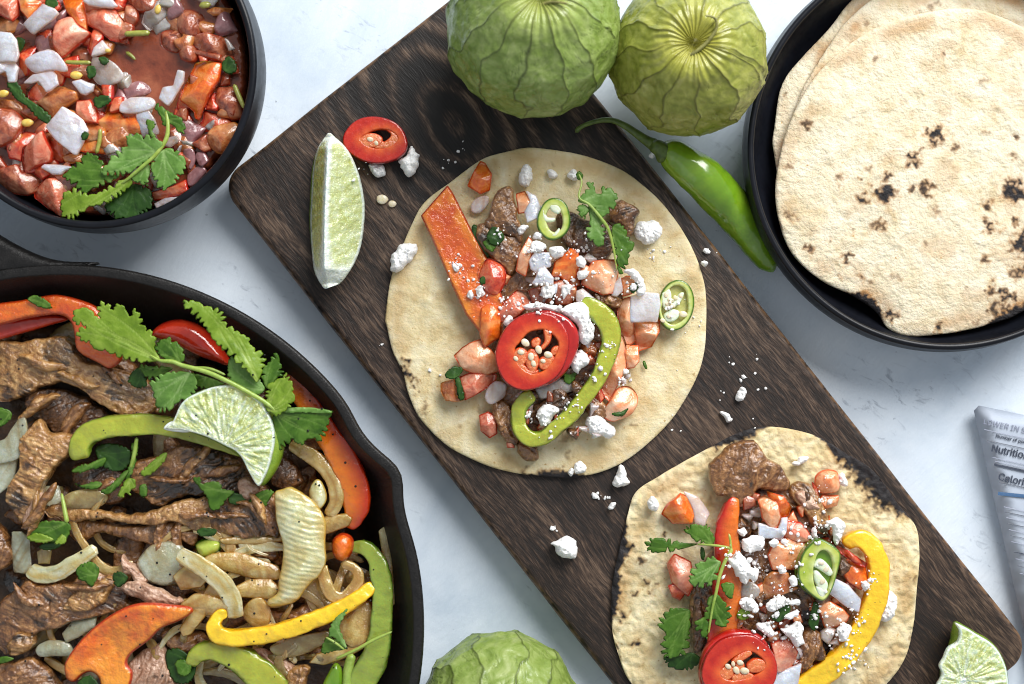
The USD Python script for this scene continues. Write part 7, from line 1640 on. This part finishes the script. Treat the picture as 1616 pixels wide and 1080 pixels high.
for mt, px, z, b, sr in [
    ('cilantro', [(1020, 863), (1022, 856), (1030, 850), (1047, 851), (1062, 854), (1080, 857), (1102, 859), (1080, 866), (1064, 868), (1050, 869), (1038, 874), (1026, 870)], 34, (1100, 860), (3.3, 1.62, 12)),
    ('cilantro', [(1082, 836), (1096, 828), (1108, 829), (1118, 832), (1124, 842), (1128, 850), (1124, 860), (1108, 856), (1094, 850)], 37, (1124, 858), (3.3, 1.49, 6)),
    ('pale_cilantro', [(1088, 918), (1090, 908), (1094, 900), (1103, 887), (1114, 884), (1124, 879), (1132, 884), (1138, 888), (1134, 900), (1131, 912), (1120, 926), (1112, 920), (1102, 927)], 41, (1136, 886), (3.7, 1.89, 7)),
    ('cilantro', [(1118, 944), (1132, 938), (1142, 950), (1151, 960), (1151, 976), (1144, 990), (1131, 985), (1121, 976), (1117, 1000), (1115, 1009), (1106, 1000), (1098, 990), (1099, 982), (1111, 973), (1116, 956)], 40, (1124, 942), (3.5, 1.49, 7)),
    ('cilantro', [(1040, 987), (1044, 976), (1050, 970), (1059, 961), (1087, 962), (1089, 978), (1088, 998), (1086, 1014), (1080, 1032), (1070, 1036), (1059, 1039), (1048, 1035), (1046, 1016), (1050, 998)], 31, (1086, 964), (3.7, 1.89, 8)),
    ('dark_cilantro', [(1048, 1040), (1062, 1036), (1080, 1032), (1094, 1030), (1106, 1043), (1090, 1056), (1064, 1056)], 29, (1092, 1032), (3.3, 1.08, 6)),
    ('dark_cilantro', [(1106, 864), (1112, 868), (1112, 884), (1106, 880)], 34, (1110, 866), (2, .3, 2))]:
    t.add('leaf', leaf(px, z, b, serr=sr), mt)
t.add('stem', stem([(1100, 859), (1127, 861), (1146, 864), (1154, 868), (1146, 882), (1136, 908), (1130, 936), (1124, 962), (1118, 1000)], [3, 4, 4.5, 6, 6, 5.5, 5, 4, 3], [36, 39.5, 40.5, 41, 41.5, 41.5, 41.5, 41, 40]), 'green_stem')
t.add('stem', stem([(1154, 868), (1152, 850), (1150, 842)], [4, 4, 3], [41, 41, 40.5]), 'green_stem')
many('cilantro_leaf', 'cilantro leaf', 'cilantro', [
    ('folded cilantro leaf on the red pepper strip of the right taco', [(1138, 924), (1146, 920), (1158, 922), (1158, 936), (1154, 946), (1146, 940)], 40.5, (1156, 924)),
    ('dark cilantro under the white cheese of the right taco', [(1216, 974), (1230, 962), (1244, 954), (1248, 964), (1238, 976), (1228, 982)], 38.5, (1240, 964), 'dark_cilantro'),
    ('light cilantro fleck beside the small cheese of the right taco', [(1162, 970), (1172, 960), (1184, 968), (1178, 978), (1166, 978)], 37.5, (1172, 966), 'lime_cilantro'),
    ('dark green pepper scrap between cheese and peach tomato', [(1284, 950), (1292, 956), (1292, 984), (1284, 996), (1276, 984), (1280, 966)], 34, (1286, 954), 'dark_cilantro'),
], lambda px, z, b: leaf(px, z, b, serr=(2.0, 0.4, 3), nveins=3))

# ------------------------------------------------------------------ crumbled cheese
for lab, px, z, th in [
    ('flat round cheese crumb at the right of the middle tortilla, by the brown beef bit', [(1001, 362), (1009, 350), (1022, 348), (1036, 349), (1046, 364), (1036, 381), (1021, 385), (1006, 378)], 27, 5),
    ('cheese crumb over the left rim of the middle tortilla', [(616, 410), (622, 397), (635, 385), (655, 384), (656, 400), (640, 419), (627, 431), (615, 426)], 27, 6),
    ('tall cheese crumb at the top of the middle tortilla above the beef', [(818, 288), (822, 268), (832, 258), (841, 274), (838, 288), (828, 295)], 27, 5),
    ('small cheese crumb near the top rim of the middle tortilla', [(864, 272), (868, 267), (877, 271), (880, 279), (870, 283)], 25, 4),
    ('small cheese crumb beside the tip of the sprig on the middle tortilla', [(896, 278), (899, 270), (908, 268), (914, 278), (908, 285)], 25.5, 4),
    ('round cheese crumb inside the green hook of the middle taco', [(846, 656), (850, 646), (861, 638), (878, 641), (881, 650), (872, 660), (864, 671), (857, 673), (850, 664)], 35, 5),
    ('large cheese crumb at the lower right of the middle filling', [(924, 672), (930, 658), (946, 652), (958, 666), (971, 677), (967, 692), (951, 690), (932, 686)], 30.5, 6),
    ('cheese crumb by the bottom rim of the middle tortilla', [(906, 742), (908, 732), (916, 728), (926, 738), (922, 747), (910, 748)], 26, 4),
    ('smaller cheese crumb left of the one by the bottom rim', [(896, 746), (902, 738), (907, 746), (902, 752)], 25.5, 3),
    ('pointed cheese crumb on the board between the two tortillas', [(967, 763), (973, 750), (977, 737), (985, 738), (993, 762), (986, 768), (975, 770)], 23, 5),
    ('big cheese crumb on the dark board left of the right taco', [(870, 860), (880, 854), (884, 852), (896, 848), (910, 857), (910, 880), (894, 883), (879, 875), (876, 864)], 25, 7),
    ('cheese crumb against the lower right of the red slice on the board', [(628, 254), (640, 244), (648, 229), (658, 240), (660, 252), (655, 273), (642, 278), (632, 266)], 25, 6),
    ('cheese crumb below the red slice on the board', [(580, 261), (592, 258), (605, 260), (608, 274), (598, 280), (590, 276)], 22.5, 4),
    ('large white cheese mass behind the top of the red chili ring', [(884, 492), (896, 482), (918, 476), (930, 486), (931, 500), (938, 518), (936, 536), (924, 545), (914, 538), (912, 520), (904, 506)], 39, 5),
    ('white cheese crumb at the right rim of the red chili ring', [(902, 572), (908, 558), (920, 553), (930, 566), (928, 576), (916, 582), (912, 592), (904, 584)], 37, 5),
    ('long white cheese crumb on the dull orange tomato of the middle taco', [(983, 428), (1003, 425), (1012, 436), (1019, 450), (1016, 465), (1006, 464), (1004, 448), (994, 436)], 36, 4),
    ('cheese crumb over the top of the onion hourglass', [(836, 386), (848, 380), (862, 388), (858, 396), (842, 398)], 39, 3),
    ('cheese crumb right of the onion hourglass top', [(866, 392), (876, 388), (888, 390), (889, 404), (876, 408), (868, 402)], 39, 4),
    ('cheese crumb under the jalapeno ring of the middle taco', [(840, 372), (848, 365), (857, 370), (852, 378), (844, 377)], 37, 3),
    ('cheese crumb left of the jalapeno ring of the middle taco', [(816, 360), (826, 354), (834, 356), (828, 366), (820, 370)], 36, 3),
    ('cheese crumb on the orange slab, near its middle', [(736, 466), (744, 458), (748, 468), (742, 474)], 33.5, 3),
    ('cheese crumb on the orange slab, next to the middle one', [(750, 460), (758, 448), (766, 464), (756, 468)], 34, 3.5),
    ('cheese crumb on the right shoulder of the orange red chunk', [(908, 408), (918, 404), (926, 412), (922, 422), (912, 420)], 38, 3.5),
    ('cheese crumb below the shoulder of the orange red chunk', [(910, 432), (920, 426), (930, 428), (926, 438), (916, 442)], 37.5, 3.5),
    ('cheese crumb below the onion hourglass of the middle taco', [(856, 452), (868, 450), (876, 456), (870, 470), (858, 468)], 38.5, 3),
    ('cheese crumb on the dark red chunk of the middle taco', [(888, 452), (898, 448), (904, 456), (896, 464), (890, 472), (886, 462)], 37, 3),
    ('broken cheese row along the top rim of the red chili ring', [(826, 482), (846, 478), (868, 480), (886, 484), (880, 492), (858, 488), (836, 490)], 39, 3),
    ('cheese crumb at the upper left rim of the red chili ring', [(796, 506), (802, 498), (808, 502), (804, 514), (797, 514)], 37.5, 3),
    # right taco
    ('square white cheese crumb right of the red pepper strip', [(1173, 853), (1182, 850), (1188, 846), (1206, 848), (1207, 861), (1198, 871), (1180, 872), (1172, 864)], 39, 5),
    ('cheese bit above the square white crumb', [(1166, 838), (1174, 834), (1180, 842), (1170, 846)], 37, 3),
    ('largest broken cheese heap on the right taco, over the red pepper strip', [(1150, 884), (1158, 880), (1168, 872), (1180, 886), (1186, 896), (1198, 897), (1199, 906), (1193, 920), (1184, 914), (1176, 924), (1162, 908)], 40.5, 5),
    ('branching cheese crumb at the top of the green chili slice', [(1304, 826), (1312, 820), (1322, 816), (1335, 828), (1330, 846), (1321, 862), (1315, 848), (1314, 834)], 38, 4),
    ('cheese crumb on the tortilla above the tan beef strands', [(1250, 731), (1258, 728), (1262, 722), (1276, 721), (1271, 730), (1256, 736)], 26, 3.5),
    ('cheese crumb right of the round orange tomato near the burnt rim', [(1322, 758), (1331, 747), (1340, 764), (1336, 769), (1324, 764)], 28, 4),
    ('cheese cluster below the brownish red brick of the right taco', [(1211, 953), (1222, 946), (1234, 943), (1248, 948), (1262, 946), (1264, 954), (1252, 958), (1236, 956), (1226, 964), (1213, 966)], 39.5, 4),
    ('cheese crumb right of the dark cilantro of the right taco', [(1238, 972), (1248, 966), (1260, 963), (1262, 972), (1250, 978), (1240, 978)], 39.5, 3.5),
    ('cheese crumb above the rim of the lower red chili ring', [(1193, 988), (1204, 984), (1215, 985), (1223, 1000), (1216, 1007), (1204, 1000)], 38.5, 4),
    ('large cheese crumb right of the rim of the lower red chili ring', [(1233, 996), (1246, 990), (1260, 983), (1270, 992), (1268, 1008), (1270, 1018), (1258, 1022), (1248, 1010)], 39, 5),
    ('cheese crumb touching the yellow hook on its inner side', [(1322, 996), (1328, 988), (1334, 983), (1347, 992), (1340, 1006), (1336, 1013), (1326, 1012)], 36.5, 4),
    ('small cheese crumb right of the red pepper strip, low on the taco', [(1168, 949), (1182, 943), (1198, 959), (1185, 966), (1170, 961)], 39, 4),
    ('soft cheese crumb on the tortilla right of the yellow hook', [(1388, 972), (1392, 946), (1406, 934), (1418, 946), (1412, 974), (1398, 983)], 28, 5),
    ('cheese crumb left of the orange wedge on the right tortilla', [(1022, 792), (1032, 784), (1041, 799), (1035, 808), (1024, 804)], 27, 4),
    ('cheese crumb on the broad amber block', [(1228, 896), (1236, 892), (1242, 902), (1232, 906)], 40.5, 3),
    ('cheese crumb left of the green chili slice', [(1246, 916), (1254, 910), (1260, 922), (1252, 928)], 40, 3.5),
    ('cheese crumb above the broad amber block', [(1214, 856), (1224, 851), (1230, 858), (1220, 865)], 39.5, 3),
    ('cheese crumb in the notch above the green chili slice', [(1281, 838), (1288, 832), (1290, 846), (1284, 850)], 37, 3),
    ('cheese bead on the orange red block inside the yellow hook', [(1360, 922), (1368, 918), (1374, 926), (1366, 934)], 37.5, 3.5),
    # board
    ('small cheese cube on the board right of the middle taco', [(1163, 622), (1168, 613), (1177, 614), (1178, 626), (1170, 634), (1163, 631)], 22, 3.5),
    ('broken cheese crumb on the board just above the right taco', [(1136, 652), (1142, 650), (1152, 656), (1157, 664), (1150, 668), (1144, 660)], 21, 3),
    ('round cheese crumb on the right edge of the middle tortilla', [(1106, 416), (1111, 411), (1117, 416), (1113, 422)], 24, 3),
    ('small cheese crumb on the board near the chili stem', [(1024, 246), (1030, 239), (1037, 245), (1030, 251)], 21, 3),
    ('oblong cheese crumb on the board below the pointed one', [(960, 800), (966, 794), (973, 793), (970, 802), (964, 806)], 20.5, 2.5)]:
    crumb(px, z, th, lab)

rg = np.random.default_rng(41)


def dust(spots, n, label, rmax=0.85):
    ms = []
    for _ in range(n):
        x, y, s = spots[rg.integers(len(spots))]
        px, py = x + rg.normal(0, s) * rg.uniform(.2, 1.1), y + rg.normal(0, s) * rg.uniform(.2, 1.1)
        r = rmax * (0.25 + 0.75 * rg.uniform() ** 2.2) * (1.6 if rg.uniform() < .10 else 1)
        ms.append(ball(px, py, height(px, py) + r * .35, r, rg.uniform(.6, 1.35, 3), 2, .55, freq=2600, rot=rg.uniform(0, 6), seed=rg.uniform(0, 9), note=False))
    one('cheese_dust', join(*ms), 'cheese', label, 'cheese dust', kind='stuff')


dust([(722, 420, 10), (738, 440, 16), (760, 470, 16), (840, 395, 16), (860, 440, 26), (900, 450, 22), (850, 480, 22), (900, 395, 14), (925, 380, 12), (880, 470, 20), (940, 590, 22), (960, 545, 10), (900, 640, 20), (870, 660, 20), (840, 660, 14), (930, 520, 12), (1000, 450, 14), (1060, 480, 14), (800, 480, 14), (950, 430, 16), (790, 370, 12), (985, 600, 10), (1030, 400, 26)], 420,
     'fine white cheese crumbs sprinkled over the middle taco')
dust([(1190, 880, 16), (1200, 900, 18), (1240, 960, 18), (1220, 985, 16), (1250, 1000, 14), (1290, 830, 18), (1250, 850, 24), (1260, 890, 24), (1320, 1000, 20), (1350, 980, 18), (1345, 1040, 20), (1180, 960, 14), (1230, 930, 20), (1290, 970, 18), (1370, 920, 16), (1300, 790, 16), (1150, 880, 14), (1210, 1010, 16)], 420,
     'fine white cheese crumbs sprinkled over the right taco')
dust([(1153, 575, 6), (1175, 592, 8), (1197, 566, 6), (1140, 620, 4), (1150, 655, 8), (1195, 664, 6), (734, 235, 5), (708, 252, 6), (700, 262, 20), (955, 785, 8), (940, 782, 5), (877, 832, 8), (1060, 680, 14), (1120, 395, 6), (604, 543, 4), (688, 586, 6), (572, 270, 14), (1090, 520, 40), (1200, 600, 26)], 70,
     'scattered small cheese crumbs on the dark board', rmax=0.95)
